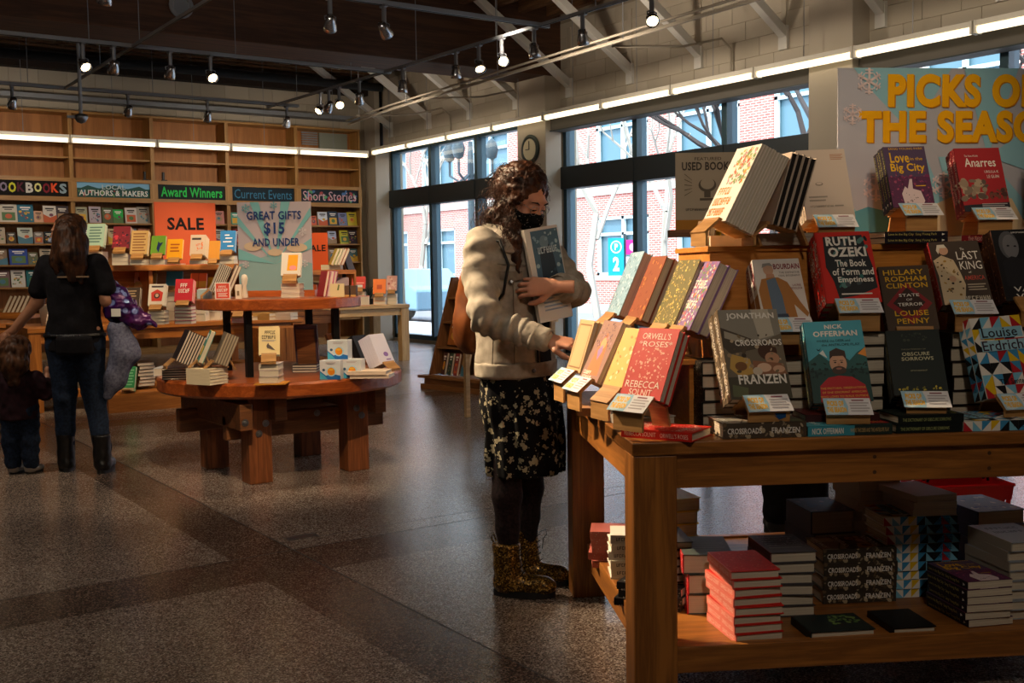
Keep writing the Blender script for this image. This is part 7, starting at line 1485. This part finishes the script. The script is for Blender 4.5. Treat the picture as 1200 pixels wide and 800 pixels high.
rowleft(262, 335, 7.05, UT + .052, 2, .12, .18, .018, '#8a6a5c', '#8a6a5c', 'brown booklet right of the striped ones', 'brown booklets on the upper tier')
o = MB().box(0, .095, 0, .01, 0, .105, '#ece4dc'); art(o, [('r', .08, .06, .92, .94, '#d8503c'), ('w', .25, .68, .75, .8, 4, WH, 2), ('w', .15, .46, .85, .64, 5, WH, 3), ('l', .2, .14, .8, .4, 3, WH)], .095, .105, off=.001, step=.0005); o = o.build('gift_box', COLR); q = at_d(252, 349, 6.78); o.matrix_world = Matrix.Translation((q.x, q.y, UT)) @ Matrix.Rotation(-YAW + R(12), 4, 'Z'); tag(o, 'small red and white framed card at the left of the upper tier', 'card')
o = MB().box(0, .035, 0, .035, 0, .09, '#e8dcc8').box(.01, .025, -.002, 0, .02, .05, '#8a7a60').build('gift_box', COLR); q = at_d(276, 349, 6.85); o.matrix_world = Matrix.Translation((q.x, q.y, UT)) @ Matrix.Rotation(-YAW, 4, 'Z'); tag(o, 'narrow cream box beside the red card on the upper tier', 'box')
o = MB().lathe([(.02, 0), (.022, .01), (.012, .08), (.018, .1), (.022, .13), (.014, .15), (0, .155)], 10, '#ddd4c4').build('figurine', MATTE, smooth=True); q = at_d(287, 348, 6.9); o.location = (q.x, q.y, UT); tag(o, 'cream figurine beside the narrow box on the upper tier', 'figurine')
o = MB().box(0, .07, 0, .1, 0, .06, '#a8b8b8').box(.01, .07, 0, .1, .06, .065, '#dde4e4').build('gift_box', COLR); q = at_d(231, 351, 7.0); o.matrix_world = Matrix.Translation((q.x, q.y, UT)) @ Matrix.Rotation(-YAW, 4, 'Z'); tag(o, 'pale grey-blue box at the left end of the upper tier', 'box')
for k, (x, c, l) in enumerate(((371, '#a82c34', 'dark red'), (376, '#d8a8b8', 'pale pink'), (380, '#c86a90', 'magenta'))):
    q = at_d(x, 349, 7.15); simple('%s book leaning on the upper tier right of the gifts sign' % l, .12, .17, .02, c, [], lean(q.x, q.y, UT + .001, 60, 12, 0, FC))
o = MB().box(0, .09, 0, .02, 0, .085, '#e0cfa0'); art(o, [('p', [(.5, .5), (.6, .95), (.7, .9), (.62, .5)], '#6a7a4c')], .09, .085, off=.001); o = o.build('card_pack', COLR); q = at_d(387, 350, 6.95); o.matrix_world = Matrix.Translation((q.x, q.y, UT)) @ Matrix.Rotation(-YAW, 4, 'Z'); tag(o, 'cream card pack right of the gifts sign', 'card')
for k in range(2):
    q = at_d(403 + 8 * k, 350, 7.05); o = MB().box(0, .035, 0, .08, 0, .07, '#5c4434').box(0, .035, -.001, 0, .0, .01, '#c8a060').build('gift_box', COLR); o.matrix_world = Matrix.Translation((q.x, q.y, UT)) @ Matrix.Rotation(-YAW, 4, 'Z'); tag(o, 'small brown box at the right end of the upper tier, %s' % ('left one', 'right one')[k], 'box')
# round table: lower tier
LT_ = .6405
rowleft(201, 428, 6.62, LT_ + .13, 7, .13, .20, .0155, '#241c1c', '#241c1c', 'dark striped paperback at the left of the round table', 'dark striped paperbacks on the round table', yaw=62, ln=26)
for k in range(5): q = at_d(208, 440, 6.75); simple('dark paperback lying at the left of the round table, %s' % TOPO[4 - k], .15, .2, .014, '#3a3030', [], flat(q.x, q.y, LT_ + .0146 * (k + 1), 8, .15, .2, FC), group='dark paperbacks lying on the round table')
q = at_d(196, 436, 7.0); simple('white book lying at the left edge of the round table', .12, .18, .05, '#c8c8cc', [], flat(q.x, q.y, LT_ + .051, 0, .12, .18, FC))
rowleft(231, 424, 6.5, LT_ + .13, 1, .14, .20, .03, '#2c8a80', '#c8b03c', 'teal and yellow book leaning left on the round table', None, yaw=72, ln=24, A=[('r', 0, .2, 1, .5, '#e0b838'), ('r', 0, .7, 1, .9, '#d8e0dc')])
rowleft(248, 424, 6.45, LT_ + .13, 5, .13, .19, .015, '#7a6c5c', '#6a5c50', 'grey brown paperback leaning on the round table', 'grey brown paperbacks on the round table', yaw=68, ln=24, page='#b8a890')
for k in range(5): q = at_d(243, 442, 6.4); simple('cream book lying at the left of the round table, %s' % TOPO[4 - k], .15, .19, .0185, '#d8c8a8', [], flat(q.x, q.y, LT_ + .019 * (k + 1), 60, .15, .19, FC), group='cream books lying on the round table')
fb(303, 327, 383, 416, 6.3, LT_ + .008, '#e0c890', [('w', .3, .72, .82, .84, 6, '#2c2420', 2), ('w', .16, .56, .84, .68, 7, '#2c2420', 5), ('l', .16, .46, .84, .53, 2, '#7c7c90'), ('p', [(.38, .32), (.46, .42), (.5, .36), (.66, .26), (.8, .16), (.56, .2), (.4, .24)], '#4a3c38')], 'pale yellow book with a small bird drawing on the round table', 3, under='#d4c4bc', t=.04, spine='#d8b060', yaw=-8, ulabel='white book lying under the pigeon book')
q = at_d(318, 446, 6.33); o = MB().box(-.09, .09, -.06, .1, 0, .007, '#d8943c').build('book_tray', COLR); o.matrix_world = Matrix.Translation((q.x, q.y, LT_)) @ Matrix.Rotation(-YAW, 4, 'Z'); tag(o, 'thin orange wooden tray under the stack with the pale yellow book', 'tray')
def puzzle(x, y, D, z, label):
    w, h, dp = .128, .115, .09; m_ = MB().box(0, w, 0, dp, 0, h, '#d8dce0'); art(m_, [('p', [(0, 0), (1, 0), (1, .2), (.6, .3), (.3, .2), (0, .45)], '#2468b0'), ('p', [(0, 0), (.4, 0), (.2, .22), (0, .4)], '#48a8c8'), ('e', .56, .42, .25, .26, '#b8dce8'), ('e', .56, .42, .18, .2, '#e88a1c'), ('e', .56, .52, .12, .06, '#f0b83c'), ('e', .2, .5, .07, .07, '#3c5c7c'), ('l', .3, .82, .8, .92, 2, '#b8a8a8')], w, h, off=.001, step=.0006)
    art(m_, [('r', 0, .5, 1, 1, '#88a8b8'), ('r', .1, .15, .9, .55, '#4c6a98')], dp, h, Matrix(((0, 0, 0, 0), (-1, 0, 0, dp), (0, 0, 1, 0), (0, 0, 0, 1))) @ Matrix.Identity(4) if False else Matrix(((0, 1, 0, 0), (-1, 0, 0, dp), (0, 0, 1, 0), (0, 0, 0, 1))), off=.001, step=.0006)
    o = m_.build('puzzle_box', COLR); q = at_d(x, y, D); o.matrix_world = Matrix.Translation((q.x, q.y, z)) @ Matrix.Rotation(-YAW + R(-8), 4, 'Z'); tag(o, label, 'box', 'white and blue gift boxes')
puzzle(375, 441, 6.55, LT_, 'white blue box with orange circle, lower left of three'); puzzle(399.5, 441, 6.6, LT_, 'white blue box with orange circle, lower right of three'); puzzle(384, 418, 6.62, LT_ + .1155, 'white blue box with orange circle, stacked on top')
# backs of stands and books facing the other way
def backstand(x, y, D, w, h, label, lab2, yaw=180):
    q = at_d(x, y, D); r = thing('book_stand', label, 'stand', (q.x, q.y, LT_ + .055), -YAW + R(yaw - 180)); MB().box(-w / 2, w / 2, 0, .012, 0, h, M=Matrix.Rotation(R(14), 4, 'X')).build('back_panel', TIMBER, r)
    MB().box(-w / 2, w / 2, .0, .10, -.012, 0).build('ledge', TIMBER, r)
    simple(lab2, w * 1.25, h * 1.1, .03, '#4a3a48', [], Matrix.Translation((q.x, q.y, LT_ + .056)) @ Matrix.Rotation(-YAW + R(yaw - 180), 4, 'Z') @ Matrix.Rotation(R(14), 4, 'X') @ Matrix.Translation((-w * .62, .014, 0)))
backstand(360, 420, 7.05, .12, .23, 'dark brown book stand seen from behind on the round table', 'dark book on the stand that faces away')
for k in range(3): q = at_d(360, 424, 7.1); simple('dark book lying under the stand that faces away, %s' % TOPO[2 - k], .16, .2, .016, '#4a4044', [], flat(q.x, q.y, LT_ + .0168 * (k + 1), 0, .16, .2, FC), group='dark books under the turned stand')
rowleft(398, 415, 6.95, LT_ + .06, 1, .15, .21, .02, '#6a3c20', '#3a2418', 'brown book at the right of the round table', None, yaw=-70, ln=26)
def rowright(x, y, D, z, n, w, h, t, c, label, group, A, yaw=-60, ln=26):
    p = at_d(x, y, D); M_ = lean(p.x, p.y, z, yaw, ln, 0, FC); d = M_.to_3x3() @ Vector((0, 1, 0))
    for k in range(n): M2 = M_.copy(); M2.translation = M_.translation + d * (t + .001) * k; simple('%s, %s' % (label, ('nearest the window', 'second from the window', 'third from the window', 'fourth from the window', 'fifth from the window')[k]), w, h, t, c, A if k == 0 else [], M2, group, None, '#e0b890')
    stand(M_, n * (t + .001), w, z - .05, 'wooden stand under the ' + ' '.join(label.split()[:12]), False)
rowright(446, 423, 6.7, LT_ + .075, 5, .15, .20, .018, '#d8d4e4', 'white and lilac book at the right rim of the round table', 'white and lilac books on the round table', [('e', .6, .3, .16, .08, '#8a6ab0'), ('r', .5, .1, .8, .14, '#8a6ab0')])
rowright(425, 419, 7.0, LT_ + .06, 2, .14, .19, .025, '#1c1c22', 'black book left of the white and lilac ones', 'black books on the round table', [])
for k in range(2): q = at_d(441, 434, 6.6); simple('cream book lying at the right rim of the round table, %s' % TOPO[1 - k], .19, .24, .022, '#e8d0b8', [], flat(q.x - .02 * k, q.y + .05, LT_ + .0228 * (k + 1), 85, .19, .24, FC), group='cream books at the right rim')
# pale oak table by the window
OT = .8006
fb(437, 452, 327, 344, 15.2, OT, '#e8782c', [('r', .3, .3, .7, .6, '#b8481c')], 'bright orange book on the pale oak table', 2, under='#d88a4c')
fb(453, 465, 323, 340, 15.45, OT, '#d8a498', [('s', 230, 12, .1, .1, .9, .9, .12, ['#a84c3c', '#e8c8b8'])], 'pink patterned book on the pale oak table', 3, under='#b0b4a4')
fb(412, 428, 324, 338, 15.3, OT, '#c83c34', [('r', .1, .4, .9, .5, '#e8a090'), ('r', .3, .1, .8, .3, '#c8d0d0')], 'red book left of the orange one on the pale oak table', 3)
q = at_d(427, 353, 15.1); simple('coral box-shaped book lying on the pale oak table', .14, .2, .13, '#d8604c', [], flat(q.x, q.y, OT + .131, 5, .14, .2, FC))
fb(392, 408, 325, 340, 15.2, OT, '#9a8488', [('r', .1, .2, .6, .5, '#5c6ca0')], 'lilac grey book at the left of the pale oak table', 3)
fb(398, 411, 306, 326, 15.5, OT + .0, '#c8a88c', [('p', [(.2, 0), (.3, .8), (.7, .8), (.8, 0)], '#3c3038')], 'book with a dark figure behind the pale oak table row', 5)
pt = thing('potted_plant', 'small dark potted plant on the pale oak table', 'plant', (at_d(434, 350, 15.5).x, at_d(434, 350, 15.5).y, OT)); MB().lathe([(.05, 0), (.06, .08), (.05, .085), (0, .08)], 12).build('pot', BLACKM, pt); fm = MB(); rg = random.Random(3)
for k in range(26):
    a = rg.uniform(0, 6.28); l = rg.uniform(.08, .16); fm.tube([(0, 0, .08), (l * .5 * math.cos(a), l * .5 * math.sin(a), .08 + l), (l * math.cos(a), l * math.sin(a), .08 + l * 1.2)], [.004, .006, .001], 4)
fo = fm.build('foliage', plain('leaf_dark', '#2c3a30', .6), pt); fo['kind'] = 'stuff'
# tier near the small sale sign
for k, (x, c, l) in enumerate(((384, '#d8c060', 'yellow-green'), (388, '#b8cc90', 'pale green'), (392, '#e0d8d0', 'white'), (396, '#c87a5c', 'salmon'))):
    q = at_d(x, 296, 15.25); simple('%s book leaning in the row above the wooden tier right of the gifts sign' % l, .14, .25, .035, c, [], lean(q.x, q.y, 1.30 + .075, 65, 25, 0, FC))
for k in range(2): q = at_d(389, 306, 15.3); simple('pale book lying on the wooden tier right of the gifts sign, %s' % TOPO[1 - k], .28, .2, .035, ['#e8c898', '#c8d8b0'][k], [], flat(q.x, q.y, 1.3006 + .036 * (k + 1), 0, .28, .2, FC))
for k in range(4): q = at_d(399 + 3 * k, 306, 15.4); simple('brown slanted book right of the wooden tier, %s' % OR2[k], .15, .26, .04, ['#5c3c28', '#4c5a4c', '#8a5a34', '#3c2c24'][k], [], lean(q.x, q.y, 1.301, -60, 22, 0, FC), group='brown slanted books by the tier')
# A-frame shelf: odd books
AMi = AM
for k, (x, z, w, h, c, l) in enumerate(((.5, 1.0, .15, .2, '#5c4a48', 'dark'), (.25, .74, .13, .2, '#a8a098', 'grey white'), (.45, .74, .14, .18, '#6a4a34', 'brown'), (.2, .47, .2, .24, '#a8642c', 'rust orange'), (.5, .47, .14, .22, '#6c7a5c', 'grey green'), (.9, .47, .14, .22, '#b89a6a', 'straw'), (.8, .74, .14, .2, '#3c4a5a', 'slate'), (.2, .155, .06, .24, '#4a2c2c', 'maroon'), (.3, .155, .06, .24, '#3a4a3c', 'bottle green'), (.4, .155, .06, .24, '#8a3c3c', 'brick'), (.52, .155, .1, .25, '#b08a5c', 'tan'), (.75, .155, .16, .22, '#c8a888', 'peach'))):
    y = .10 + (z - .15) * .32; M_ = AM @ Matrix.Translation((x, y + .02, z + .002)) @ Matrix.Rotation(R(-14), 4, 'X'); simple('%s book standing on the A-shaped bookcase, %s row' % (l, {1.0: 'top', .74: 'second', .47: 'third', .155: 'bottom'}[z]), w, h, .03, c, jacket_art(k * 5 + 1, c), M_, group='books on the A-shaped bookcase')
so_ = STF.build('stacked_books', COLR); tag(so_, 'small stacked and leaning books on the far displays', 'books', kind='stuff')
